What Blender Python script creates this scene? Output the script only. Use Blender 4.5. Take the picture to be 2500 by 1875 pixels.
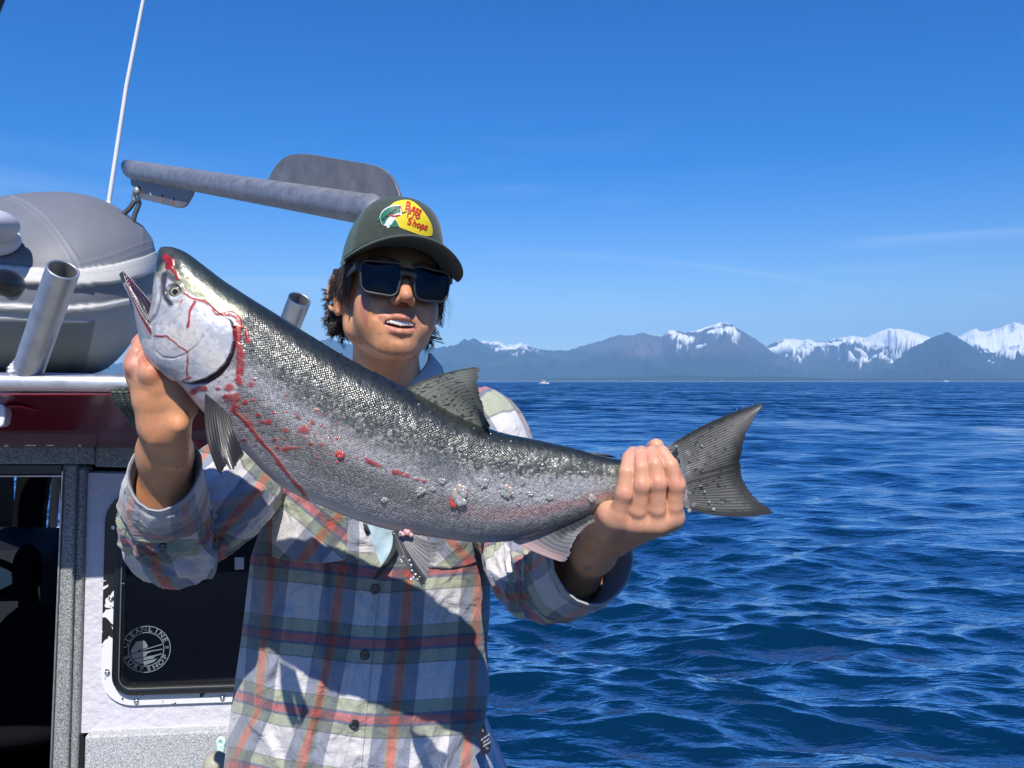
import bpy, math, random
import numpy as np
from math import radians as R
random.seed(4)
rng = np.random.default_rng(7)
for o in list(bpy.data.objects): bpy.data.objects.remove(o)
SC = bpy.context.scene
COL = SC.collection

# ------------------------------------------------------------------ camera, sky, sun, exposure
CAMZ, F, CX, HY = 2.0, 1962.0, 1250.0, 931.0      # metres above the water; focal length and horizon in photo pixels
cam = bpy.data.objects.new('camera', bpy.data.cameras.new('camera')); COL.objects.link(cam)
cam.location = (0, 0, CAMZ); cam.rotation_euler = (R(90), 0, 0)
cam.data.sensor_width = 36; cam.data.lens = 36 * F / 2500
cam.data.shift_y = (HY - 937.5) / 2500
cam.data.clip_start = 0.05; cam.data.clip_end = 90000
SC.camera = cam

SUN_DIR = np.array([0.035, -0.650, 0.775]); SUN_DIR /= np.linalg.norm(SUN_DIR)     # towards the sun
SUN_EL = math.asin(SUN_DIR[2]); SUN_AZ = math.atan2(SUN_DIR[0], SUN_DIR[1])
world = bpy.data.worlds.new("World"); SC.world = world; world.use_nodes = True
wn, wl = world.node_tree.nodes, world.node_tree.links
wn.clear()
w_out = wn.new('ShaderNodeOutputWorld'); w_bg = wn.new('ShaderNodeBackground')
w_sky = wn.new('ShaderNodeTexSky'); w_sky.sky_type = 'NISHITA'; w_sky.sun_disc = False
w_sky.sun_elevation = SUN_EL; w_sky.sun_rotation = SUN_AZ
w_sky.altitude = 0; w_sky.air_density = 1.0; w_sky.dust_density = 0.35; w_sky.ozone_density = 3.0
w_bg.inputs['Strength'].default_value = 0.115
# thin cirrus streaks over the sky
tc = wn.new('ShaderNodeTexCoord'); mp = wn.new('ShaderNodeMapping')
mp.inputs['Rotation'].default_value = (0, R(-9), 0); mp.inputs['Scale'].default_value = (1.6, 1.6, 16)
nz = wn.new('ShaderNodeTexNoise'); nz.inputs['Scale'].default_value = 1.5; nz.inputs['Detail'].default_value = 7
nz.inputs['Roughness'].default_value = 0.5; nz.inputs['Distortion'].default_value = 0.5
cr = wn.new('ShaderNodeValToRGB'); cr.color_ramp.elements[0].position = 0.52; cr.color_ramp.elements[1].position = 0.86
sx = wn.new('ShaderNodeSeparateXYZ'); mr = wn.new('ShaderNodeMapRange')
mr.inputs['From Min'].default_value = 0.30; mr.inputs['From Max'].default_value = 0.12
mr.inputs['To Min'].default_value = 0; mr.inputs['To Max'].default_value = 0.5
mu = wn.new('ShaderNodeMath'); mu.operation = 'MULTIPLY'
mix = wn.new('ShaderNodeMix'); mix.data_type = 'RGBA'
hs = wn.new('ShaderNodeHueSaturation'); hs.inputs['Hue'].default_value = 0.517; hs.inputs['Saturation'].default_value = 1.58; hs.inputs['Value'].default_value = 1.13
wl.new(w_sky.outputs[0], hs.inputs['Color'])
wl.new(tc.outputs['Generated'], mp.inputs[0]); wl.new(mp.outputs[0], nz.inputs['Vector'])
wl.new(nz.outputs['Fac'], cr.inputs[0]); wl.new(tc.outputs['Generated'], sx.inputs[0])
wl.new(sx.outputs['Z'], mr.inputs[0]); wl.new(cr.outputs[0], mu.inputs[0]); wl.new(mr.outputs[0], mu.inputs[1])
# a faint old contrail arcing down towards the mountains
def wm(op, a, b=None):
    n = wn.new('ShaderNodeMath'); n.operation = op
    for i, v in enumerate((a, b)):
        if v is None: continue
        if isinstance(v, (int, float)): n.inputs[i].default_value = v
        else: wl.new(v, n.inputs[i])
    return n.outputs[0]
c_t = wm('DIVIDE', sx.outputs['X'], sx.outputs['Y']); c_e = wm('DIVIDE', sx.outputs['Z'], sx.outputs['Y'])
c_c = wm('SUBTRACT', wm('SUBTRACT', 0.160, wm('MULTIPLY', c_t, 0.02)), wm('MULTIPLY', wm('MULTIPLY', c_t, c_t), 0.21))
def wr(v, a, b):
    n = wn.new('ShaderNodeMapRange'); n.interpolation_type = 'SMOOTHSTEP'; n.inputs['From Min'].default_value = a; n.inputs['From Max'].default_value = b; wl.new(v, n.inputs[0]); return n.outputs[0]
c_m = wm('MULTIPLY', wm('MULTIPLY', wr(wm('ABSOLUTE', wm('SUBTRACT', c_e, c_c)), 0.0075, 0.0), wm('MULTIPLY', wr(c_t, -0.08, 0.10), wr(c_t, 0.50, 0.34))), wm('MULTIPLY', wr(sx.outputs['Y'], 0.0, 0.1), wm('ADD', wm('MULTIPLY', nz.outputs['Fac'], 0.35), -0.03)))
wl.new(wm('MAXIMUM', mu.outputs[0], c_m), mix.inputs['Factor']); wl.new(hs.outputs[0], mix.inputs['A'])
mix.inputs['B'].default_value = (7.0, 8.0, 9.4, 1)
wl.new(mix.outputs['Result'], w_bg.inputs[0]); wl.new(w_bg.outputs[0], w_out.inputs[0])

sun = bpy.data.objects.new('sun', bpy.data.lights.new('sun', 'SUN')); COL.objects.link(sun)
sun.data.energy = 5.0; sun.data.angle = R(0.5); sun.data.color = (1.0, 0.95, 0.88)
import mathutils
from mathutils import Vector, Matrix
sun.rotation_euler = Vector(SUN_DIR).to_track_quat('Z', 'Y').to_euler(); sun.location = (0, -3, 9)
SC.view_settings.view_transform = 'Standard'; SC.view_settings.look = 'None'
SC.view_settings.exposure = 0.32; SC.view_settings.gamma = 1.0; SC.view_settings.use_curve_mapping = False
SC.render.engine = 'CYCLES'
SC.cycles.use_denoising = True
SC.cycles.max_bounces = 8; SC.cycles.transparent_max_bounces = 12; SC.cycles.volume_bounces = 0
SC.cycles.caustics_reflective = False; SC.cycles.caustics_refractive = False
SC.cycles.sample_clamp_indirect = 6

# ------------------------------------------------------------------ helpers
S = 2500 / 2212.0
def P(px, py, d):
    """a point of the place seen at photo pixel (px, py), d metres ahead"""
    return np.array([(px - CX) / F * d, d, CAMZ + (HY - py) / F * d])
def Pa(px, py, d):
    px, py, d = np.broadcast_arrays(np.asarray(px, float), np.asarray(py, float), np.asarray(d, float))
    return np.stack([(px - CX) / F * d, d, CAMZ + (HY - py) / F * d], -1)
def proj(p):
    return CX + p[..., 0] / p[..., 1] * F, HY - (p[..., 2] - CAMZ) / p[..., 1] * F

def hash3(ix, iy, iz, seed):
    h = (ix * 374761393 + iy * 668265263 + iz * 2147483647 + seed * 1274126177).astype(np.int64) & 0xffffffff
    h = ((h ^ (h >> 13)) * 1274126177) & 0xffffffff
    h = ((h ^ (h >> 16)) * 2246822519) & 0xffffffff
    h = h ^ (h >> 15)
    return (h & 0xffffff) / float(0xffffff)
def vnoise(p, seed=0):
    """smooth value noise in [-1,1], p (...,3)"""
    p = np.asarray(p, float); i = np.floor(p).astype(np.int64); f = p - i
    f = f * f * f * (f * (f * 6 - 15) + 10); r = 0
    for a in (0, 1):
        for b in (0, 1):
            for c in (0, 1):
                w = (f[..., 0] if a else 1 - f[..., 0]) * (f[..., 1] if b else 1 - f[..., 1]) * (f[..., 2] if c else 1 - f[..., 2])
                r = r + w * hash3(i[..., 0] + a, i[..., 1] + b, i[..., 2] + c, seed)
    return r * 2 - 1
def fbm(p, octs=4, seed=0, gain=0.5, lac=2.03):
    r = 0; a = 1; s = 0
    p = np.asarray(p, float)
    for k in range(octs):
        r = r + a * vnoise(p + 17.3 * k, seed + k); s += a; a *= gain; p = p * lac
    return r / s
def ridged(p, octs=4, seed=0, gain=0.5, lac=2.03):
    r = 0; a = 1; s = 0
    p = np.asarray(p, float)
    for k in range(octs):
        r = r + a * (1 - np.abs(vnoise(p + 9.1 * k, seed + k)) * 2); s += a; a *= gain; p = p * lac
    return r / s
def sstep(a, b, x):
    t = np.clip((x - a) / (b - a), 0, 1); return t * t * (3 - 2 * t)
def lerp(a, b, t):
    t = np.asarray(t)
    if np.ndim(a) == 1 and np.size(a) == 3 or np.ndim(a) > t.ndim: t = t[..., None]
    return np.asarray(a) * (1 - t) + np.asarray(b) * t
def paint(c, col, m):
    """mix colour col into c (N,3) with mask m (N)"""
    c[...] = c * (1 - m[..., None]) + np.asarray(col) * m[..., None]
def spl(x, xs, ys):
    """smooth interpolation through points (monotone cubic)"""
    xs = np.asarray(xs, float); ys = np.asarray(ys, float); x = np.asarray(x, float)
    h = np.diff(xs); dl = np.diff(ys) / h; m = np.zeros(len(xs))
    m[0], m[-1] = dl[0], dl[-1]
    for i in range(1, len(xs) - 1):
        m[i] = 0 if dl[i - 1] * dl[i] <= 0 else 2 * dl[i - 1] * dl[i] / (dl[i - 1] + dl[i])
    xc = np.clip(x, xs[0], xs[-1]); k = np.clip(np.searchsorted(xs, xc, 'right') - 1, 0, len(xs) - 2)
    t = (xc - xs[k]) / h[k]; hh = h[k]
    return ((1 + 2 * t) * (1 - t) ** 2) * ys[k] + t * (1 - t) ** 2 * hh * m[k] + t * t * (3 - 2 * t) * ys[k + 1] + t * t * (t - 1) * hh * m[k + 1]
def catmull(pts, n):
    """smooth curve through points (k,dim), n samples"""
    p = np.asarray(pts, float); p = np.vstack([2 * p[0] - p[1], p, 2 * p[-1] - p[-2]])
    t = np.linspace(0, len(p) - 3 - 1e-9, n); i = t.astype(int); f = (t - i)[:, None]
    a, b, c, d = p[i], p[i + 1], p[i + 2], p[i + 3]
    return 0.5 * (2 * b + (c - a) * f + (2 * a - 5 * b + 4 * c - d) * f ** 2 + (3 * b - a - 3 * c + d) * f ** 3)
def polydist(px, py, pts):
    """distance to a polyline (pixels) and parameter"""
    pts = np.asarray(pts, float); best = np.full(np.shape(px), 1e9); tt = np.zeros(np.shape(px))
    for k in range(len(pts) - 1):
        a, b = pts[k], pts[k + 1]; ab = b - a; L2 = max(ab @ ab, 1e-9)
        t = np.clip(((px - a[0]) * ab[0] + (py - a[1]) * ab[1]) / L2, 0, 1)
        d = np.hypot(px - a[0] - t * ab[0], py - a[1] - t * ab[1]); m = d < best
        best = np.where(m, d, best); tt = np.where(m, (k + t) / (len(pts) - 1), tt)
    return best, tt
def inpoly(px, py, pts):
    pts = np.asarray(pts, float); r = np.zeros(np.shape(px), bool); j = len(pts) - 1
    for i in range(len(pts)):
        xi, yi, xj, yj = *pts[i], *pts[j]
        c = ((yi > py) != (yj > py)) & (px < (xj - xi) * (py - yi) / (yj - yi + 1e-12) + xi)
        r ^= c; j = i
    return r
def sdpoly(px, py, pts):
    """signed distance to a closed polygon, negative inside"""
    d, _ = polydist(px, py, list(pts) + [pts[0]]); return np.where(inpoly(px, py, pts), -d, d)

def tag(o, label=None, cat=None, group=None, kind=None):
    if label: o['label'] = label
    if cat: o['category'] = cat
    if group: o['group'] = group
    if kind: o['kind'] = kind
    return o
def empty(name, loc=(0, 0, 0), parent=None):
    o = bpy.data.objects.new(name, None); COL.objects.link(o); o.location = loc; o.empty_display_size = 0.05
    if parent: o.parent = parent
    return o
def link(name, me, parent=None, mat=None, smooth=True):
    o = bpy.data.objects.new(name, me); COL.objects.link(o)
    if mat is not None: me.materials.clear(); me.materials.append(mat)
    me.polygons.foreach_set('use_smooth', [bool(smooth)] * len(me.polygons))
    if parent is not None:
        o.parent = parent; o.matrix_parent_inverse = Matrix.Translation(-Vector(root_loc(parent)))
    return o
def root_loc(p):
    l = Vector((0, 0, 0))
    while p is not None: l += p.location + (p.matrix_parent_inverse.translation if p.parent else Vector()); p = p.parent
    return l
def mk(name, V, Q, mat, parent=None, col=None, uv=None, smooth=True):
    """mesh object from vertices (N,3) and faces (an (M,k) array or a list of them)"""
    V = np.asarray(V, np.float32).reshape(-1, 3)
    if isinstance(Q, np.ndarray): Q = [Q]
    Q = [np.asarray(q, np.int32) for q in Q if len(q)]
    me = bpy.data.meshes.new(name)
    me.vertices.add(len(V)); me.vertices.foreach_set('co', V.ravel())
    nl = sum(q.size for q in Q); npoly = sum(len(q) for q in Q)
    me.loops.add(nl); me.polygons.add(npoly)
    li = np.concatenate([q.ravel() for q in Q]); me.loops.foreach_set('vertex_index', li)
    tot = np.concatenate([np.full(len(q), q.shape[1], np.int32) for q in Q])
    st = np.concatenate([[0], np.cumsum(tot)[:-1]]).astype(np.int32)
    me.polygons.foreach_set('loop_start', st)
    me.update(calc_edges=True); me.validate()
    if col is not None:
        c = np.ones((len(V), 4), np.float32); c[:, :np.asarray(col).shape[-1]] = np.asarray(col).reshape(len(V), -1)
        a = me.color_attributes.new('Col', 'FLOAT_COLOR', 'POINT'); a.data.foreach_set('color', c.ravel())
    if uv is not None:
        l = me.uv_layers.new(name='UVMap'); u = np.asarray(uv, np.float32).reshape(-1, 2)[li]
        if len(l.data) == len(u): l.data.foreach_set('uv', u.ravel())
    return link(name, me, parent, mat, smooth)
def gridq(n, m, cu=False, cv=False, off=0, flip=False):
    i = np.arange(n if cu else n - 1); j = np.arange(m if cv else m - 1)
    I, J = np.meshgrid(i, j, indexing='ij'); I2, J2 = (I + 1) % n, (J + 1) % m
    q = np.stack([I * m + J, I2 * m + J, I2 * m + J2, I * m + J2], -1).reshape(-1, 4) + off
    return q[:, ::-1] if flip else q
def grid(name, G, mat, parent=None, cu=False, cv=False, flip=False, **k):
    n, m = G.shape[:2]; return mk(name, G.reshape(-1, 3), gridq(n, m, cu, cv, 0, flip), mat, parent, **k)
class MB:
    """collects shapes into one mesh"""
    def __init__(s): s.v = []; s.q = []; s.n = 0
    def add(s, V, Q):
        V = np.asarray(V, float).reshape(-1, 3)
        for q in (Q if isinstance(Q, list) else [Q]): s.q.append(np.asarray(q) + s.n)
        s.v.append(V); s.n += len(V)
    def box(s, c, d, rot=None):
        c = np.asarray(c, float); d = np.asarray(d, float) / 2
        v = np.array([[x, y, z] for x in (-1, 1) for y in (-1, 1) for z in (-1, 1)]) * d
        if rot is not None: v = v @ np.asarray(rot).T
        s.add(v + c, np.array([[0, 1, 3, 2], [4, 6, 7, 5], [0, 4, 5, 1], [2, 3, 7, 6], [0, 2, 6, 4], [1, 5, 7, 3]]))
    def tube(s, pts, r, n=16, cap=True, closed=False):
        pts = np.asarray(pts, float); m = len(pts); r = np.broadcast_to(np.asarray(r, float), (m,))
        T = np.gradient(pts, axis=0)
        if closed: T = np.roll(pts, -1, 0) - np.roll(pts, 1, 0)
        T /= np.linalg.norm(T, axis=1)[:, None] + 1e-12
        u = np.cross(T[0], [0.13, 0.21, 0.97]); u /= np.linalg.norm(u); G = np.zeros((m, n, 3)); a = np.arange(n) / n * 2 * np.pi
        for i in range(m):
            u = u - T[i] * (u @ T[i]); u /= np.linalg.norm(u); w = np.cross(T[i], u)
            G[i] = pts[i] + r[i] * (np.cos(a)[:, None] * u + np.sin(a)[:, None] * w)
        s.add(G, gridq(m, n, closed, True))
        if cap and not closed:
            for k, fl in ((0, 0), (m - 1, 1)):
                s.add(np.vstack([G[k]]), np.array([list(range(n))[::(-1 if not fl else 1)]])[:, ::-1])
    def prism(s, front, back):
        """two matching closed outlines joined; faces as n-gons"""
        f = np.asarray(front, float); b = np.asarray(back, float); n = len(f); i = np.arange(n); j = (i + 1) % n
        s.add(np.vstack([f, b]), [np.array([list(range(n))]), np.array([list(range(2 * n - 1, n - 1, -1))]), np.stack([j, i, i + n, j + n], -1)])
    def ring(s, o1, i1, o2, i2):
        """flat ring: outer/inner outlines front (1) and back (2)"""
        o1, i1, o2, i2 = [np.asarray(x, float) for x in (o1, i1, o2, i2)]; n = len(o1); G = np.stack([o1, i1, i2, o2], 1)
        s.add(G, gridq(n, 4, True, True))
    def ball(s, c, r, n=12, R_=None):
        c = np.asarray(c, float); r = np.broadcast_to(np.asarray(r, float), (3,))
        th = np.linspace(0, np.pi, n)[:, None]; ph = (np.arange(2 * n) / (2 * n) * 2 * np.pi)[None]
        g = np.stack([np.sin(th) * np.cos(ph), np.sin(th) * np.sin(ph), np.cos(th) + 0 * ph], -1) * r
        if R_ is not None: g = g @ np.asarray(R_).T
        s.add(g + c, gridq(n, 2 * n, False, True))
    def build(s, name, mat, parent=None, **k):
        V = np.vstack(s.v); by = {}
        for q in s.q: by.setdefault(q.shape[1], []).append(q)
        return mk(name, V, [np.vstack(x) for x in by.values()], mat, parent, **k)
def bevel(o, w=0.003, seg=2):
    m = o.modifiers.new('bevel', 'BEVEL'); m.width = w; m.segments = seg; m.limit_method = 'ANGLE'; m.angle_limit = R(40); m.use_clamp_overlap = True
    o.data.polygons.foreach_set('use_smooth', [True] * len(o.data.polygons))
    w2 = o.modifiers.new('wn', 'WEIGHTED_NORMAL'); w2.keep_sharp = True
    return o

# ---- surface from a distance field (for the body)
class Field:
    def __init__(s, lo, hi, h):
        s.lo = np.asarray(lo, float); s.h = h; s.n = np.ceil((np.asarray(hi) - s.lo) / h).astype(int) + 1
        s.D = np.full(s.n, 0.05, np.float32)
    def region(s, lo, hi):
        a = np.clip(np.floor((lo - s.lo) / s.h).astype(int), 0, s.n); b = np.clip(np.ceil((hi - s.lo) / s.h).astype(int) + 1, 0, s.n)
        ax = [s.lo[i] + s.h * np.arange(a[i], b[i]) for i in range(3)]
        return tuple(slice(a[i], b[i]) for i in range(3)), ax[0][:, None, None], ax[1][None, :, None], ax[2][None, None, :]
    def op(s, sl, d, k, mode):
        D = s.D[sl]
        if mode == 'sub':
            d = -d; h = np.maximum(k - np.abs(D - d), 0) / max(k, 1e-9); s.D[sl] = np.maximum(D, d) + h * h * k * 0.25
        else:
            h = np.maximum(k - np.abs(D - d), 0) / max(k, 1e-9); s.D[sl] = np.minimum(D, d) - h * h * k * 0.25
    def cap(s, a, b, r1, r2=None, k=0.006, mode='add', sq=None):
        a = np.asarray(a, float); b = np.asarray(b, float); r2 = r1 if r2 is None else r2; m = max(r1, r2) + k + 0.012
        sl, X, Y, Z = s.region(np.minimum(a, b) - m, np.maximum(a, b) + m)
        ab = b - a; L = ab @ ab + 1e-12
        t = np.clip(((X - a[0]) * ab[0] + (Y - a[1]) * ab[1] + (Z - a[2]) * ab[2]) / L, 0, 1)
        d = np.sqrt((X - a[0] - t * ab[0]) ** 2 + (Y - a[1] - t * ab[1]) ** 2 + (Z - a[2] - t * ab[2]) ** 2) - (r1 + (r2 - r1) * t)
        s.op(sl, d, k, mode)
    def chain(s, pts, rs, k=0.006, mode='add'):
        for i in range(len(pts) - 1): s.cap(pts[i], pts[i + 1], rs[i], rs[i + 1], k, mode)
    def ell(s, c, r, k=0.01, mode='add', M=None):
        c = np.asarray(c, float); r = np.broadcast_to(np.asarray(r, float), (3,)); m = r.max() + k + 0.012
        sl, X, Y, Z = s.region(c - m, c + m); X, Y, Z = X - c[0], Y - c[1], Z - c[2]
        if M is not None:
            M = np.asarray(M); X, Y, Z = (M[0, 0] * X + M[1, 0] * Y + M[2, 0] * Z, M[0, 1] * X + M[1, 1] * Y + M[2, 1] * Z, M[0, 2] * X + M[1, 2] * Y + M[2, 2] * Z)
        k0 = np.sqrt((X / r[0]) ** 2 + (Y / r[1]) ** 2 + (Z / r[2]) ** 2); k1 = np.sqrt((X / r[0] ** 2) ** 2 + (Y / r[1] ** 2) ** 2 + (Z / r[2] ** 2) ** 2)
        s.op(sl, k0 * (k0 - 1) / (k1 + 1e-9), k, mode)
    def mesh(s):
        D = s.D; sg = D < 0; n = D.shape
        c = [sg[i:n[0] - 1 + i, j:n[1] - 1 + j, k:n[2] - 1 + k] for i in (0, 1) for j in (0, 1) for k in (0, 1)]
        sm = np.sum(c, 0, dtype=np.int8); act = (sm > 0) & (sm < 8)
        idx = np.full(act.shape, -1, np.int64); A = np.argwhere(act); idx[act] = np.arange(len(A))
        acc = np.zeros((len(A), 3)); cnt = np.zeros(len(A)); off = [(i, j, k) for i in (0, 1) for j in (0, 1) for k in (0, 1)]
        val = {o: D[A[:, 0] + o[0], A[:, 1] + o[1], A[:, 2] + o[2]].astype(float) for o in off}
        for o in off:
            for ax in range(3):
                if o[ax] == 0:
                    p = list(o); p[ax] = 1; p = tuple(p); a, b = val[o], val[p]; m = (a < 0) != (b < 0)
                    t = a / np.where(m, a - b, 1); e = np.zeros((len(A), 3)); e[:] = o; e[:, ax] = t
                    acc[m] += e[m]; cnt[m] += 1
        V = s.lo + (A + acc / np.maximum(cnt, 1)[:, None]) * s.h; Q = []
        for ax in range(3):
            u, v = (ax + 1) % 3, (ax + 2) % 3
            s0 = [slice(1, n[i] - 1) for i in range(3)]; s0[ax] = slice(0, n[ax] - 1); s1 = list(s0); s1[ax] = slice(1, n[ax])
            a, b = sg[tuple(s0)], sg[tuple(s1)]; E = np.argwhere(a != b); 
            if not len(E): continue
            inside = a[a != b]; base = E.copy(); base[:, u] += 1; base[:, v] += 1
            def g(du, dv):
                q = base.copy(); q[:, u] -= du; q[:, v] -= dv; return idx[q[:, 0], q[:, 1], q[:, 2]]
            q = np.stack([g(1, 1), g(0, 1), g(0, 0), g(1, 0)], -1)
            q[~inside] = q[~inside][:, ::-1]; Q.append(q)
        Q = np.vstack(Q); Q = Q[(Q >= 0).all(1)]
        return V, Q
def relax(V, Q, it=2, w=0.5):
    V = V.copy(); n = len(V)
    for _ in range(it):
        acc = np.zeros_like(V); c = np.zeros(n)
        for a, b in ((0, 1), (1, 2), (2, 3), (3, 0)):
            for i, j in ((a, b), (b, a)):
                for x in range(3): acc[:, x] += np.bincount(Q[:, i], V[Q[:, j], x], n)
                c += np.bincount(Q[:, i], minlength=n)
        V = V * (1 - w) + w * acc / np.maximum(c, 1)[:, None]
    return V

# ------------------------------------------------------------------ materials
def mat(name, col=(0.5, 0.5, 0.5), rough=0.5, metal=0.0, attr=False, bump=None, spec=0.5, coat=0.0, coat_rough=0.05, sss=0.0, sheen=0.0, var=None, **kw):
    """Principled material; bump=[(scale, strength, distance)], var=(scale, amount) colour variation"""
    m = bpy.data.materials.new(name); m.use_nodes = True; nt = m.node_tree; N, L = nt.nodes, nt.links
    b = N['Principled BSDF']; b.inputs['Base Color'].default_value = (*col, 1)
    b.inputs['Roughness'].default_value = rough; b.inputs['Metallic'].default_value = metal
    b.inputs['Specular IOR Level'].default_value = spec; b.inputs['Coat Weight'].default_value = coat; b.inputs['Coat Roughness'].default_value = coat_rough
    if sheen: b.inputs['Sheen Weight'].default_value = sheen; b.inputs['Sheen Roughness'].default_value = 0.5
    if sss:
        b.inputs['Subsurface Weight'].default_value = 1.0; b.inputs['Subsurface Scale'].default_value = sss
        b.inputs['Subsurface Radius'].default_value = (1.0, 0.35, 0.18)
    for k, v in kw.items(): b.inputs[k.replace('_', ' ')].default_value = v
    src = None
    if attr:
        a = N.new('ShaderNodeAttribute'); a.attribute_name = 'Col'; src = a.outputs['Color']
    tcn = N.new('ShaderNodeTexCoord')
    if var:
        n1 = N.new('ShaderNodeTexNoise'); n1.inputs['Scale'].default_value = var[0]; n1.inputs['Detail'].default_value = 6; n1.inputs['Roughness'].default_value = 0.65
        L.new(tcn.outputs['Object'], n1.inputs['Vector'])
        mr_ = N.new('ShaderNodeMapRange'); mr_.inputs['From Min'].default_value = 0.3; mr_.inputs['From Max'].default_value = 0.7
        mr_.inputs['To Min'].default_value = 1 - var[1]; mr_.inputs['To Max'].default_value = 1 + var[1]; L.new(n1.outputs['Fac'], mr_.inputs[0])
        vm = N.new('ShaderNodeVectorMath'); vm.operation = 'SCALE'
        if src: L.new(src, vm.inputs[0])
        else: vm.inputs[0].default_value = col
        L.new(mr_.outputs[0], vm.inputs['Scale']); src = vm.outputs[0]
        if len(var) > 2:
            mr2 = N.new('ShaderNodeMapRange'); mr2.inputs['To Min'].default_value = rough - var[2]; mr2.inputs['To Max'].default_value = rough + var[2]
            L.new(n1.outputs['Fac'], mr2.inputs[0]); L.new(mr2.outputs[0], b.inputs['Roughness'])
    if src: L.new(src, b.inputs['Base Color'])
    prev = None
    for sc_, st, dist in (bump or []):
        n = N.new('ShaderNodeTexNoise'); n.inputs['Scale'].default_value = sc_; n.inputs['Detail'].default_value = 4
        L.new(tcn.outputs['Object'], n.inputs['Vector'])
        bp = N.new('ShaderNodeBump'); bp.inputs['Strength'].default_value = st; bp.inputs['Distance'].default_value = dist
        L.new(n.outputs['Fac'], bp.inputs['Height'])
        if prev: L.new(prev, bp.inputs['Normal'])
        prev = bp.outputs[0]
    if prev: L.new(prev, b.inputs['Normal'])
    return m
# ================================================================== water, mountains, haze
def build_water():
    m = bpy.data.materials.new('sea_water'); m.use_nodes = True; N, L = m.node_tree.nodes, m.node_tree.links
    b = N['Principled BSDF']; b.inputs['Base Color'].default_value = (0.001, 0.020, 0.058, 1); b.inputs['Roughness'].default_value = 0.09
    b.inputs['IOR'].default_value = 1.34; b.inputs['Specular IOR Level'].default_value = 0.5
    g = N.new('ShaderNodeNewGeometry'); prev = None
    for sc_, stx, st, dist, dt in ((2.4, 0.3, 1.0, 0.11, 5), (8, 0.35, 1.0, 0.030, 4), (26, 0.5, 0.8, 0.006, 3)):
        mp_ = N.new('ShaderNodeMapping'); mp_.inputs['Scale'].default_value = (sc_ * stx, sc_, sc_); mp_.inputs['Rotation'].default_value = (0, 0, R(11 + sc_))
        n = N.new('ShaderNodeTexNoise'); n.inputs['Scale'].default_value = 1; n.inputs['Detail'].default_value = dt; n.inputs['Roughness'].default_value = 0.5; n.inputs['Distortion'].default_value = 0.35
        L.new(g.outputs['Position'], mp_.inputs[0]); L.new(mp_.outputs[0], n.inputs['Vector'])
        bp = N.new('ShaderNodeBump'); bp.inputs['Distance'].default_value = dist; bp.inputs['Strength'].default_value = st
        L.new(n.outputs['Fac'], bp.inputs['Height'])
        if prev: L.new(prev, bp.inputs['Normal'])
        prev = bp.outputs[0]
    # far off the waves are smaller than a pixel row: their slopes are given to the normal itself
    vl = N.new('ShaderNodeVectorMath'); vl.operation = 'LENGTH'; L.new(g.outputs['Position'], vl.inputs[0])
    mr_ = N.new('ShaderNodeMapRange'); mr_.inputs['From Min'].default_value = 8; mr_.inputs['From Max'].default_value = 60; mr_.inputs['To Min'].default_value = 0.0; mr_.inputs['To Max'].default_value = 1.0
    L.new(vl.outputs['Value'], mr_.inputs[0])
    for sc_, stx, amt, dt in ((1.6, 0.6, 0.6, 3), (0.45, 0.75, 0.85, 5), (0.12, 0.8, 0.45, 5)):
        mp_ = N.new('ShaderNodeMapping'); mp_.inputs['Scale'].default_value = (sc_ * stx, sc_, sc_); mp_.inputs['Rotation'].default_value = (0, 0, R(9))
        n = N.new('ShaderNodeTexNoise'); n.inputs['Scale'].default_value = 1; n.inputs['Detail'].default_value = dt; n.inputs['Roughness'].default_value = 0.62
        L.new(g.outputs['Position'], mp_.inputs[0]); L.new(mp_.outputs[0], n.inputs['Vector'])
        a = N.new('ShaderNodeVectorMath'); a.operation = 'SUBTRACT'; L.new(n.outputs['Color'], a.inputs[0]); a.inputs[1].default_value = (0.5, 0.59, 0.5)
        c = N.new('ShaderNodeVectorMath'); c.operation = 'MULTIPLY'; L.new(a.outputs[0], c.inputs[0]); c.inputs[1].default_value = (amt * 1.2, amt * 2.6, 0)
        e = N.new('ShaderNodeVectorMath'); e.operation = 'SCALE'; L.new(c.outputs[0], e.inputs[0]); L.new(mr_.outputs[0], e.inputs['Scale'])
        f = N.new('ShaderNodeVectorMath'); f.operation = 'ADD'; L.new(prev, f.inputs[0]); L.new(e.outputs[0], f.inputs[1]); prev = f.outputs[0]
    nn = N.new('ShaderNodeVectorMath'); nn.operation = 'NORMALIZE'; L.new(prev, nn.inputs[0]); prev = nn.outputs[0]
    L.new(prev, b.inputs['Normal']); b.inputs['Roughness'].default_value = 0.6; b.inputs['Specular IOR Level'].default_value = 0.0
    # surface reflection grows steeply towards grazing view
    lw = N.new('ShaderNodeLayerWeight'); L.new(prev, lw.inputs['Normal']); fr = N.new('ShaderNodeMapRange'); fr.interpolation_type = 'SMOOTHSTEP'
    fr.inputs['From Min'].default_value = 0.28; fr.inputs['From Max'].default_value = 0.76; fr.inputs['To Min'].default_value = 0.0; fr.inputs['To Max'].default_value = 0.92
    L.new(lw.outputs['Facing'], fr.inputs[0]); gl = N.new('ShaderNodeBsdfGlossy'); gl.inputs['Roughness'].default_value = 0.13; gl.inputs['Color'].default_value = (1, 1, 1, 1); L.new(prev, gl.inputs['Normal'])
    ms = N.new('ShaderNodeMixShader'); L.new(fr.outputs[0], ms.inputs[0]); L.new(b.outputs[0], ms.inputs[1]); L.new(gl.outputs[0], ms.inputs[2]); L.new(ms.outputs[0], N['Material Output'].inputs['Surface'])
    # rows even in the view down to 60 m, then out to the horizon
    ys = np.linspace(2 * F / 3.2, 2 * F / 90, 470); r1 = 2 * F / ys
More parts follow.
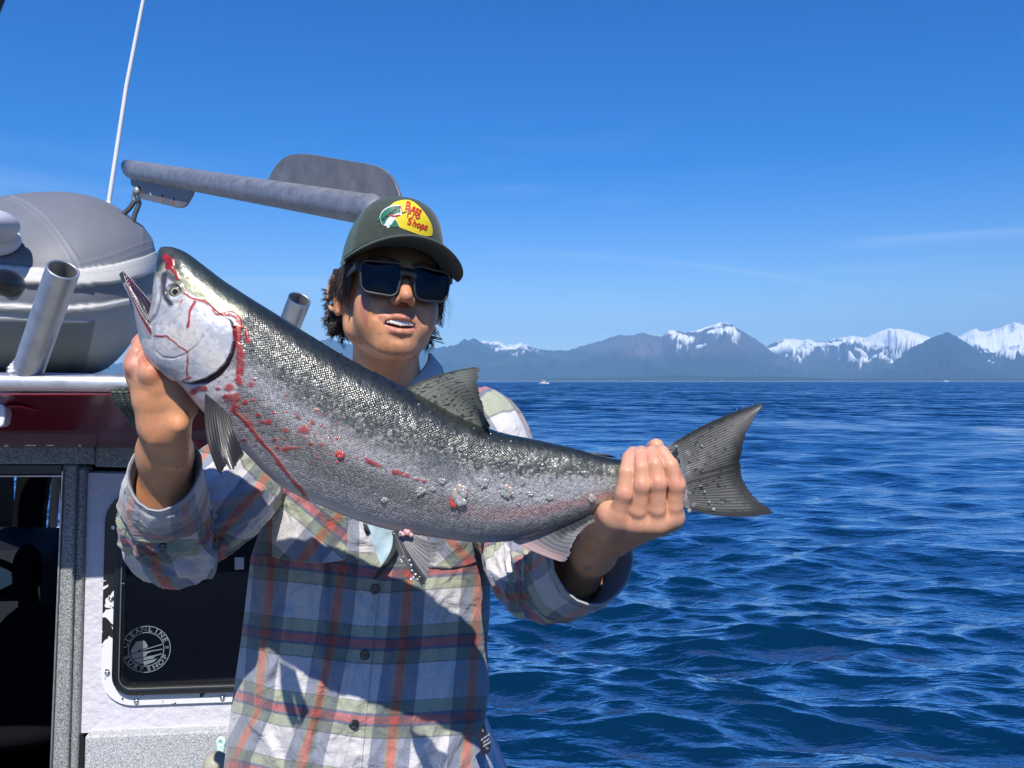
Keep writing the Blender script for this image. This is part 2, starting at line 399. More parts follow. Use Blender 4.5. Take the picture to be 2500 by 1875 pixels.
    r = np.concatenate([[0.4, 1.2, 2.2], r1, np.geomspace(100, 21500, 60)])
    a1 = np.linspace(-43, 43, 560); a = np.radians(np.concatenate([a1, np.linspace(46, 314, 68)]))
    Rr, A = np.meshgrid(r, a, indexing='ij'); X = Rr * np.sin(A); Y = Rr * np.cos(A)
    dr = np.gradient(r)[:, None]; sp = np.maximum(dr, Rr * 0.0027)
    Z = np.zeros_like(X); DX = np.zeros_like(X); DY = np.zeros_like(X)
    rg = np.random.default_rng(12)
    for i in range(110):
        lam = 0.16 * (26 ** rg.random()); th = rg.normal(0.10, 0.36) ; k = 2 * np.pi / lam
        amp = 0.0078 * lam ** 0.85 * (0.6 + 0.8 * rg.random()); ph = rg.random() * 6.28
        if lam > 1.6: amp *= 0.5
        w = sstep(2.0, 4.0, lam / sp); arg = k * (X * math.sin(th) + Y * math.cos(th)) + ph
        wob = 0.7 * np.sin(0.31 * k * (X * math.cos(th) - Y * math.sin(th)) + ph * 3) 
        Z += w * amp * np.sin(arg + wob); q = 0.9
        DX -= w * q * amp * math.sin(th) * -np.cos(arg + wob); DY -= w * q * amp * math.cos(th) * -np.cos(arg + wob)
    mod = 0.75 + 0.5 * fbm(np.stack([X * .12, Y * .12, X * 0], -1), 2, 3)
    side = (np.abs(A) < 0.76)
    Z = Z * mod * side * 1.15; Z[-40:] = 0
    G = np.stack([X + DX * side, Y + DY * side, Z], -1)
    o = grid('sea', G, m, cv=True, flip=False); tag(o, kind='structure')
    return o
build_water()

def c8(pts): return [(950 + x / 1.427, 750 + y / 1.427) for x, y in pts]
RIDGES = {
 'main': (10500, [(-700, 925), (-300, 890), (100, 900), (500, 870), (640, 850), (760, 836), (777, 831), (804, 825), (850, 838), (930, 850)] + c8([(110,140),(180,138),(230,130),(250,118),(262,108),(275,113),(295,104),(320,120),(350,142),(380,140),(440,146),(475,124),(500,140),(560,148),(620,150),(680,130),(740,115),(800,93),(830,98),(880,88),(930,98),(950,100),(975,76),(1000,80),(1040,84),(1080,76),(1130,60),(1155,50),(1190,55),(1215,74),(1250,92),(1300,125),(1350,165),(1400,190),(1450,215),(1520,235),(1600,252)])),
 'snow': (11800, c8([(200,180),(300,130),(325,113),(350,122),(380,118),(400,130),(430,130),(460,121),(480,140),(560,180),(1200,190),(1300,150),(1325,128),(1380,108),(1430,112),(1470,112),(1500,120),(1560,106),(1610,98),(1660,106),(1700,86),(1740,72),(1800,77),(1860,95),(1910,112),(1960,112),(2000,92),(2040,70),(2065,84),(2090,80),(2140,64),(2180,50),(2230,62),(2330,80),(2450,120),(2600,200)])),
 'foot': (11000, c8([(1250,240),(1330,190),(1400,170),(1460,178),(1540,165),(1620,172),(1700,168),(1760,158),(1850,165),(1950,150),(2060,128),(2120,140),(2180,124),(2260,134),(2400,150),(2600,215)])),
 'cone': (10000, c8([(1560,245),(1640,215),(1700,195),(1780,160),(1850,125),(1900,100),(1925,90),(1945,86),(1965,93),(1990,108),(2050,145),(2120,185),(2180,205),(2260,220),(2400,235),(2500,246)])),
}
def build_ridge(key, name, seed):
    dist, prof = RIDGES[key]; px = np.array([p[0] for p in prof]); py = np.array([p[1] for p in prof])
    n, m = 700, 90
    gx = np.linspace(px[0], px[-1], n); H = np.interp(gx, px, HY - py)
    H = H + (2.6 * ridged(np.stack([gx / 13, gx * 0, gx * 0], -1), 4, seed) - 1.0) * np.clip(H / 45, 0, 1)
    H = np.maximum(H, 0) / F * dist
    depth = dist * 0.3; t = np.linspace(-1, 0.45, m)           # t=0 is the ridge line, -1 the near foot
    T, GX = np.meshgrid(t, gx, indexing='ij'); Hh = H[None] + 0 * T
    d = dist + T * depth
    x = (GX - CX) / F * dist * (1 + 0.0 * T) * (d / dist)
    base = np.where(T < 0, (1 + T) ** 1.25, 1 - (T / 0.45) ** 2 * 0.5)
    k = 9000.0 / dist
    w = np.clip(-T * 4, 0, 1) * np.clip((1 + T) * 3, 0, 1)
    sc = 1 / 900.0
    warp = fbm(np.stack([x * sc, d * sc, x * 0], -1), 3, seed + 5) * 0.8
    rg = ridged(np.stack([x * sc * 2.2 + warp, d * sc * 0.8, x * 0], -1), 5, seed + 9, 0.6)
    Z = Hh * base + w * (rg - 0.35) * Hh * 0.5
    # a near point must not stand above the sight line of the ridge behind it
    Z = np.minimum(Z, Hh * d / dist * np.where(T < -0.02, 0.985, 1.0)) if key != 'x' else Z
    P_ = np.stack([x, d, np.maximum(Z, -5) + 0 * T], -1)
    # slopes for the cover
    gz_x = np.gradient(Z, axis=1) / (np.gradient(x, axis=1) + 1e-6); gz_y = np.gradient(Z, axis=0) / (np.gradient(d, axis=0) + 1e-6)
    slope = np.hypot(gz_x, gz_y)
    hpx = Z / d * F                                            # height as an angle
    nz = fbm(np.stack([x / 260, d / 260, Z / 260], -1), 5, seed + 20)
    nz2 = fbm(np.stack([x / 1300, d / 1300, Z / 700], -1), 4, seed + 30)
    col = np.zeros(P_.shape); col[:] = (0.012, 0.024, 0.024)
    paint(col, (0.026, 0.044, 0.030), sstep(-0.1, 0.5, nz2 + 0.4 * nz))
    rock = (0.065, 0.062, 0.075)
    if key == 'main':
        pxn = GX
        paint(col, rock, sstep(60, 82, hpx + 16 * nz + 6 * nz2) * (pxn > 1400))
        paint(col, (0.11, 0.08, 0.075), sstep(0, 0.3, nz + 0.5) * np.exp(-((pxn - 1575) / 55) ** 2) * sstep(50, 66, hpx + 12 * nz))
        snow = sstep(0.05, 0.13, nz * 1.3 + 0.55 * (rg - 0.35) + (hpx - 124) / 60) * np.clip((pxn - 1610) / 30, 0, 1) * np.clip((1815 - pxn) / 20, 0, 1)
        snow = np.maximum(snow, sstep(0.05, 0.2, nz + (hpx - 74) / 26) * (np.abs(pxn - 1270) < 60) * 0.8)
        snow = np.maximum(snow, sstep(0.1, 0.25, nz + (hpx - 118) / 50) * (pxn > 1500) * (pxn < 1600))
        paint(col, rock, 0.5 * sstep(0.25, 0.4, nz) * np.exp(-((pxn - 1690) / 16) ** 2) * (hpx > 18))
    elif key == 'snow':
        snow = sstep(-0.02, 0.08, nz * 1.6 + 0.7 * (rg - 0.35) + (hpx - 76) / 34)
        paint(col, rock, 0.5 + 0 * hpx)
    elif key == 'foot':
        snow = sstep(0.02, 0.15, nz * 1.2 + (hpx - 70) / 22)
    else:
        snow = np.zeros(hpx.shape)
    paint(col, (0.86, 0.88, 0.9), snow)
    mt = MOUNT
    o = grid(name, P_, mt, col=col.reshape(-1, 3)); tag(o, kind='structure'); return o
MOUNT = mat('mountain_cover', attr=True, rough=0.95, spec=0.1)
build_ridge('main', 'mountain_ridge', 1); build_ridge('snow', 'snowy_mountain_range', 2)
build_ridge('foot', 'foothills', 3); build_ridge('cone', 'cone_mountain', 4)

def build_shore():
    # low wooded shore: a sloping bank and a mass of small conifers
    pr = c8([(100,252),(300,250),(440,252),(545,249),(600,243),(700,245),(800,241),(950,238),(1000,235),(1100,238),(1200,240),(1300,238),(1450,242),(1530,247),(1700,248),(1900,246),(2200,248),(2600,246)])
    px = np.array([p[0] for p in pr]); py = np.array([p[1] for p in pr]); dist = 6500.0
    gx = np.linspace(px[0], px[-1], 500); hh = np.maximum(HY - np.interp(gx, px, py), 1.2) / F * dist
    prof = [(0, -3), (4, 1.5), (30, 5)]
    rows = [np.stack([(gx - CX) / F * dist, dist + 0 * gx, 0 * gx - 3], -1), np.stack([(gx - CX) / F * dist, dist + 12 + 0 * gx, 0 * gx + 2.5], -1),
            np.stack([(gx - CX) / F * dist, dist + 120 + 0 * gx, hh * 0.45], -1), np.stack([(gx - CX) / F * dist, dist + 500 + 0 * gx, hh * 0.6], -1), np.stack([(gx - CX) / F * dist, dist + 900 + 0 * gx, 0 * gx - 3], -1)]
    G = np.stack(rows); col = np.zeros(G.shape); col[:] = (0.03, 0.045, 0.025); col[0:2] = (0.16, 0.15, 0.13)
    o = grid('shore', G, MOUNT, col=col.reshape(-1, 3)); tag(o, kind='structure')
    V, T3, C = [], [], []; n = 0
    for k in range(9000):
        x = random.uniform(px[3] - 20, px[-1]); 
        if x < px[3] and random.random() < .5: continue
        if x > 2030 and random.random() < 0.6: continue
        dd = dist + 20 + 400 * random.random(); h = max(HY - np.interp(x, px, py), 1.2) / F * dist
        g0 = min(h * 0.5, 2.5 + (dd - dist) * 0.1 * h / 40); th = (h - g0) * random.uniform(0.55, 1.12); w = th * random.uniform(0.22, 0.4)
        X = (x - CX) / F * dist * dd / dist
        for a in (0, 2.1, 4.2): V.append((X + w * math.cos(a), dd + w * math.sin(a), g0 - 1))
        V.append((X, dd, g0 + th)); T3 += [(n, n + 1, n + 3), (n + 1, n + 2, n + 3), (n + 2, n, n + 3)]
        c = random.uniform(0.6, 1.4); C += [(0.016 * c, 0.032 * c, 0.018 * c)] * 4; n += 4
    o = mk('distant_forest', V, np.array(T3), MOUNT, col=np.array(C), smooth=False); tag(o, kind='stuff')
build_shore()

def far_boat(px, py, dist, L, label):
    # far boats: the nearer is a small white cabin cruiser
    root = empty('far_boat', tuple(P(px, py, dist) * [1, 1, 0]))
    tag(root, label, 'boat')
    x0, y0, _ = root.location
    W = mat('boat_white', (0.8, 0.8, 0.8), 0.4); K = mat('boat_window', (0.02, 0.03, 0.04), 0.1)
    st = np.linspace(0, 1, 9); b = MB(); rows = []
    for s_ in st:
        hw = 0.16 * L * (1 - s_ ** 3) + 0.01; top = 0.1 * L * (1 + 0.5 * s_); xx = -L / 2 + L * s_
        rows.append([(xx, -hw, top), (xx - .02 * L * s_, -hw * .8, 0), (xx - .04 * L * s_, 0, -0.06 * L), (xx - .02 * L * s_, hw * .8, 0), (xx, hw, top)])
    rows = np.array(rows) + [x0, y0, 0]; b.add(rows, gridq(9, 5)); b.add(rows[:, [0, 4]], gridq(9, 2)); b.add(rows[0], np.array([[0, 1, 2, 3, 4]]))
    b.build('hull', W, root)
    b = MB(); b.box((x0 - 0.05 * L, y0, 0.2 * L), (0.4 * L, 0.24 * L, 0.16 * L)); b.box((x0 - .05 * L, y0, .3 * L), (.46 * L, .27 * L, .02 * L)); b.build('cabin', W, root, smooth=False)
    b = MB(); b.box((x0 - 0.05 * L, y0, 0.235 * L), (0.36 * L, 0.25 * L, 0.06 * L)); b.build('window', K, root, smooth=False)
    b = MB(); b.tube([(x0 - .1 * L, y0, .3 * L), (x0 - .1 * L, y0, .42 * L)], .008 * L, 6); b.build('mast', W, root)
far_boat(1328, 934, 620, 8.0, 'small white motor cruiser under way near the far wooded shore')
far_boat(2310, 932, 3200, 22.0, 'pale speck of a boat by the shore below the cone shaped mountain')

def build_haze():
    m = bpy.data.materials.new('haze'); m.use_nodes = True; N, L = m.node_tree.nodes, m.node_tree.links
    N.remove(N['Principled BSDF']); v = N.new('ShaderNodeVolumePrincipled')
    v.inputs['Color'].default_value = (0.30, 0.60, 1.0, 1); v.inputs['Density'].default_value = 8.2e-5; v.inputs['Anisotropy'].default_value = -0.35
    L.new(v.outputs[0], N['Material Output'].inputs['Volume'])
    b = MB(); b.box((0, 0, 745), (45000, 45000, 1510)); o = b.build('haze', m, smooth=False); tag(o, kind='stuff')
    o.location.z -= 0; return o
build_haze()
# ================================================================== the motor boat
AL = R(8.5)
BU = np.array([math.cos(AL), math.sin(AL), 0]); BN = np.array([math.sin(AL), -math.cos(AL), 0])   # along the bulkhead, and out of it
BO = P(271, 931, 1.9)
def W(px, py, off=0.0):
    """point on the plane of the cabin's aft bulkhead (off metres proud of it)"""
    o = BO + BN * off; r = np.array([(px - CX) / F, 1, (HY - py) / F]); c = np.array([0, 0, CAMZ])
    return c + r * (((o - c) @ BN) / (r @ BN))
def panel(px_pts, off, th, name, mt, parent, bev=0.003, seg=2):
    f = [W(x, y, off) for x, y in px_pts]; b = [p - BN * th for p in f]
    m = MB(); m.prism(f, b); o = m.build(name, mt, parent, smooth=False)
    if bev: bevel(o, bev, seg)
    return o
def rquad(q, r, n=8, inset=0.0):
    """rounded quadrilateral through 4 corner points (3D), radius r metres, inset inwards"""
    q = [np.asarray(p, float) for p in q]; out = []
    c = sum(q) / 4; nq = []
    for i in range(4):
        a, b, d = q[i], q[i - 1], q[(i + 1) % 4]; e1 = (b - a) / np.linalg.norm(b - a); e2 = (d - a) / np.linalg.norm(d - a)
        nq.append(a + (e1 + e2) * inset)
    rr = max(r - inset, 0.004)
    for i in range(4):
        a, b, d = nq[i], nq[i - 1], nq[(i + 1) % 4]; e1 = (b - a) / np.linalg.norm(b - a); e2 = (d - a) / np.linalg.norm(d - a)
        ce = a + (e1 + e2) * rr
        for t in np.linspace(0, 1, n): ang = t * math.pi / 2; out.append(ce - e2 * rr * math.cos(ang) - e1 * rr * math.sin(ang))
    return np.array(out)

def speckle(name, lo, hi, scale=260):
    m = bpy.data.materials.new(name); m.use_nodes = True; N, L = m.node_tree.nodes, m.node_tree.links; b = N['Principled BSDF']; b.inputs['Roughness'].default_value = 0.75
    t = N.new('ShaderNodeTexCoord'); n = N.new('ShaderNodeTexNoise'); n.inputs['Scale'].default_value = scale; n.inputs['Detail'].default_value = 2; n.inputs['Roughness'].default_value = 0.7
    c = N.new('ShaderNodeValToRGB'); c.color_ramp.elements[0].position = 0.38; c.color_ramp.elements[0].color = (*lo, 1); c.color_ramp.elements[1].position = 0.66; c.color_ramp.elements[1].color = (*hi, 1)
    e = c.color_ramp.elements.new(0.5); e.color = (*[(a * .55 + b_ * .45) for a, b_ in zip(lo, hi)], 1)
    L.new(t.outputs['Object'], n.inputs['Vector']); L.new(n.outputs['Fac'], c.inputs[0]); L.new(c.outputs[0], b.inputs['Base Color'])
    bp = N.new('ShaderNodeBump'); bp.inputs['Strength'].default_value = 0.5; bp.inputs['Distance'].default_value = 0.002; L.new(n.outputs['Fac'], bp.inputs['Height']); L.new(bp.outputs[0], b.inputs['Normal'])
    return m
M_SPK = speckle('speckled_deck_paint', (0.06, 0.07, 0.068), (0.52, 0.54, 0.52), 400)
M_SPK2 = speckle('speckled_grey_paint', (0.22, 0.23, 0.23), (0.72, 0.74, 0.74), 380)
M_CARPET = mat('light_lining', (0.66, 0.64, 0.68), 0.95, bump=[(60, 0.7, 0.006), (400, 0.6, 0.002)], var=(45, 0.07), sheen=0.3)
M_RED = mat('dark_red_paint', (0.16, 0.012, 0.03), 0.28, coat=0.6, var=(8, 0.15), bump=[(6, .15, .004)])
M_RED2 = mat('sun_streak_red', (0.36, 0.02, 0.04), 0.35, coat=0.3)  # brighter red standing in for sunlight on the soffit
M_ALU = mat('bare_aluminium', (0.52, 0.53, 0.54), 0.42, metal=0.85, var=(30, 0.16, 0.12), bump=[(90, 0.25, 0.001), (14, .15, .003)])
M_ALU2 = mat('weathered_aluminium', (0.30, 0.315, 0.34), 0.5, metal=0.6, var=(35, 0.25, 0.12), bump=[(120, 0.35, 0.001), (18, .3, .003)])
M_PLATE = mat('brushed_plate', (0.22, 0.215, 0.215), 0.5, metal=0.4, var=(22, 0.22, 0.1), bump=[(80, 0.2, .001)])
M_WELD = mat('weld_bead', (0.55, 0.56, 0.57), 0.35, metal=0.9, bump=[(160, 0.9, 0.004)])
M_BLACK = mat('black_plastic', (0.012, 0.012, 0.014), 0.32)
M_FRAMEK = mat('black_window_frame', (0.010, 0.011, 0.012), 0.22, coat=0.3)
M_GLASSK = mat('tinted_window_glass', (0.004, 0.005, 0.008), 0.03, spec=0.6)
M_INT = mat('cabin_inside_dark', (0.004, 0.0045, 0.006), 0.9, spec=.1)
M_INT2 = mat('cabin_inside_panel', (0.009, 0.012, 0.018), 0.7, spec=.2)
M_WHITE = mat('white_gelcoat', (0.78, 0.79, 0.80), 0.3, coat=0.3)
M_STEEL = mat('stainless_steel', (0.62, 0.62, 0.62), 0.22, metal=1.0)
M_RUST = mat('rust_stain', (0.17, 0.09, 0.045), 0.8)
def chipped():
    m = bpy.data.materials.new('chipped_white_black_flange'); m.use_nodes = True; N, L = m.node_tree.nodes, m.node_tree.links; b = N['Principled BSDF']; b.inputs['Roughness'].default_value = 0.4
    t = N.new('ShaderNodeTexCoord'); n = N.new('ShaderNodeTexNoise'); n.inputs['Scale'].default_value = 22; n.inputs['Detail'].default_value = 4; n.inputs['Distortion'].default_value = 0.6
    sp = N.new('ShaderNodeSeparateXYZ'); L.new(t.outputs['Object'], sp.inputs[0]); L.new(t.outputs['Object'], n.inputs['Vector'])
    mr_ = N.new('ShaderNodeMapRange'); mr_.inputs['From Min'].default_value = 1.64; mr_.inputs['From Max'].default_value = 1.36; mr_.inputs['To Min'].default_value = -0.22; mr_.inputs['To Max'].default_value = 0.16
    L.new(sp.outputs['Z'], mr_.inputs[0]); a = N.new('ShaderNodeMath'); a.operation = 'ADD'; L.new(n.outputs['Fac'], a.inputs[0]); L.new(mr_.outputs[0], a.inputs[1])
    c = N.new('ShaderNodeValToRGB'); c.color_ramp.interpolation = 'CONSTANT'; c.color_ramp.elements[0].color = (0.012, 0.012, 0.014, 1); c.color_ramp.elements[1].position = 0.52; c.color_ramp.elements[1].color = (0.80, 0.80, 0.78, 1)
    L.new(a.outputs[0], c.inputs[0]); L.new(c.outputs[0], b.inputs['Base Color'])
    return m
M_CHIP = chipped()

boat = empty('motor_boat', tuple(BO * [1, 1, 0] + [0, 0, 0.5]))
tag(boat, 'aluminium motor boat with dark red cabin top, speckled grey door frame and roof rail', 'boat')

def build_cabin():
    bh = panel([(212, 1155), (190, 1790), (985, 1760), (1000, 1168)], 0.0, 0.05, 'bulkhead_lining', M_CARPET, boat, 0)
    # speckled framing
    panel([(-420, 1086), (-420, 1134), (215, 1133), (232, 1134), (232, 1088)], 0.022, 0.05, 'door_header', M_SPK, boat)
    panel([(232, 1088), (232, 1140), (1000, 1156), (1000, 1092)], 0.016, 0.05, 'wall_header', M_SPK, boat)
    p = panel([(154, 1134), (124, 1900), (166, 1900), (187, 1134)], 0.024, 0.06, 'door_post', M_SPK, boat, 0.006)
    panel([(188, 1140), (167, 1900), (189, 1900), (210, 1140)], 0.014, 0.05, 'post_trim', M_SPK, boat, 0.008)
    panel([(150, 1150), (120, 1900), (124, 1900), (154, 1150)], 0.03, 0.02, 'door_track', M_ALU2, boat, 0.001)
    panel([(-420, 1134), (-420, 1162), (150, 1160), (152, 1134)], 0.004, 0.03, 'door_lintel', M_BLACK, boat)
    panel([(-420, 1163), (-420, 1166), (150, 1164), (150, 1161)], 0.008, 0.02, 'lintel_edge', M_ALU2, boat, 0)
    panel([(206, 1798), (203, 1940), (960, 1900), (965, 1768)], 0.03, 0.06, 'lower_panel', M_SPK2, boat, 0.006)
    panel([(190, 1794), (187, 1940), (202, 1940), (205, 1796)], 0.004, 0.03, 'panel_gap', M_BLACK, boat, 0)
    # rest of the bulkhead down to the deck and left of the door
    def wz(px, z, off=0):
        a = W(px, 1100, off); a[2] = z; return a
    m = MB(); f = [wz(200, 1.06), wz(985, 1.06), wz(985, 0.5), wz(200, 0.5)]; m.prism(f, [q - BN * .05 for q in f]); m.build('bulkhead_base', M_SPK2, boat, smooth=False)
    m = MB(); f = [wz(-420, 1.95), wz(-420, 0.5), wz(-900, 0.5), wz(-900, 1.95)]; m.prism(f, [q - BN * .05 for q in f]); m.build('bulkhead_side', M_SPK, boat, smooth=False)
    # roof: top sheet, red soffit that leans out to the rail, far edge
    def z_(p, z): q = p.copy(); q[2] = z; return q
    rows = []
    for px in np.linspace(-900, 1000, 40):
        a = W(px, 1092, 0.03); e = W(px, 968, 0.36); e2 = e + BN * 0.006 + [0, 0, 0.003]; t1 = e + [0, 0, 0.006]; t2 = e - BN * 0.15 + [0, 0, 0.012]; t3 = e - BN * 1.2 + [0, 0, 0.035]; t4 = e - BN * 2.3 + [0, 0, 0.0]; t5 = e - BN * 2.35 + [0, 0, -0.03]; t6 = e - BN * 2.2 - [0, 0, 0.10]; t7 = e - BN * .3 - [0, 0, 0.09]
        mid = (a + e) / 2 + BN * 0.018 - [0, 0, 0.012]
        rows.append([a, mid, e, e2, t1, t2, t3, t4, t5, t6, t7])
    G = np.array(rows); grid('roof_edge', G[:, :5], M_RED, boat, smooth=False); grid('cabin_roof', G[:, [4, 5, 6, 7, 8, 9, 10, 0]], M_SPK, boat, smooth=False)
    # sunlit streak on the soffit, put in as an added ridge of brighter red
    top = [(14, 990), (52, 989), (112, 1006), (210, 1028), (335, 1055), (500, 1078)]; bot = [(14, 995), (52, 997), (112, 1012), (210, 1040), (335, 1072), (500, 1100)]
    r = []
    for (x, y), (x2, y2) in zip(catmull(top, 30), catmull(bot, 30)):
        def so(y_): return 0.03 + 0.33 * (1092 - y_) / 124 + 0.022
        r.append([W(x, y, so(y) - .012), W(x, y + 1, so(y) + 0.01), W(x2, y2, so(y2) + 0.012), W(x2, y2 + 1, so(y2) - .012)])
    grid('soffit_sun_streak', np.array(r), M_RED2, boat, cv=True, smooth=False)
    m = MB()
    for x0, x1, y in ((60, 88, 1086), (112, 132, 1086), (248, 262, 1083), (270, 278, 1084), (302, 309, 1084), (8, 20, 1088), (190, 198, 1087)):
        f = [W(x0, y, .055), W(x1, y - 1, .055), W(x1 - 1, y + 3, .055), W(x0 + 2, y + 3, .055)]; m.prism(f, [q - BN * .006 for q in f])
    m.build('paint_chips', M_WHITE, boat, smooth=False)['kind'] = 'stuff'
    panel([(-14, 984), (-14, 1044), (2, 1044), (9, 1036), (13, 1015), (12, 992), (5, 985)], 0.33, 0.03, 'deck_light', M_WHITE, boat, 0.006)
    # inside of the cabin
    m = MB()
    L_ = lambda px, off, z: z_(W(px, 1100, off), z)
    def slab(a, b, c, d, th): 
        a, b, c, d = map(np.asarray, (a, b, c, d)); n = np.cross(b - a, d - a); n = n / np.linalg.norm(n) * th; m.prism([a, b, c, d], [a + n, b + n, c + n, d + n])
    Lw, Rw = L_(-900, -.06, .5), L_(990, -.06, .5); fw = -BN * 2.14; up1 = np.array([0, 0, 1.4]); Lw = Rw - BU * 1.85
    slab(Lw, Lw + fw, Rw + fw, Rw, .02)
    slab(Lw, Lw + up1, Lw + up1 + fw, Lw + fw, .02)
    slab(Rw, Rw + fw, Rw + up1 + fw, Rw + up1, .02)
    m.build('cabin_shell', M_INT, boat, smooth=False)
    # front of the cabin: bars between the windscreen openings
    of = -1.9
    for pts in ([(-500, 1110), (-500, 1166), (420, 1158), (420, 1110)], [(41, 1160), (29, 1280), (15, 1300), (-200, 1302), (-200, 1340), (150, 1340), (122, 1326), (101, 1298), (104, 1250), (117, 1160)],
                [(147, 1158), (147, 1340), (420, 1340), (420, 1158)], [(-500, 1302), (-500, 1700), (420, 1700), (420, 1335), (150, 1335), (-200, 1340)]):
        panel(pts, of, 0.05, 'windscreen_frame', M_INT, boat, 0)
    panel([(-200, 1166), (-200, 1302), (41, 1302), (41, 1166)], of - 0.03, 0.004, 'windscreen', mat('windscreen_glass', (1, 1, 1), 0.0, Transmission_Weight=1.0, IOR=1.01), boat, 0)
    panel([(117, 1160), (100, 1290), (120, 1330), (147, 1332), (147, 1160)], of - 0.03, 0.004, 'windscreen', bpy.data.materials['windscreen_glass'], boat, 0)
    m = MB(); m.tube([W(2, 1150, -2.6), W(22, 1260, -2.6), W(40, 1345, -2.6)], 0.02, 10); m.build('bow_rail', M_WHITE, boat)
    m = MB(); m.tube([W(138, 1165, -2.5), W(130, 1260, -2.5), W(126, 1345, -2.5)], 0.022, 10); m.build('bow_rail', M_INT2, boat)
    # helm: dash, screen, seat and wheel
    m = MB()
    f = [W(-200, 1342, -1.3), W(95, 1345, -1.3), W(100, 1370, -1.2), W(96, 1560, -1.2), W(-200, 1560, -1.2)]; m.prism(f, [q - BN * .5 for q in f]); bevel(m.build('helm_console', M_INT2, boat, smooth=False), .01)
    panel([(-40, 1384), (-40, 1442), (30, 1440), (27, 1382)], -1.19, 0.02, 'chart_screen', mat('dark_screen', (0.02, 0.04, 0.07), 0.1), boat, .004)
    m = MB(); c = W(-34, 1465, -0.85); a = np.linspace(0, 2 * np.pi, 40, endpoint=False); m.tube([c + .15 * (BU * math.cos(t) + np.array([0, 0, 1]) * math.sin(t) * .95 + BN * .3 * math.sin(t)) for t in a], .012, 8, closed=True)
    for t in (0.5, 2.6, 4.7): m.tube([c, c + .15 * (BU * math.cos(t) + np.array([0, 0, 1]) * math.sin(t) * .95 + BN * .3 * math.sin(t))], .009, 8)
    m.build('steering_wheel', M_INT, boat)
    m = MB(); m.ball(W(92, 1640, -0.7), (.16, .1, .22), 16); m.ball(W(70, 1740, -.6), (.24, .2, .07), 16); m.ball(W(75, 1560, -.7), (.09, .06, .08), 14); m.build('helm_seat', M_INT, boat)
    m = MB(); m.ball(W(68, 1390, -1.0), (.05, .04, .09), 14); m.tube([W(68, 1400, -1), W(70, 1560, -.9)], .03, 10); m.build('helm_seat_back', M_INT, boat)
build_cabin()

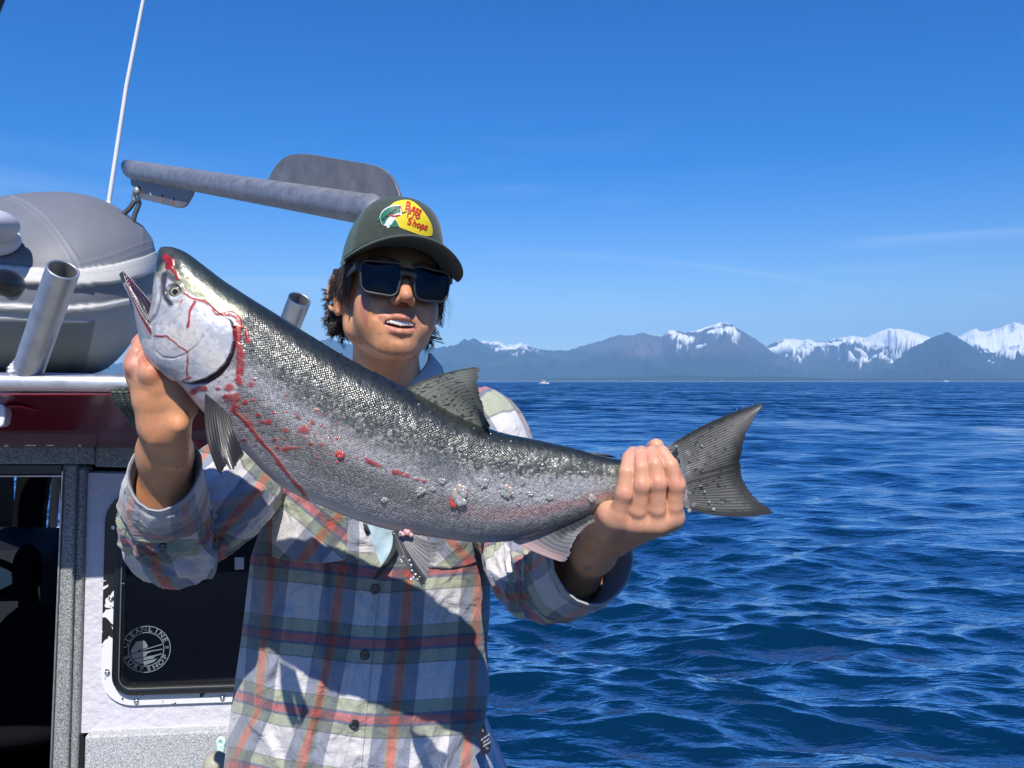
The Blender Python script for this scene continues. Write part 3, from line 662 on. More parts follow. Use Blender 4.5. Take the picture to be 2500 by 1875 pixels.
def build_window():
    q = [W(260, 1196, 0), W(246, 1723, 0), W(905, 1700, 0), W(915, 1206, 0)]
    w = tag(empty('window', tuple(q[1]), boat))
    def rg(off, ins, r=0.075): return rquad([p + BN * off for p in q], r, 9, ins)
    m = MB(); m.ring(rg(0.008, 0), rg(0.008, 0.026), rg(-.01, 0.026), rg(-.01, 0)); bevel(m.build('window_flange', M_CHIP, w, smooth=False), .0015)
    m = MB(); m.ring(rg(0.006, 0.022), rg(0.006, 0.052), rg(-.03, 0.052), rg(-.03, 0.022))
    a, b, c = rg(0.006, .024), rg(.022, .030), rg(.022, .044); d = rg(.002, .052); G = np.stack([a, b, c, d], 1); m.add(G, gridq(len(a), 4, True, False)); m.build('window_frame', M_FRAMEK, w, smooth=True)
    m = MB(); a = rg(.0225, 0.0435); b = rg(.0225, .0465); m.ring(a, b, rg(.017, .0465), rg(.017, .0435)); m.build('glazing_bead', mat('grey_bead', (.12, .13, .12), .3), w)
    m = MB(); f = rg(0.004, 0.05); m.prism(f, f - BN * .005); m.build('pane', M_GLASSK, w, smooth=False)
    panel([(296, 1424), (296, 1425.5), (303, 1425.5), (303, 1424)], .024, .003, 'frame_joint', M_ALU, w, 0)
    for x, y in ((277, 1287), (271, 1461), (262, 1643), (333, 1713), (543, 1704), (760, 1698)):
        m = MB(); c = W(x, y, .009); th = np.arange(12) / 12 * 2 * np.pi; rr = .0062
        Z = np.array([0, 0, 1.]); rows = [[c + BN * h + r * (BU * math.cos(t) + Z * math.sin(t)) for t in th] for h, r in ((-.002, rr), (.001, rr), (.0035, rr * .7), (.004, rr * .35), (.002, rr * .2), (.002, 0.0001))]
        m.add(np.array(rows), gridq(6, 12, False, True, flip=True)); m.build('screw', M_STEEL, w)
    # small plain grey square on the pane
    panel([(573, 1361), (573, 1391), (595, 1390), (596, 1361)], .006, .001, 'square_patch', mat('grey_patch', (.42, .42, .42), .6), w, 0)
    # round sticker: rings, letters on an arc, a hill over wave bands
    c = W(357, 1585, .006); Z = np.array([0, 0, 1.]); Rr = .0555; SK = mat('sticker_print', (.17, .21, .23), .5); SKD = mat('sticker_print_dark', (.028, .04, .055), .5)
    st = tag(empty('sticker', tuple(c), w))
    tilt = R(2)
    def lp(x, y, h=0): xr = x * math.cos(tilt) - y * math.sin(tilt); yr = x * math.sin(tilt) + y * math.cos(tilt); return c + BU * xr + Z * yr + BN * h
    # (a third level is the last: the print is joined by tone)
    A, B = MB(), MB()
    def flat(m, pts, h=.0004): m.add([lp(x, y, h) for x, y in pts], np.array([list(range(len(pts)))]))
    def arc(m, r0, r1, a0, a1, n=24):
        t = np.radians(np.linspace(a0, a1, n)); G = np.array([[lp(r0 * math.cos(x), r0 * math.sin(x), .0004), lp(r1 * math.cos(x), r1 * math.sin(x), .0004)] for x in t]); m.add(G, gridq(n, 2))
    for r0, r1 in ((Rr * .965, Rr), (Rr * .70, Rr * .735)): arc(A, r0, r1, -98, 100, 50); arc(B, r0, r1, 100, 262, 40)
    k = Rr
    # hill (dark left, light right), white water streaks
    flat(B, [(-.42*k,.30*k),(-.40*k,.36*k),(-.12*k,.38*k),(-.12*k,-.02*k),(-.30*k,-.0*k),(-.36*k,-.10*k),(-.62*k,-.12*k),(-.60*k,.05*k)])
    flat(A, [(-.12*k,.38*k),(-.04*k,.36*k),(.04*k,.22*k),(.08*k,.10*k),(-.0*k,.06*k),(-.12*k,.04*k)])
    flat(B, [(-.62*k,-.15*k),(-.36*k,-.13*k),(-.12*k,-.02*k),(-.12*k,-.30*k),(-.56*k,-.36*k)]); flat(B, [(-.54*k,-.39*k),(-.12*k,-.33*k),(-.12*k,-.62*k),(-.36*k,-.56*k)])
    flat(A, [(-.12*k,.00*k),(.66*k,.18*k),(.66*k,.14*k),(-.12*k,-.04*k)]); flat(A, [(-.12*k,-.10*k),(.66*k,-.03*k),(.66*k,-.07*k),(.20*k,-.12*k),(.02*k,-.20*k),(-.03*k,-.30*k),(-.12*k,-.33*k)])
    flat(A, [(-.12*k,-.36*k),(.10*k,-.30*k),(.32*k,-.28*k),(.62*k,-.22*k),(.60*k,-.27*k),(.36*k,-.33*k),(.26*k,-.42*k),(-.12*k,-.46*k)]); flat(A, [(-.12*k,-.50*k),(.24*k,-.46*k),(.44*k,-.42*k),(.30*k,-.56*k),(.0*k,-.66*k),(-.12*k,-.66*k)])
    arc(A, Rr * .78, Rr * .92, -2, 0, 2); arc(A, Rr * .78, Rr * .92, 2, 4, 2)
    def letters(txt, a_mid, step, flip):
        for i, ch in enumerate(txt):
            a = R(a_mid + (i - (len(txt) - 1) / 2) * step * (1 if flip else -1))
            cu = bpy.data.curves.new('t', 'FONT'); cu.body = ch; cu.size = Rr * .27; cu.align_x = 'CENTER'; cu.align_y = 'CENTER'; cu.resolution_u = 3; cu.offset = Rr * .006
            ob = bpy.data.objects.new('t', cu); me = ob.to_mesh(); rr = Rr * .85; rot = a - math.pi / 2 + (math.pi if flip else 0)
            v = np.array([x.co[:] for x in me.vertices]); q = [list(p.vertices) for p in me.polygons]
            v = [(rr * math.cos(a) + (x * 1.25 * math.cos(rot) - y * math.sin(rot)), rr * math.sin(a) + (x * 1.25 * math.sin(rot) + y * math.cos(rot))) for x, y, _ in v]
            m = B if math.cos(a) < -.05 else A; V = [lp(x, y, .0004) for x, y in v]
            by = {}
            for f in q: by.setdefault(len(f), []).append(f)
            m.add(V, [np.array(x) for x in by.values()]); ob.to_mesh_clear(); bpy.data.objects.remove(ob)
    letters('CLEANLINE', 94, 17.5, False); letters('SURFSHOP', 266, 19, True)
    A.build('sticker_print', SK, w, smooth=False); B.build('sticker_print', SKD, w, smooth=False); bpy.data.objects.remove(st)
build_window()

def build_rail():
    rl = tag(empty('roof_rail', tuple(W(150, 933, .27)), boat))
    m = MB(); pts = [W(x, y, o_) for x, y, o_ in ((-900, 928, .34), (-300, 931, .345), (0, 933, .35), (200, 935, .35), (420, 938, .35), (640, 938, .34), (740, 938, .28), (770, 942, .2), (780, 955, .1))]
    m.tube(catmull(pts, 60), .0186, 18); m.build('rail_tube', M_ALU, rl)
    for x in (-120, 600): m = MB(); a = W(x, 934, .35); m.tube([a - [0, 0, .0], a - [0, 0, .05] - BN * .02], .014, 12); m.build('rail_foot', M_ALU, rl)
    def holder(top, base, ro, ri):
        top, base = np.asarray(top), np.asarray(base); ax = (top - base) / np.linalg.norm(top - base); u = np.cross(ax, [0, 1, 0]); u /= np.linalg.norm(u); v = np.cross(ax, u)
        t = np.arange(32) / 32 * 2 * np.pi; ring = lambda c, r: np.array([c + r * (u * math.cos(x) + v * math.sin(x)) for x in t])
        rows = [ring(base, ro * .98), ring(top, ro), ring(top + ax * .0012, ro - .0012), ring(top + ax * .0012, ri + .0012), ring(top, ri), ring(base + ax * .03, ri), ring(base + ax * .03, ri * .02)]
        m = MB(); m.add(np.array(rows), gridq(len(rows), 32, False, True)); o = m.build('rod_holder', M_ALU, rl, smooth=True)
        md = o.modifiers.new('e', 'EDGE_SPLIT'); md.split_angle = R(35)
        m = MB(); wr = ring(base + ax * .02, ro * 1.02); n = 32
        for k in range(26): 
            a = k / 26 * 6.283; p = base + ax * (.012 + .018 * math.cos(a * 1)) + (u * math.cos(a) + v * math.sin(a)) * ro * 1.02; m.ball(p, .0065 + .002 * math.sin(k * 5), 6)
        m.build('weld_bead', M_WELD, rl)
    holder(P(154, 658, 1.44), P(60, 930, 1.57), .0275, .0233)
    holder(P(732, 730, 2.06), P(655, 928, 2.2), .029, .0245)
build_rail()

def build_arm():
    def AX(x):           # axis of the pipe: photo pixel, depth
        iv = .385 + (x - 312) / 366 * .164; return 413 + (x - 312) * .1685, 1 / iv
    ar = tag(empty('rigging_arm', tuple(P(960, 522, 1.54)), boat))
    pts = [P(x, AX(x)[0], AX(x)[1]) for x in np.linspace(322, 895, 30)]; m = MB(); a0, a1 = pts[0], pts[-1]; dr = (a1 - a0) / np.linalg.norm(a1 - a0)
    n = 36; u = np.cross(dr, [0, 0, 1]); u /= np.linalg.norm(u); v = np.cross(u, dr); t = np.arange(n) / n * 2 * np.pi
    rows = []
    for s_, r in ((0.012, .002), (0.006, .018), (0, .0265), (-.002, .029), (0, .030)):        # rounded far end, cut aslant
        rows.append([a0 - dr * (.02 + 0) + dr * (.012 - s_) + dr * (-.035 * math.sin(x) * (r / .03)) * 0.8 + r * (u * math.cos(x) + v * math.sin(x)) for x in t])
    for s_ in np.linspace(.05, 1, 12): rows.append([a0 + (a1 - a0) * s_ + .030 * (u * math.cos(x) + v * math.sin(x)) for x in t])
    m.add(np.array(rows), gridq(len(rows), n, False, True)); m.build('pipe', M_ALU2, ar)
    # elbow and mast behind the angler
    m = MB(); e = [a1, a1 + dr * .03, a1 + dr * .05 - [0, 0, .02], a1 + dr * .06 - [0, 0, .08], a1 + dr * .06 - [0, 0, .7], a1 + dr * .06 - [0, 0, 1.72]]; m.tube(catmull(e, 40), .030, 24); m.build('mast', M_ALU2, ar)
    def plate(pts, name, th=.006, up=True):
        f = []
        for x, y in pts: yy, d = AX(x); f.append(P(x, y, d))
        nn = np.cross(dr, [0, 0, 1]); nn /= np.linalg.norm(nn); f = np.array(f)
        m = MB(); m.prism(f - nn * th / 2, f + nn * th / 2); o = m.build(name, M_PLATE, ar, smooth=False); bevel(o, .0012, 2); return o
    c1 = lambda L: [(x / 2.212, 350 + y / 2.212) for x, y in L]
    pl = c1([(1440, 235), (1452, 200), (1470, 160), (1500, 115), (1535, 80), (1575, 61), (1620, 56), (1700, 62), (1850, 88), (1960, 105), (2030, 120), (2075, 140), (2115, 175), (2140, 215), (2160, 265), (2172, 330), (2172, 400), (2000, 350), (1700, 290)])
    plate(pl, 'plate')
    plate(c1([(706, 160), (712, 225), (740, 246), (752, 285), (775, 302), (965, 349), (990, 347), (1010, 335), (1040, 285), (1046, 268), (1045, 230), (900, 195)]), 'bracket')
    M2 = MB(); 
    for x in np.linspace(1446, 2050, 90):
        X_ = x / 2.212; yy, d = AX(X_); p = P(X_, 350 + (205 + (x - 1446) * .168) / 2.212, d); M2.ball(p - u * .006 * 0 + [0, -.004, -.002], (.0065, .005, .0045 + .0015 * random.random()), 5)
    M2.build('weld_bead', M_WELD, ar)
    for hx, hy in ((820, 272), (882, 285), (945, 303)):
        X_, Y_ = hx / 2.212, 350 + hy / 2.212; d = AX(X_)[1]; p = P(X_, Y_, d) 
        m = MB(); m.ball(p + [0, -.004, 0], (.0045, .001, .006), 8); m.build('bolt_hole', M_WHITE if hx == 820 else M_BLACK, ar)
        if hx > 820: m = MB(); m.ball(p + [0, -.0035, -.010], (.005, .0006, .013), 8); m.build('rust_streak', M_RUST, ar)
    # shackle and chain
    d = AX(337)[1]; c = lambda x, y, o=0: P(x / 2.212, 350 + y / 2.212, d + o)
    m = MB(); m.tube(catmull([c(742, 240, -.02), c(760, 262, -.02), c(748, 300, -.01), c(728, 310, 0), c(722, 285, 0), c(735, 250, -.01), c(742, 240, -.02)], 30), .0065, 8); m.ball(c(742, 258, -.02), .014, 8); m.build('shackle', M_ALU2, ar)
    m = MB(); m.tube(catmull([c(738, 305), c(722, 320), c(700, 350), c(670, 380), c(650, 400)], 14), .0075, 8); m.tube(catmull([c(738, 300), c(752, 320), c(742, 350), c(728, 385), c(722, 410), c(705, 440)], 14), .0075, 8); m.build('lifting_wire', mat('tarnished_steel', (.12, .13, .13), .45, metal=.7), ar)
build_arm()

def build_hull():
    def at(u, v, z): q = BO + BU * u - BN * v; return np.array([q[0], q[1], z])
    # deck, coamings and hull sides; u runs to starboard (right), v forward
    m = MB(); f = [at(-1.2, -2.6, .5), at(.9, -2.6, .5), at(.8, 2.4, .5), at(-1.2, 2.4, .5)]; m.prism(f, [q - [0, 0, .03] for q in f]); m.build('deck', M_SPK, boat, smooth=False)
    sheer = lambda v: 1.14 + .015 * max(v, 0) ** 2
    for s_, u0, name in ((1, 1.30, 'hull_side'), (-1, -1.30, 'hull_side')):
        rows = []
        for v in np.linspace(-2.8, 4.6, 40):
            k = 1 - max(0, (v - 1.2) / 3.4) ** 2.2; uu = ((.915 - .055 * max(v + .3, 0)) if s_ > 0 else -1.42 * k); z = sheer(v)
            rows.append([at(uu * .88, v, .5), at(uu - s_ * .13 * k, v, z - .02), at(uu - s_ * .12 * k, v, z), at(uu, v, z), at(uu + s_ * .012, v, z - .03), at(uu + s_ * 0, v, z - .09), at(uu * .93, v, .1), at(uu * .8, v, -.25)])
        grid(name, np.array(rows), mat('navy_hull_paint', (.05, .13, .32), .4, coat=.4, bump=[(5, .2, .01)]) if s_ == 1 else bpy.data.materials['navy_hull_paint'], boat, flip=s_ > 0)
    m = MB(); f = [at(-1.42, -2.8, 1.14), at(.96, -2.8, 1.14), at(.85, -2.8, -.2), at(-1.3, -2.8, -.2)]; m.prism(f, [q + BN * -.05 for q in f]); m.build('transom', M_SPK, boat, smooth=False)
    rows = []
    for v in np.linspace(2.1, 4.55, 12): k = 1 - max(0, (v - 1.2) / 3.4) ** 2.2; rows.append([at(-1.42 * k, v, sheer(v) - .005), at(-.2, v, sheer(v) + .04), at((.915 - .055 * (v + .3)), v, sheer(v) - .005)])
    grid('foredeck', np.array(rows), M_WHITE, boat)
build_hull()

m = MB(); m.tube([P(266, 492, 2.9), P(309, 210, 2.88), P(350, 0, 2.86), P(470, -620, 2.8)], [.0078, .0075, .0068, .005], 10); m.tube([P(266, 492, 2.9), P(262, 560, 2.9), P(258, 900, 2.9)], .010, 10); m.build('antenna', mat('antenna_white', (.82, .83, .85), .35), boat)
m = MB(); m.tube([P(-24, 60, 1.6), P(3, -10, 1.6), P(20, -60, 1.6)], .009, 8); m.tube([P(-24, 60, 1.6), P(-170, 420, 1.62), P(-330, 935, 1.64)], .009, 8); m.build('outrigger_pole', M_BLACK, boat)

def build_dinghy():
    c3 = lambda x, y: (x / 2.86, 380 + y / 2.86)
    tx = [-900, -500, -100, 0, 100, 250, 400, 560, 700, 850, 950, 1030, 1090, 1112, 1120]
    ty = [560, 400, 300, 285, 268, 253, 250, 262, 300, 375, 450, 530, 620, 680, 740]
    bx = [-900, -500, -100, 0, 400, 690, 760, 850, 960, 1040, 1090, 1112, 1120]
    by = [1200, 1420, 1500, 1505, 1528, 1522, 1480, 1400, 1250, 1100, 960, 850, 740]
    n, m_ = 320, 170
    a = np.concatenate([np.linspace(-900, 1000, 220), 1000 + 119.8 * np.sin(np.linspace(0, np.pi / 2, 61)[1:])]); th = np.linspace(0, 2 * np.pi, 2 * m_, endpoint=False)
    T, Bt = np.interp(a, tx, ty), np.interp(a, bx, by)
    k = np.exp(-0.5 * (np.arange(-12, 13) / 5) ** 2); k /= k.sum()
    T = np.convolve(np.pad(T, 12, 'edge'), k, 'valid'); Bt = np.convolve(np.pad(Bt, 12, 'edge'), k, 'valid')
    w = sstep(1060, 1119.8, a); T = T * (1 - w) + 739 * w; Bt = Bt * (1 - w) + 741 * w
    TH, A_ = np.meshgrid(th, a); mid = ((T + Bt) / 2)[:, None]; half = ((Bt - T) / 2)[:, None]
    cs, sn = np.cos(TH), np.sin(TH)
    Y = mid - half * np.sign(sn) * np.abs(sn) ** 0.9
    front = 0.44 * np.sqrt(np.clip(1 - ((a - 100) / 1022) ** 2, 0.0, 1))[:, None]
    d = 2.62 - front * np.sign(cs) * np.abs(cs) ** .9 * np.where(cs > 0, 1, .9)
    yl = lambda xs, ys: np.interp(A_, xs, ys)
    s1t = yl([-900, 0, 200, 400, 600, 800, 1000, 1110], [700, 762, 780, 792, 787, 760, 710, 668]); s1b = yl([-900, 0, 300, 560, 800, 1000, 1090, 1120], [810, 872, 905, 913, 890, 842, 803, 780])
    s2t = yl([-900, 0, 450, 700, 910, 1100], [980, 1030, 1053, 1032, 994, 950]); s2b = yl([-900, 0, 450, 700, 910, 1100], [1020, 1075, 1093, 1073, 1032, 985])
    s3t = yl([-900, 0, 430, 620], [1080, 1120, 1142, 1146]); s3b = yl([-900, 0, 430, 625], [1110, 1152, 1165, 1160])
    fr = (cs > -.2)
    def band(t, b, e=5): return sstep(t - e, t + e, Y) * sstep(b + e, b - e, Y) * fr
    B1, B2, B3 = band(s1t, s1b), band(s2t, s2b), band(s3t, s3b) * sstep(632, 616, A_)
    seam1 = np.abs(polydist(A_, Y, [(80, 285), (200, 330), (320, 430), (430, 560), (520, 690), (565, 770)])[0]); seam0 = polydist(A_, Y, [(20, 290), (150, 340), (290, 450), (400, 580), (480, 700), (520, 790)])[0]
    seam2 = polydist(A_, Y, [(560, 752), (750, 700), (950, 625), (1080, 585)])[0]; seam3 = polydist(A_, Y, [(620, 780), (800, 740), (980, 670), (1095, 628)])[0]
    patch = sstep(672, 660, A_ + (Y - 1160) * .22 * (Y > 1160)) * sstep(1152, 1160, Y) * fr
    sm4 = polydist(A_, Y, [(552, 1172), (548, 1290), (515, 1400), (470, 1510)])[0]; sm5 = polydist(A_, Y, [(590, 1172), (580, 1300), (545, 1420), (500, 1515)])[0]
    up = .016 * B1 * (0.6 + .4 * sstep(s1t, s1b, Y)) + .012 * B2 + .006 * B3 + .004 * patch + .0035 * sstep(14, 0, seam1) + .0015 * sstep(6, 0, seam0) + .002 * sstep(6, 0, seam2) + .002 * sstep(6, 0, seam3) - .003 * sstep(5, 0, sm4) - .002 * sstep(5, 0, sm5)
    seamd = sstep(8, 0, np.abs(Y - (s1t + .35 * (s1b - s1t)))) * B1
    px, py = c3(A_, Y); G = Pa(px, py, d); cen = Pa(c3(A_, mid)[0], c3(A_, mid)[1], 2.62); nv = G - cen; nv /= np.linalg.norm(nv, axis=-1)[..., None] + 1e-9
    G = G + nv * up[..., None]
    col = np.zeros(G.shape); col[:] = (.165, .175, .195)
    paint(col, (.32, .34, .36), sstep(s2t, s2b, Y) * fr); paint(col, (.16, .185, .195), patch); paint(col, (.21, .225, .25), .7 * sstep(16, 8, seam1))
    paint(col, (.24, .25, .27), .6 * sstep(5, 2, seam0) + .7 * sstep(5, 2, seam2) + .7 * sstep(5, 2, seam3)); paint(col, (.18, .20, .21), .6 * sstep(5, 1, sm4))
    paint(col, (.62, .61, .56), B1); paint(col, (.42, .42, .38), .5 * seamd); paint(col, (.70, .69, .64), B2); paint(col, (.45, .46, .44), B3)
    o = grid('inflatable_dinghy', G, mat('grey_hypalon', attr=True, rough=.55, bump=[(300, .12, .0008), (5, .15, .01)], var=(7, .06)), cv=True, col=col.reshape(-1, 3), flip=True)
    tag(o, 'upturned bow of a grey inflatable dinghy with white rubbing strakes, lying on the cabin roof', 'dinghy')
    # handle patch, valve cap and oar knob at the left edge
    m = MB(); 
    def blob(x, y, rx, ry, d, dz): 
        X_, Y_ = c3(x, y); return P(X_, Y_, d), (rx / 2.86 / F * d, dz, ry / 2.86 / F * d)
    c, r = blob(-20, 590, 170, 110, 2.19, .02); m.ball(c, r, 20); m.build('handle_patch', mat('pale_patch', (.68, .70, .76), .5), o)
    m = MB(); c, r = blob(-30, 475, 130, 96, 2.10, .07); m.ball(c, r, 24); c, r = blob(-30, 540, 120, 60, 2.13, .06); m.ball(c, r, 20); m.build('handle', mat('pale_rubber', (.50, .52, .58), .5), o)
    m = MB(); c, r = blob(50, 890, 82, 96, 1.98, .06); m.ball(c, r, 24); X_, Y_ = c3(-200, 900); m.tube([c, P(X_, Y_, 1.98)], .018, 12); k_ = m.build('oar', M_BLACK)
    tag(k_, 'black rounded oar grip sticking in at the left beside the grey dinghy', 'oar')
build_dinghy()

def build_rope():
    m = MB()
    for o_ in (0, 12, 26):
        pts = catmull([W(276 + o_, 952, .385), W(292 + o_, 985, .37), W(312 + o_, 1015, .34), W(326 + o_ * .6, 1036, .33), W(345 + o_ * .5, 1050, .32), W(375, 1048, .32)], 60)
        t = np.linspace(0, 60, 60)
        for ph in (0, 2.09, 4.19): m.tube(pts + np.stack([np.cos(t + ph), 0 * t, np.sin(t + ph)], -1) * .0035, .0035, 6)
    o = m.build('mooring_rope', mat('dark_rope', (.10, .12, .10), .9, var=(150, .6))); tag(o, 'dark green flecked rope looped over the edge of the red cabin top behind the wrist', 'rope')
    # small fishing hook lure hung on the lower panel, over a tan capped post
    m = MB(); c = lambda x, y, d_=1.80: P(280 + x / 4.2, 1480 + y / 4.2, d_)
    a = np.linspace(0, 2 * np.pi, 24, endpoint=False)
    m.tube([c(1092 + 34 * math.cos(t), 1392 + 38 * math.sin(t)) for t in a], .0045, 8, closed=True); m.tube(catmull([c(1070, 1420), c(1074, 1480), c(1088, 1520), c(1088, 1580)], 14), .006, 8); m.tube(catmull([c(1114, 1420), c(1108, 1480), c(1100, 1500)], 8), .0045, 8)
    m.tube(catmull([c(1088, 1500), c(1112, 1510), c(1110, 1560), c(1112, 1588), c(1128, 1560)], 16), .0038, 8); m.tube(catmull([c(1088, 1570), c(1070, 1596), c(1045, 1590), c(1034, 1572)], 16), .0038, 8); m.tube(catmull([c(1088, 1570), c(1105, 1600), c(1122, 1592)], 12), .0025, 8)
    o = m.build('fishing_hook', mat('pale_teal_metal', (.62, .85, .83), .35)); tag(o, 'pale teal fishing hook hanging against the speckled lower panel beside the shirt', 'fishing hook')
    m = MB(); cc = P(280 + 1035 / 4.2, 1480 + 1660 / 4.2, 1.68); t = np.arange(24) / 24 * 6.283
    rows = [[cc + [r * math.cos(x), r * math.sin(x), z] for x in t] for r, z in ((.025, -.03), (.026, -.005), (.027, 0), (.026, .012), (.021, .024), (.012, .031), (.001, .033))]
    m.add(np.array(rows), gridq(7, 24, False, True)); o = m.build('post_cap', mat('tan_cap', (.42, .40, .30), .45)); tag(o, 'tan domed cap on a short dark post at the foot of the bulkhead', 'post')
    m = MB(); m.tube([cc - [0, 0, .03], cc - [0, 0, 1.0]], .021, 16); m.build('post', M_BLACK, o)
build_rope()
# ================================================================== the angler
ANG = tag(empty('person', (-0.19, 1.42, 0.5)), 'man in green cap, dark sunglasses and plaid flannel shirt holding up the big salmon', 'person')
HO = P(953, 711, 1.36)
def rotm(yaw, pitch, roll):
    cz, sz, cx, sx_, cy, sy = math.cos(yaw), math.sin(yaw), math.cos(pitch), math.sin(pitch), math.cos(roll), math.sin(roll)
    Rz = np.array([[cz, -sz, 0], [sz, cz, 0], [0, 0, 1]]); Rx = np.array([[1, 0, 0], [0, cx, sx_], [0, -sx_, cx]]); Ry = np.array([[cy, 0, sy], [0, 1, 0], [-sy, 0, cy]])
    return Ry @ Rz @ Rx
HM = rotm(R(21.5), R(6.5), R(6))
def H2W(p): return np.asarray(p, float) @ HM.T + HO
def W2H(p): return (np.asarray(p, float) - HO) @ HM

def skin_mat():
    m = mat('skin', attr=True, rough=.46, sss=.0022, bump=[(900, .12, .0006), (220, .10, .0008)], spec=.45, coat=.08, coat_rough=.35); return m
M_SKIN = skin_mat()
SKIN = np.array((.72, .355, .175))

def head_field():
    f = Field((-.125, -.16, -.27), (.125, .13, .15), .00155)
    f.ell((0, .014, .045), (.074, .096, .085), .02); f.ell((0, -.028, -.005), (.064, .064, .085), .03); f.ell((0, -.030, -.062), (.054, .055, .044), .02)
    for s in (-1, 1):
        f.cap((s * .064, .016, -.03), (s * .051, -.002, -.070), .0145, .014, .024); f.cap((s * .051, -.002, -.070), (s * .018, -.066, -.101), .0150, .0155, .030)
        f.ell((s * .041, -.063, -.033), (.024, .023, .022), .024); f.ell((s * .041, -.056, -.058), (.020, .022, .024), .026)
        f.cap((s * .048, -.074, .026), (s * .012, -.086, .023), .009, .010, .016)
    f.ell((0, -.073, -.100), (.024, .018, .018), .020); f.ell((0, -.072, -.072), (.034, .022, .026), .018)
    # nose
    f.chain([(0, -.084, .020), (0, -.097, -.006), (0, -.1145, -.028)], [.0075, .0088, .0108], .009)
    for s in (-1, 1): f.ell((s * .0135, -.1025, -.0340), (.0085, .010, .0082), .006); f.ell((s * .0074, -.1085, -.0430), (.0042, .0060, .0036), .003, 'sub')
    # mouth: smile line pushed in, lips, opening
    f.ell((0, -.096, -.0725), (.0285, .021, .0092), .005, 'sub')
    up = [(-.0325, -.0765, -.0610), (-.021, -.0885, -.0612), (-.010, -.0955, -.0595), (-.004, -.0975, -.0588), (0, -.0972, -.0600), (.004, -.0975, -.0588), (.010, -.0955, -.0595), (.021, -.0885, -.0612), (.0325, -.0765, -.0610)]
    lo = [(-.0325, -.0765, -.0620), (-.024, -.0855, -.0735), (-.012, -.0925, -.0812), (0, -.0945, -.0835), (.012, -.0925, -.0812), (.024, -.0855, -.0735), (.0325, -.0765, -.0620)]
    f.chain(up, [.0014, .0022, .0031, .0034, .0031, .0034, .0031, .0022, .0014], .005); f.chain(lo, [.0018, .0038, .0056, .0060, .0056, .0038, .0018], .004)
    f.ell((0, -.0975, -.0703), (.0262, .019, .0056), .002, 'sub')
    for s in (-1, 1):
        f.chain([(s * .0185, -.1065, -.034), (s * .030, -.0985, -.044), (s * .0405, -.0885, -.060)], [.0024, .0030, .0018], .009, 'sub')
        pass
    f.ell((0, -.100, -.0940), (.018, .006, .004), .008, 'sub')
    f.cap((0, -.106, -.046), (0, -.1015, -.055), .0014, .0018, .004, 'sub')
    # ears
    for s in (-1, 1):
        a = R(12); M = np.array([[math.cos(s * .5), -math.sin(s * .5), 0], [math.sin(s * .5), math.cos(s * .5), 0], [0, 0, 1]])
        f.ell((s * .084, .022, -.014), (.0052, .0165, .029), .008, M=M)
        ring = [(s * (.080 + .0075 - .0075 * math.cos(t)), .0215 - .0165 * math.cos(t) * (1 if math.sin(t) > -.3 else .8), -.011 + .029 * math.sin(t)) for t in np.linspace(-2.2, 3.4, 16)]
        f.chain([(x + s * .002 * (y > .02), y, z) for x, y, z in ring], [.0033] * 16, .003); f.ell((s * .0815, .018, -.042), (.005, .0085, .0085), .006)
        f.ell((s * .0905, .017, -.012), (.0042, .0085, .015), .004, 'sub')
    # neck down into the collar
    b = W2H(P(946, 985, 1.42)); f.cap((0, .026, -.05), b, .053, .061, .03); f.cap((0, .0, -.115), b + [0, -.02, 0], .030, .045, .04)
    tr = W2H(P(915, 900, 1.40)); 
    V, Q = f.mesh(); V = relax(V, Q, 2, .5); return V, Q
def skin_noise(V, col, s=1.0):
    n1 = fbm(V * 38, 4, 71); n2 = fbm(V * 190, 3, 73)
    col *= (1 + .10 * n1 + .07 * n2)[:, None]; paint(col, (.54, .22, .14), sstep(.1, .6, n1) * .25 * s)
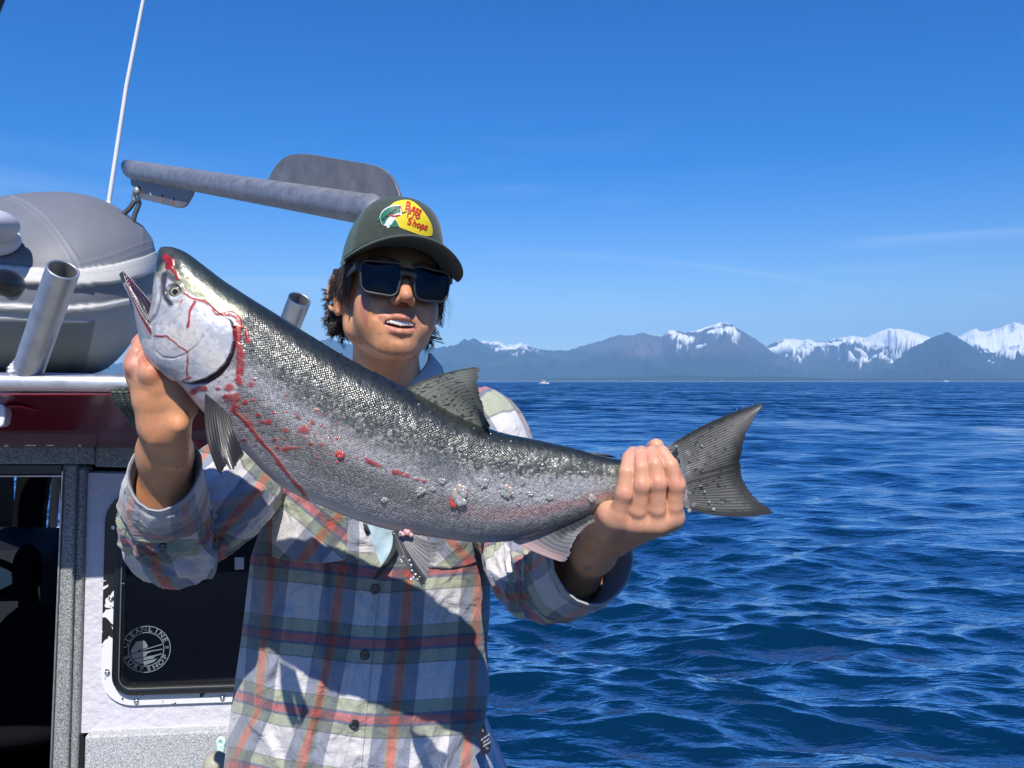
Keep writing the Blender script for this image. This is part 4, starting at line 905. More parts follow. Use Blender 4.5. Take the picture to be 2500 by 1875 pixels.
def head_parts():
    V, Q = head_field(); x, y, z = V.T; col = np.tile(SKIN, (len(V), 1))
    paint(col, (.55, .22, .145), np.exp(-(((x) / .016) ** 2 + ((z + .03) / .02) ** 2)) * (y < -.09) * .55)
    for s in (-1, 1): paint(col, (.56, .235, .15), np.exp(-(((x - s * .045) / .02) ** 2 + ((z + .03) / .02) ** 2)) * (y < -.04) * .4)
    n = fbm(V * 420, 2, 75)
    stub = np.clip(sstep(-.075, -.088, z) * (y < .02) * sstep(-.135, -.112, z) + .8 * np.exp(-((z + .052) / .007) ** 2) * (np.abs(x) < .03) * (y < -.07) + .6 * np.exp(-((z + .094) / .007) ** 2) * (np.abs(x) < .02) * (y < -.07), 0, 1)
    paint(col, (.34, .20, .13), stub * (.22 + .30 * (n > .2)))
    # lips
    up, _ = polydist(x, z, [(-.0325, -.0608), (-.021, -.0600), (-.010, -.0582), (-.004, -.0578), (0, -.0590), (.004, -.0578), (.010, -.0582), (.021, -.0600), (.0325, -.0608)]); lo, _ = polydist(x, z, [(-.0325, -.0618), (-.024, -.0735), (-.012, -.0812), (0, -.0838), (.012, -.0812), (.024, -.0735), (.0325, -.0618)])
    ax_ = np.abs(x) / .0325; lm = np.maximum(sstep(.0040 - .0022 * ax_ ** 2, .0026 - .0018 * ax_ ** 2, up), sstep(.0068 - .0045 * ax_ ** 2, .0052 - .0038 * ax_ ** 2, lo)) * (y < -.074); paint(col, (.56, .22, .165), lm * .75)
    mi = (((x / .0270) ** 2 + ((z + .0715) / .0078) ** 2) < 1) * (y > -.0905) * (y < -.06); paint(col, (.10, .02, .02), mi * 1.0)
    paint(col, (.20, .09, .06), np.exp(-((polydist(x, z, [(-.031, -.0620), (-.033, -.0645)])[0]) / .0018) ** 2) * (y < -.07) * .6)
    # brows
    for s in (-1, 1):
        bd, _ = polydist(x, z, [(s * .014, .0265), (s * .032, .0345), (s * .052, .030)]); paint(col, (.07, .04, .028), sstep(.006, .002, bd + .0015 * n) * (y < -.05) * .85)
    paint(col, (.12, .04, .03), (np.hypot(np.abs(x) - .0068, (z + .0425)) < .0034) * (y < -.098) * (y > -.112) * .9)
    for mx, mz in ((-.049, -.052), (-.030, -.088), (.020, -.094), (-.056, -.03)): paint(col, (.16, .08, .05), sstep(.0016, .0007, np.hypot(x - mx, z - mz)) * (y < -.02) * .9)
    rr = np.random.default_rng(3)
    skin_noise(V, col); return H2W(V), Q, col

def arm_left():
    """the hand round the tail (image right), its forearm and elbow"""
    lo, hi = np.array([.06, .93, 1.60]), np.array([.25, 1.33, 1.97]); f = Field(lo, hi, .00135)
    c5 = lambda x, y, d: P(1200 + x / 2.765, 900 + y / 2.765, d)
    F_ = [([(850, 1012, .998), (862, 975, .990), (896, 845, .982), (912, 700, .984), (930, 605, 1.000), (955, 565, 1.025)], [.0125, .0112, .0108, .0098, .0090, .0078]),
          ([(987, 1026, .994), (988, 960, .986), (1013, 790, .979), (1008, 670, .982), (1000, 590, .998), (1010, 560, 1.025)], [.0122, .0108, .0106, .0096, .0090, .0078]),
          ([(1110, 1030, .994), (1116, 950, .986), (1122, 775, .979), (1102, 650, .982), (1075, 580, .998), (1080, 560, 1.025)], [.0122, .0108, .0106, .0098, .0090, .0078]),
          ([(1217, 992, 1.000), (1233, 930, .990), (1247, 785, .984), (1208, 655, .984), (1150, 570, .996), (1125, 555, 1.020)], [.0120, .0108, .0108, .0098, .0092, .0080])]
    for pts, rs in F_:
        W_ = [c5(*p) for p in pts]; g = Field(lo, hi, f.h) if False else None
        for i in range(len(W_) - 1): f.cap(W_[i], W_[i + 1], rs[i], rs[i + 1], .0018 if i else .004)
        k = W_[2]; f.ell(k + [0, -.0012, .0], (.0092, .0095, .0095), .006)
    for a, b in (((850, 1020, 1.0), (985, 1040, .998)), ((985, 1040, .998), (1108, 1042, .998)), ((1108, 1042, .998), (1212, 1002, 1.004))): f.cap(c5(*a), c5(*b), .0125, .0125, .008)
    for x, y in ((848, 1016), (985, 1042), (1108, 1044), (1215, 1006)): f.ell(c5(x, y, .994), (.0095, .009, .0085), .010)
    # back of the hand and palm going back to the wrist
    for x, y in ((860, 1024), (985, 1042), (1108, 1044), (1205, 1008)): f.cap(c5(x, y, 1.006), c5(790 + (x - 860) * .22, 1120, 1.075), .0135, .020, .016)
    f.cap(c5(790, 975, 1.010), c5(735, 1090, 1.065), .015, .021, .016); f.cap(c5(835, 1000, 1.005), c5(800, 1080, 1.03), .012, .018, .012)
    f.cap(c5(760, 1120, 1.075), c5(690, 1235, 1.115), .026, .0285, .02); f.cap(c5(690, 1235, 1.115), P(1405, 1400, 1.20), .0285, .034, .02); f.cap(P(1405, 1400, 1.20), P(1330, 1420, 1.27), .035, .040, .02)
    # thumb behind the tail
    f.chain([c5(880, 1080, 1.075), c5(980, 880, 1.085), c5(1060, 680, 1.078), c5(1100, 545, 1.058)], [.017, .0145, .0125, .0115], .008); f.cap(c5(1100, 545, 1.058), c5(1112, 525, 1.045), .0112, .0102, .004)
    V, Q = f.mesh(); V = relax(V, Q, 1, .5); px, py = proj(V); d = V[:, 1]; cx_, cy_ = (px - 1200) * 2.765, (py - 900) * 2.765
    col = np.tile(SKIN * [1.0, 1.0, 1.0], (len(V), 1)); hand = sstep(1180, 1060, cy_)
    paint(col, (.70, .38, .235), hand * .85); skin_noise(V, col)
    for pts, rs in F_:
        k = pts[2]
        for dy in (-16, 0, 15): paint(col, (.42, .15, .10), sstep(5, 1.5, np.abs(cy_ - k[1] - dy + ((cx_ - k[0]) / 30) ** 2 * 5)) * (np.abs(cx_ - k[0]) < 32) * (d < k[2] + .004) * .45)
        paint(col, (.66, .26, .20), np.exp(-(((cx_ - k[0]) / 40) ** 2 + ((cy_ - k[1]) / 45) ** 2)) * (d < 1.0) * .4)
        tp = pts[4]; paint(col, (.70, .30, .24), np.exp(-(((cx_ - tp[0]) / 50) ** 2 + ((cy_ - tp[1]) / 50) ** 2)) * .45)
    paint(col, (.55, .10, .07), np.exp(-(((cx_ - 1275) / 14) ** 2 + ((cy_ - 720) / 45) ** 2)) * .6)
    for i in range(3):   # lines where the fingers touch
        a, b = F_[i][0], F_[i + 1][0]; ln = [((p[0] + q[0]) / 2 + 6, (p[1] + q[1]) / 2) for p, q in zip(a[:5], b[:5])]; dd, _ = polydist(cx_, cy_, ln); paint(col, (.40, .15, .10), sstep(8, 2, dd) * (d < 1.01) * .5)
    paint(col, (.10, .05, .03), sstep(6, 3, np.hypot(cx_ - 1137, cy_ - 900)) * (d < 1)); paint(col, (.10, .10, .09), sstep(30, 16, np.hypot((cx_ - 650) * .8, cy_ - 1350) + 8 * fbm(V * 200, 2, 5)) * .5)
    nails = []
    for pts, rs in F_: pass
    return V, Q, col

def arm_right():
    """the hand under the gills (image left), its forearm and elbow"""
    f = Field((-.60, .93, 1.62), (-.36, 1.36, 2.13), .0015)
    c3_ = lambda x, y, d: P(250 + x / 2.552, 550 + y / 2.552, d)
    # thumb root bulging at the left, palm and heel of the hand under the head
    f.cap(c3_(250, 770, 1.030), c3_(222, 862, 1.022), .0120, .0150, .006); f.cap(c3_(222, 862, 1.022), c3_(236, 930, 1.015), .0150, .0150, .008); f.cap(c3_(262, 715, 1.030), c3_(222, 800, 1.006), .0100, .0110, .003); f.cap(c3_(222, 800, 1.006), c3_(200, 880, 1.000), .0110, .0120, .004); f.chain([c3_(285, 790, 1.015), c3_(292, 850, .998), c3_(300, 915, .990), c3_(330, 1010, .998)], [.0095, .0105, .0115, .012], .0035)
    f.cap(c3_(262, 840, 1.03), c3_(420, 960, 1.02), .018, .025, .012); f.cap(c3_(246, 935, 1.018), c3_(312, 1060, 1.022), .0160, .022, .014); f.cap(c3_(410, 960, 1.02), c3_(455, 1080, 1.025), .024, .024, .02)
    f.cap(c3_(320, 970, 1.012), c3_(362, 1080, 1.02), .022, .027, .014); f.ell(c3_(500, 1120, 1.022), (.018, .022, .020), .015); f.ell(c3_(303, 925, .990), (.0125, .0115, .012), .006)
    f.cap(c3_(350, 1090, 1.022), c3_(380, 1230, 1.028), .0280, .0275, .012); f.cap(c3_(410, 1090, 1.025), c3_(385, 1230, 1.03), .026, .027, .012)
    f.cap(c3_(382, 1230, 1.03), c3_(386, 1420, 1.080), .0290, .0315, .012); f.cap(c3_(392, 1420, 1.080), P(408, 1210, 1.14), .0325, .038, .02); f.cap(P(408, 1210, 1.14), P(430, 1325, 1.25), .041, .044, .02)
    # tendon and muscle shapes
    f.cap(c3_(300, 1080, 1.0), c3_(330, 1330, 1.012), .006, .008, .012); f.cap(c3_(480, 1250, 1.005), c3_(470, 1450, 1.05), .010, .014, .02)
    # fingers curled up behind the gill cover
    for k, (x, y) in enumerate(((330, 930), (390, 960), (450, 990), (505, 1030))):
        f.chain([c3_(x, y, 1.045), c3_(x + 70, y - 90, 1.075), c3_(x + 160, y - 170, 1.07), c3_(x + 210, y - 240, 1.045)], [.014, .0115, .0102, .009], .006)
    f.chain([c3_(240, 740, 1.045), c3_(330, 640, 1.06), c3_(400, 560, 1.05)], [.012, .011, .0095], .006)
    V, Q = f.mesh(); V = relax(V, Q, 1, .5); px, py = proj(V); X, Y = (px - 250) * 2.552, (py - 550) * 2.552; d = V[:, 1]
    col = np.tile(SKIN * [.96, .93, .90], (len(V), 1)); paint(col, (.60, .28, .20), sstep(1020, 860, Y) * sstep(330, 200, X) * .8)
    paint(col, (.34, .13, .09), np.maximum(sstep(9, 2, polydist(X, Y, [(238, 790), (270, 845), (292, 895)])[0]), .7 * sstep(8, 2, polydist(X, Y, [(150, 945), (230, 985), (330, 1000)])[0])) * .55); paint(col, (.62, .36, .25), np.exp(-(((X - 200) / 60) ** 2 + ((Y - 930) / 40) ** 2)) * .4); skin_noise(V, col)  # shade in the folds of the hand painted as dark red lines
    hr = vnoise(np.stack([px / 2.2 + py / 6, py / 9, d * 10], -1), 91); paint(col, (.20, .11, .07), sstep(.35, .7, hr) * sstep(1050, 1180, Y) * sstep(480, 250, X) * .18)
    for mx, my in ((462, 1503), (530, 1395)): paint(col, (.15, .07, .05), sstep(6, 3, np.hypot(X - mx, Y - my)))
    paint(col, (.55, .05, .04), sstep(16, 6, polydist(X, Y, [(255, 830), (300, 900), (380, 960)])[0] + 8 * fbm(V * 300, 2, 8)) * .35)
    return V, Q, col

def rest_of_body():
    f = Field((-.58, 1.05, .52), (.12, 1.66, 2.06), .007); t = lambda x, y, d: P(x, y, d)
    f.ell(t(920, 1180, 1.42), (.17, .10, .19), .05); f.ell(t(900, 1420, 1.42), (.155, .10, .2), .05); f.ell(t(890, 1680, 1.42), (.16, .105, .14), .05)
    f.cap(t(700, 1085, 1.41), t(1150, 1070, 1.41), .062, .062, .04)
    f.cap(t(690, 1090, 1.40), t(450, 1330, 1.27), .05, .042, .03); f.cap(t(1165, 1075, 1.41), t(1300, 1410, 1.28), .05, .042, .03)
    for s in (-1, 1): f.cap(t(890 + s * 110, 1720, 1.43), np.array([-.26 + s * .11, 1.44, 1.0]), .085, .062, .04); f.cap(np.array([-.26 + s * .11, 1.44, 1.0]), np.array([-.26 + s * .12, 1.46, .62]), .06, .042, .04)
    V, Q = f.mesh(); return V, Q, np.tile(SKIN, (len(V), 1))
parts = [head_parts(), arm_left(), arm_right(), rest_of_body()]
off = 0; VV, QQ, CC = [], [], []
for V, Q, c in parts: VV.append(V); QQ.append(Q + off); CC.append(c); off += len(V)
mk('body', np.vstack(VV), np.vstack(QQ), M_SKIN, ANG, col=np.clip(np.vstack(CC), 0, 1))
del VV, QQ, CC, parts

def teeth():
    m = MB()
    for i in range(-5, 6):
        x = i * .0047; y = -.0932 + 15 * x * x; w = .0038 if abs(i) > 1 else .0042
        m.ball((x, y, -.0675 + .0004 * abs(i)), (w, .0022, .0056 - .0003 * abs(i)), 10)
    V = np.vstack(m.v); m.v = [H2W(V)]; m.q = m.q; o = m.build('teeth', mat('tooth_enamel', (.90, .87, .80), .25, coat=.4), ANG)
    m = MB()
    for i in range(-4, 5): x = i * .0044; m.ball((x, -.0880 + 14 * x * x, -.0795), (.0021, .002, .004), 8)
    m.v = [H2W(np.vstack(m.v))]; m.build('lower_teeth', bpy.data.materials['tooth_enamel'], ANG)
teeth()

# ---------------------------------------------------------------- cap
M_CAP = mat('cap_green_foam', (.040, .058, .042), .85, bump=[(700, .25, .0006)], var=(14, .08), sheen=.25)
M_BRIM = mat('cap_brim_green', (.040, .058, .042), .85, bump=[(700, .3, .0006)], sheen=.2)
def mesh_mat():
    m = bpy.data.materials.new('cap_mesh'); m.use_nodes = True; N, L = m.node_tree.nodes, m.node_tree.links; b = N['Principled BSDF']; b.inputs['Roughness'].default_value = .45
    uv = N.new('ShaderNodeUVMap'); uv.uv_map = 'UVMap'; v = N.new('ShaderNodeTexVoronoi'); v.voronoi_dimensions = '2D'; v.inputs['Scale'].default_value = 1; v.inputs['Randomness'].default_value = .15
    L.new(uv.outputs[0], v.inputs['Vector']); c = N.new('ShaderNodeValToRGB'); c.color_ramp.elements[0].position = .25; c.color_ramp.elements[0].color = (.006, .012, .009, 1); c.color_ramp.elements[1].position = .44; c.color_ramp.elements[1].color = (.17, .26, .19, 1)
    L.new(v.outputs['Distance'], c.inputs[0]); L.new(c.outputs[0], b.inputs['Base Color']); bp = N.new('ShaderNodeBump'); bp.inputs['Strength'].default_value = .6; bp.inputs['Distance'].default_value = .0008; L.new(v.outputs['Distance'], bp.inputs['Height']); L.new(bp.outputs[0], b.inputs['Normal']); return m
CAP = tag(empty('cap', tuple(H2W((0, 0, .06))), ANG))
def zb(ph): return .030 + .024 * np.cos(ph) - .004 * np.sin(ph) ** 2
def crown(ph, s, grow=0.0):
    """ph: 0 front, +- sides; s 0 rim .. 1 top"""
    a = .0845 + grow; bf = .103 + grow; bb = .102 + grow; c = np.cos(ph); b = np.where(c > 0, bf, bb)
    e = 3.0 + .7 * sstep(-.1, .7, c); rho = (1 - s ** e) ** (1 / 2.15)
    cy = .010 - .030 * s ** 1.6; zt = .149 + grow
    pinch = 1 - .05 * s * np.abs(np.sin(ph)) ** 2
    x = a * np.sin(ph) * rho * pinch; y = cy - b * c * rho; z = zb(ph) + (zt - zb(ph)) * s
    z = z - .010 * s * sstep(0, -1, c) + .0
    return np.stack(np.broadcast_arrays(x, y, z), -1)
def build_cap():
    n, m_ = 180, 90; s = np.sin(np.linspace(0, np.pi / 2, m_)) ** 1.0
    for nm, p0, p1, mt, g in (('front_panel', -1.12, 1.12, M_CAP, .0012), ('mesh_back', 1.10, 2 * np.pi - 1.10, mesh_mat(), 0)):
        ph = np.linspace(p0, p1, n); PH, SS = np.meshgrid(ph, s, indexing='ij'); G = crown(PH, SS, g)
        G = G + .0008 * fbm(G * 60, 2, 5)[..., None]
        if nm == 'front_panel':
            edge = np.minimum(np.abs(PH - p0), np.abs(PH - p1)); G *= (1 - .004 * sstep(.05, 0, edge))[..., None]
        uv = np.stack([PH * 38, SS * 46], -1)
        grid(nm, H2W(G), mt, CAP, uv=uv.reshape(-1, 2), flip=True)
    m = MB(); m.ball(H2W(crown(np.array(0.), np.array(.999)) + [0, 0, .001]), (.007, .007, .0035), 10); m.build('button', M_CAP, CAP)
    # brim
    n, m_ = 120, 36; t = np.linspace(-np.pi / 2, np.pi / 2, n)[:, None]; v = np.linspace(0, 1, m_)[None]
    rt = t * .86; root = np.stack([.083 * np.sin(rt), .010 - .105 * np.cos(rt), zb(rt) + .003], -1)
    out = np.stack([.0985 * np.sin(t), -.060 - .112 * np.cos(t) ** .8, .052 - 3.5 * (.0985 * np.sin(t)) ** 2 + .0], -1)
    G = root * (1 - v[..., None]) + out * v[..., None]; G[..., 2] += .006 * np.sin(np.pi * v)
    w = np.clip((1 - np.abs(np.sin(t))) * 6, .12, 1); th = .0024 * w * (1 - .5 * sstep(.93, 1, v))
    top = G + np.stack([0 * th, 0 * th, th], -1); bot = G - np.stack([0 * th, 0 * th, th], -1)
    ring = np.concatenate([top, bot[:, ::-1]], 1)
    grid('brim', H2W(ring), M_BRIM, CAP, cv=True, flip=False)
    m = MB()
    for off_ in (.90, .80, .70):
        k = int(off_ * (m_ - 1)); m.tube(H2W(top[6:-6, k] + [0, 0, .0002]), .0005, 5)
    m.build('brim_stitching', mat('dark_thread', (.025, .035, .028), .8), CAP)
build_cap()
# emblem printed on the front panel
ph_, s_ = np.meshgrid(np.linspace(-1.11, 1.11, 400), np.linspace(0.02, .985, 300), indexing='ij'); CG = H2W(crown(ph_, s_, .0012)); CPX, CPY = proj(CG)
CNV = np.cross(np.gradient(CG, axis=0), np.gradient(CG, axis=1)); CNV /= np.linalg.norm(CNV, axis=-1)[..., None]
if CNV[200, 100, 1] > 0: CNV = -CNV
CGX = np.gradient(CPX); CGY = np.gradient(CPY); CGG = (np.gradient(CG, axis=0), np.gradient(CG, axis=1))
def on_cap(x, y, h):
    """cap-close-up pixel -> point h metres proud of the front panel"""
    px, py = 800 + x / 5.53, 460 + y / 5.53; dd = (CPX - px) ** 2 + (CPY - py) ** 2 + (CNV[..., 1] > -.05) * 1e6; i, j = np.unravel_index(np.argmin(dd), dd.shape)
    J = np.array([[CGX[0][i, j], CGX[1][i, j]], [CGY[0][i, j], CGY[1][i, j]]]); r = np.array([px - CPX[i, j], py - CPY[i, j]])
    try: a, b = np.clip(np.linalg.solve(J, r), -3, 3)
    except Exception: a = b = 0
    return CG[i, j] + a * CGG[0][i, j] + b * CGG[1][i, j] + CNV[i, j] * h
def patch_poly(mb, pts, h, n=10):
    """closed outline filled with a fan of rings that follows the cap"""
    pts = np.asarray(pts, float); c = pts.mean(0); G = []
    for t in np.linspace(1, 0.02, n): G.append([on_cap(*(c + (p - c) * t), h) for p in pts])
    mb.add(np.array(G), gridq(n, len(pts), False, True))
def emblem():
    Yl = mat('print_yellow', (.85, .66, .02), .55); Rd = mat('print_red', (.58, .035, .02), .5); Gr = mat('print_green', (.012, .16, .09), .5); Bk = mat('print_black', (.01, .012, .012), .5); Wh = mat('print_white', (.78, .80, .78), .5)
    E = tag(empty('emblem', tuple(on_cap(1130, 380, .001)), CAP))
    m = MB(); pts = catmull([(835, 245), (905, 190), (1000, 163), (1080, 160), (1150, 182), (1215, 230), (1290, 310), (1350, 395), (1395, 480), (1412, 550), (1412, 600), (1395, 640), (1300, 640), (1180, 605), (1080, 568), (985, 532), (945, 505), (905, 450), (860, 350)], 70); patch_poly(m, pts, .0007, 16); m.build('print_yellow', Yl, CAP)
    m = MB(); patch_poly(m, catmull([(705, 385), (725, 330), (780, 275), (850, 242), (930, 230), (985, 235), (1000, 262), (985, 300), (1000, 330), (985, 365), (930, 385), (905, 415), (945, 440), (950, 480), (965, 515), (900, 524), (850, 515), (810, 540), (800, 515), (745, 490), (715, 440), (705, 385)][:-1], 60), .0010, 12); m.build('print_white', Wh, CAP)
    m = MB(); patch_poly(m, catmull([(712, 385), (735, 335), (790, 285), (860, 252), (930, 243), (968, 248), (970, 290), (965, 325), (900, 350), (850, 375), (800, 420), (775, 455), (765, 492), (740, 470), (718, 430)], 50), .0013, 12); patch_poly(m, catmull([(900, 425), (930, 440), (945, 480), (960, 515), (880, 518), (830, 500), (860, 490), (880, 460)], 24), .0013, 6); patch_poly(m, [(690, 390), (665, 440), (700, 440), (715, 425), (705, 395)], .0013, 4); m.build('print_green', Gr, CAP)
    m = MB()
    for k in range(13):
        a = (735 + k * 17, 420 - k * 13 + 8 * math.sin(k * 2)); patch_poly(m, [(a[0], a[1]), (a[0] + 26, a[1] - 20), (a[0] + 14, a[1] - 2), (a[0] + 30, a[1] + 8), (a[0] + 4, a[1] + 14)], .0016, 3)
    patch_poly(m, [(960, 240), (985, 240), (975, 290), (985, 330), (966, 330)], .0016, 3); patch_poly(m, [(1000, 325), (1075, 308), (1060, 320), (1030, 335), (1000, 340)], .0016, 3); patch_poly(m, catmull([(905, 250), (925, 245), (935, 262), (915, 272)], 12), .0016, 3)
    m.build('print_black', Bk, CAP)
    m = MB(); patch_poly(m, [(985, 240), (1000, 250), (992, 280), (1012, 305), (995, 300), (980, 275)], .0018, 3); patch_poly(m, [(835, 355), (860, 365), (900, 375), (960, 355), (985, 362), (940, 380), (880, 385), (845, 372)], .0018, 3)
    def text(s, x0, y0, sz, ang, slant, w):
        cu = bpy.data.curves.new('t', 'FONT'); cu.body = s; cu.size = 1; cu.resolution_u = 4; cu.offset = .03; ob = bpy.data.objects.new('t', cu); me = ob.to_mesh(); bm_ = None
        v = np.array([q.co[:] for q in me.vertices]); fs = [list(p.vertices) for p in me.polygons]; ca, sa = math.cos(ang), math.sin(ang)
        X = v[:, 0] * sz * w + v[:, 1] * sz * slant; Y = -v[:, 1] * sz; xs = x0 + X * ca - Y * sa; ys = y0 + X * sa + Y * ca
        by = {}
        for f in fs: by.setdefault(len(f), []).append(f)
        m.add([on_cap(a, b, .0017) for a, b in zip(xs, ys)], [np.array(q) for q in by.values()]); ob.to_mesh_clear(); bpy.data.objects.remove(ob)
    text('B', 1036, 284, 150, R(8), .05, .9); text('ass', 1122, 298, 132, R(26), .05, .85)
    text('P', 1062, 380, 130, R(4), .1, .80); text('ro', 1128, 390, 124, R(14), .05, .92)
    text('S', 1068, 484, 130, R(6), .1, .95); text('hops', 1132, 502, 124, R(17), .05, .86)
    m.build('print_red_lettering', Rd, CAP, smooth=False); bpy.data.objects.remove(E)
emblem()

# ---------------------------------------------------------------- sunglasses
def glasses():
    GL = tag(empty('sunglasses', tuple(H2W((0, -.11, 0))), ANG)); FM = mat('matte_black_frame', (.018, .019, .022), .42); LM = mat('dark_lens', (.020, .023, .025), .05, metal=1.0)
    yc = lambda x: -.1155 + 2.5 * np.asarray(x) ** 2
    def outl(s, ins, r=.010):
        q = [np.array([s * .0085, 0, .0205]), np.array([s * .0725, 0, .0190]), np.array([s * .0670, 0, -.0270]), np.array([s * .0165, 0, -.0310])]
        o = rquad(q, r, 9, ins); return o
    def wrap(o, dy): o = o.copy(); o[:, 1] = yc(o[:, 0]) + dy; return o
    for s in (-1, 1):
        m = MB(); a = [wrap(outl(s, -.0035, .0125), .0008), wrap(outl(s, -.0028), -.0012), wrap(outl(s, -.0005), -.0014), wrap(outl(s, .0008), .0004), wrap(outl(s, .0008), .0030), wrap(outl(s, -.0028), .0034)]
        m.add(H2W(np.stack(a, 1)), gridq(len(a[0]), 6, True, True)); m.build('rim', FM, GL)
        o = outl(s, .0002); c = o.mean(0); rows = [wrap(c + (o - c) * t, .0012 - .0012 * (1 - t * t)) for t in np.linspace(1, .01, 10)]; m = MB(); m.add(H2W(np.array(rows)), gridq(10, len(o), False, True)); m.build('lens', LM, GL)
        # temple arm
        pts = np.array([(s * .0735, -.1020, .0125), (s * .0775, -.096, .0122), (s * .0778, -.080, .0110), (s * .0795, -.03, .0085), (s * .0815, .012, .006), (s * .083, .03, -.004), (s * .083, .038, -.018)]); C = catmull(pts, 30); hh = np.interp(np.linspace(0, 1, 30), [0, .1, .35, 1], [.0075, .0070, .0048, .003]); rows = [[c + [s * .0016, 0, h], c + [s * .0016, 0, -h], c + [-s * .0014, 0, -h], c + [-s * .0014, 0, h]] for c, h in zip(C, hh)]
        m = MB(); m.add(H2W(np.array(rows)), gridq(30, 4, False, True)); bevel(m.build('temple', FM, GL, smooth=False), .0006)
    xs = np.linspace(-.0135, .0135, 12); rows = [[(x, yc(x) - .0012, .0155 - 12 * x * x * 0), (x, yc(x) - .0016, .008), (x, yc(x) - .0008, .0035 - 34 * x * x), (x, yc(x) + .0035, .0035 - 34 * x * x), (x, yc(x) + .0035, .0155)] for x in xs]
    m = MB(); m.add(H2W(np.array(rows)), gridq(12, 5, False, True)); m.build('bridge', FM, GL)
glasses()

# ---------------------------------------------------------------- hair
def hair():
    m = MB(); rg = random.Random(5); cols = []
    def strand(p0, dirs, L, curl, r, n=9, fq=1.0, out=(0, 0, 0), ph0=None):
        p = np.array(p0, float); pts = [p.copy()]; ph = (rg.random() if ph0 is None else ph0) * 6.28; d = np.array(dirs, float); d /= np.linalg.norm(d); side = np.cross(d, [0.3, 1, .2]); side /= np.linalg.norm(side); up_ = np.cross(d, side)
        for i in range(1, n):
            t = i / (n - 1); q = p + d * L * t + np.array(out) * t * t + curl * t * (side * math.sin(ph + fq * 6.28 * t) + up_ * math.cos(ph + fq * 6.28 * t)) - curl * t * (side * math.sin(ph) + up_ * math.cos(ph)) * 0
            pts.append(q)
        m.tube(np.array(pts), np.linspace(r, r * .35, n), 4, cap=False); c = rg.uniform(.6, 1.7); cols.extend([(.040 * c, .024 * c, .015 * c)] * (4 * n))
    def lock(p0, dirs, L, curl, fq, cnt, spread, out, r=.0006):
        st = rg.getstate(); seed = rg.random()
        for q in range(cnt):
            o_ = np.array([rg.gauss(0, 1), rg.gauss(0, 1), rg.gauss(0, .6)]) * spread; L2 = L * rg.uniform(.8, 1.05); keep = rg.getstate()
            rg.seed(seed); rg.random(); ph_fix = rg.random(); rg.setstate(keep)
            strand(np.array(p0) + o_, np.array(dirs) + o_ * 6, L2, curl * rg.uniform(.85, 1.15), r * rg.uniform(.7, 1.3), 14, fq, out, ph_fix)
    for s in (-1, 1):
        for k in range(46):      # over the top of the ear and the sideburn
            y = rg.uniform(-.050, .026); x = s * (.0795 + .010 * sstep(-.02, .01, y) - .22 * max(0, -y - .02)); L = rg.uniform(.034, .060) if y < -.012 else rg.uniform(.026, .046)
            lock((x, y, rg.uniform(.012, .030)), (s * rg.uniform(.0, .12), rg.uniform(-.05, .25), -1), L, rg.uniform(.0015, .004), rg.uniform(.4, .8), 16, .0016, (s * .003, .004, 0))
        for k in range(75):      # curls behind the ear and on the neck
            y = rg.uniform(.034, .100); x = s * (.078 - .9 * max(0, y - .055) + rg.uniform(-.006, .004))
            lock((x, y, rg.uniform(-.050, .02)), (s * rg.uniform(.05, .5), rg.uniform(-.2, .3), -1), rg.uniform(.03, .052), rg.uniform(.005, .010), rg.uniform(.7, 1.3), 14, .0013, (s * .008, 0, .006), .0007)
        for k in range(26):
            strand((s * .085, rg.uniform(-.04, .03), rg.uniform(-.01, .03)), (s * rg.uniform(.2, .5), -.1, -1), rg.uniform(.03, .05), .006, .00022, 14, .8)
    for k in range(34):
        a = rg.uniform(-.9, .9); lock((.078 * math.sin(a), .014 + .094 * math.cos(a), rg.uniform(-.07, .01)), (.1 * math.sin(a), .3, -1), rg.uniform(.03, .05), .007, 1.1, 12, .0016, (0, 0, 0), .0008)
    m.v = [H2W(np.vstack(m.v))]
    mt = mat('brown_hair', attr=True, rough=.38, spec=.6); o = m.build('hair', mt, ANG, col=np.array(cols)); o['kind'] = 'stuff'
    # hair mass under the strands
    f = MB()
    for s in (-1, 1): f.ball((s * .066, .060, -.012), (.014, .030, .045), 14); f.ball((s * .0735, -.010, .014), (.0045, .028, .016), 12)
    f.ball((0, .088, -.02), (.058, .022, .05), 16); f.v = [H2W(np.vstack(f.v))]; f.build('hair_mass', mat('dark_hair_mass', (.018, .011, .008), .6), ANG)
hair()

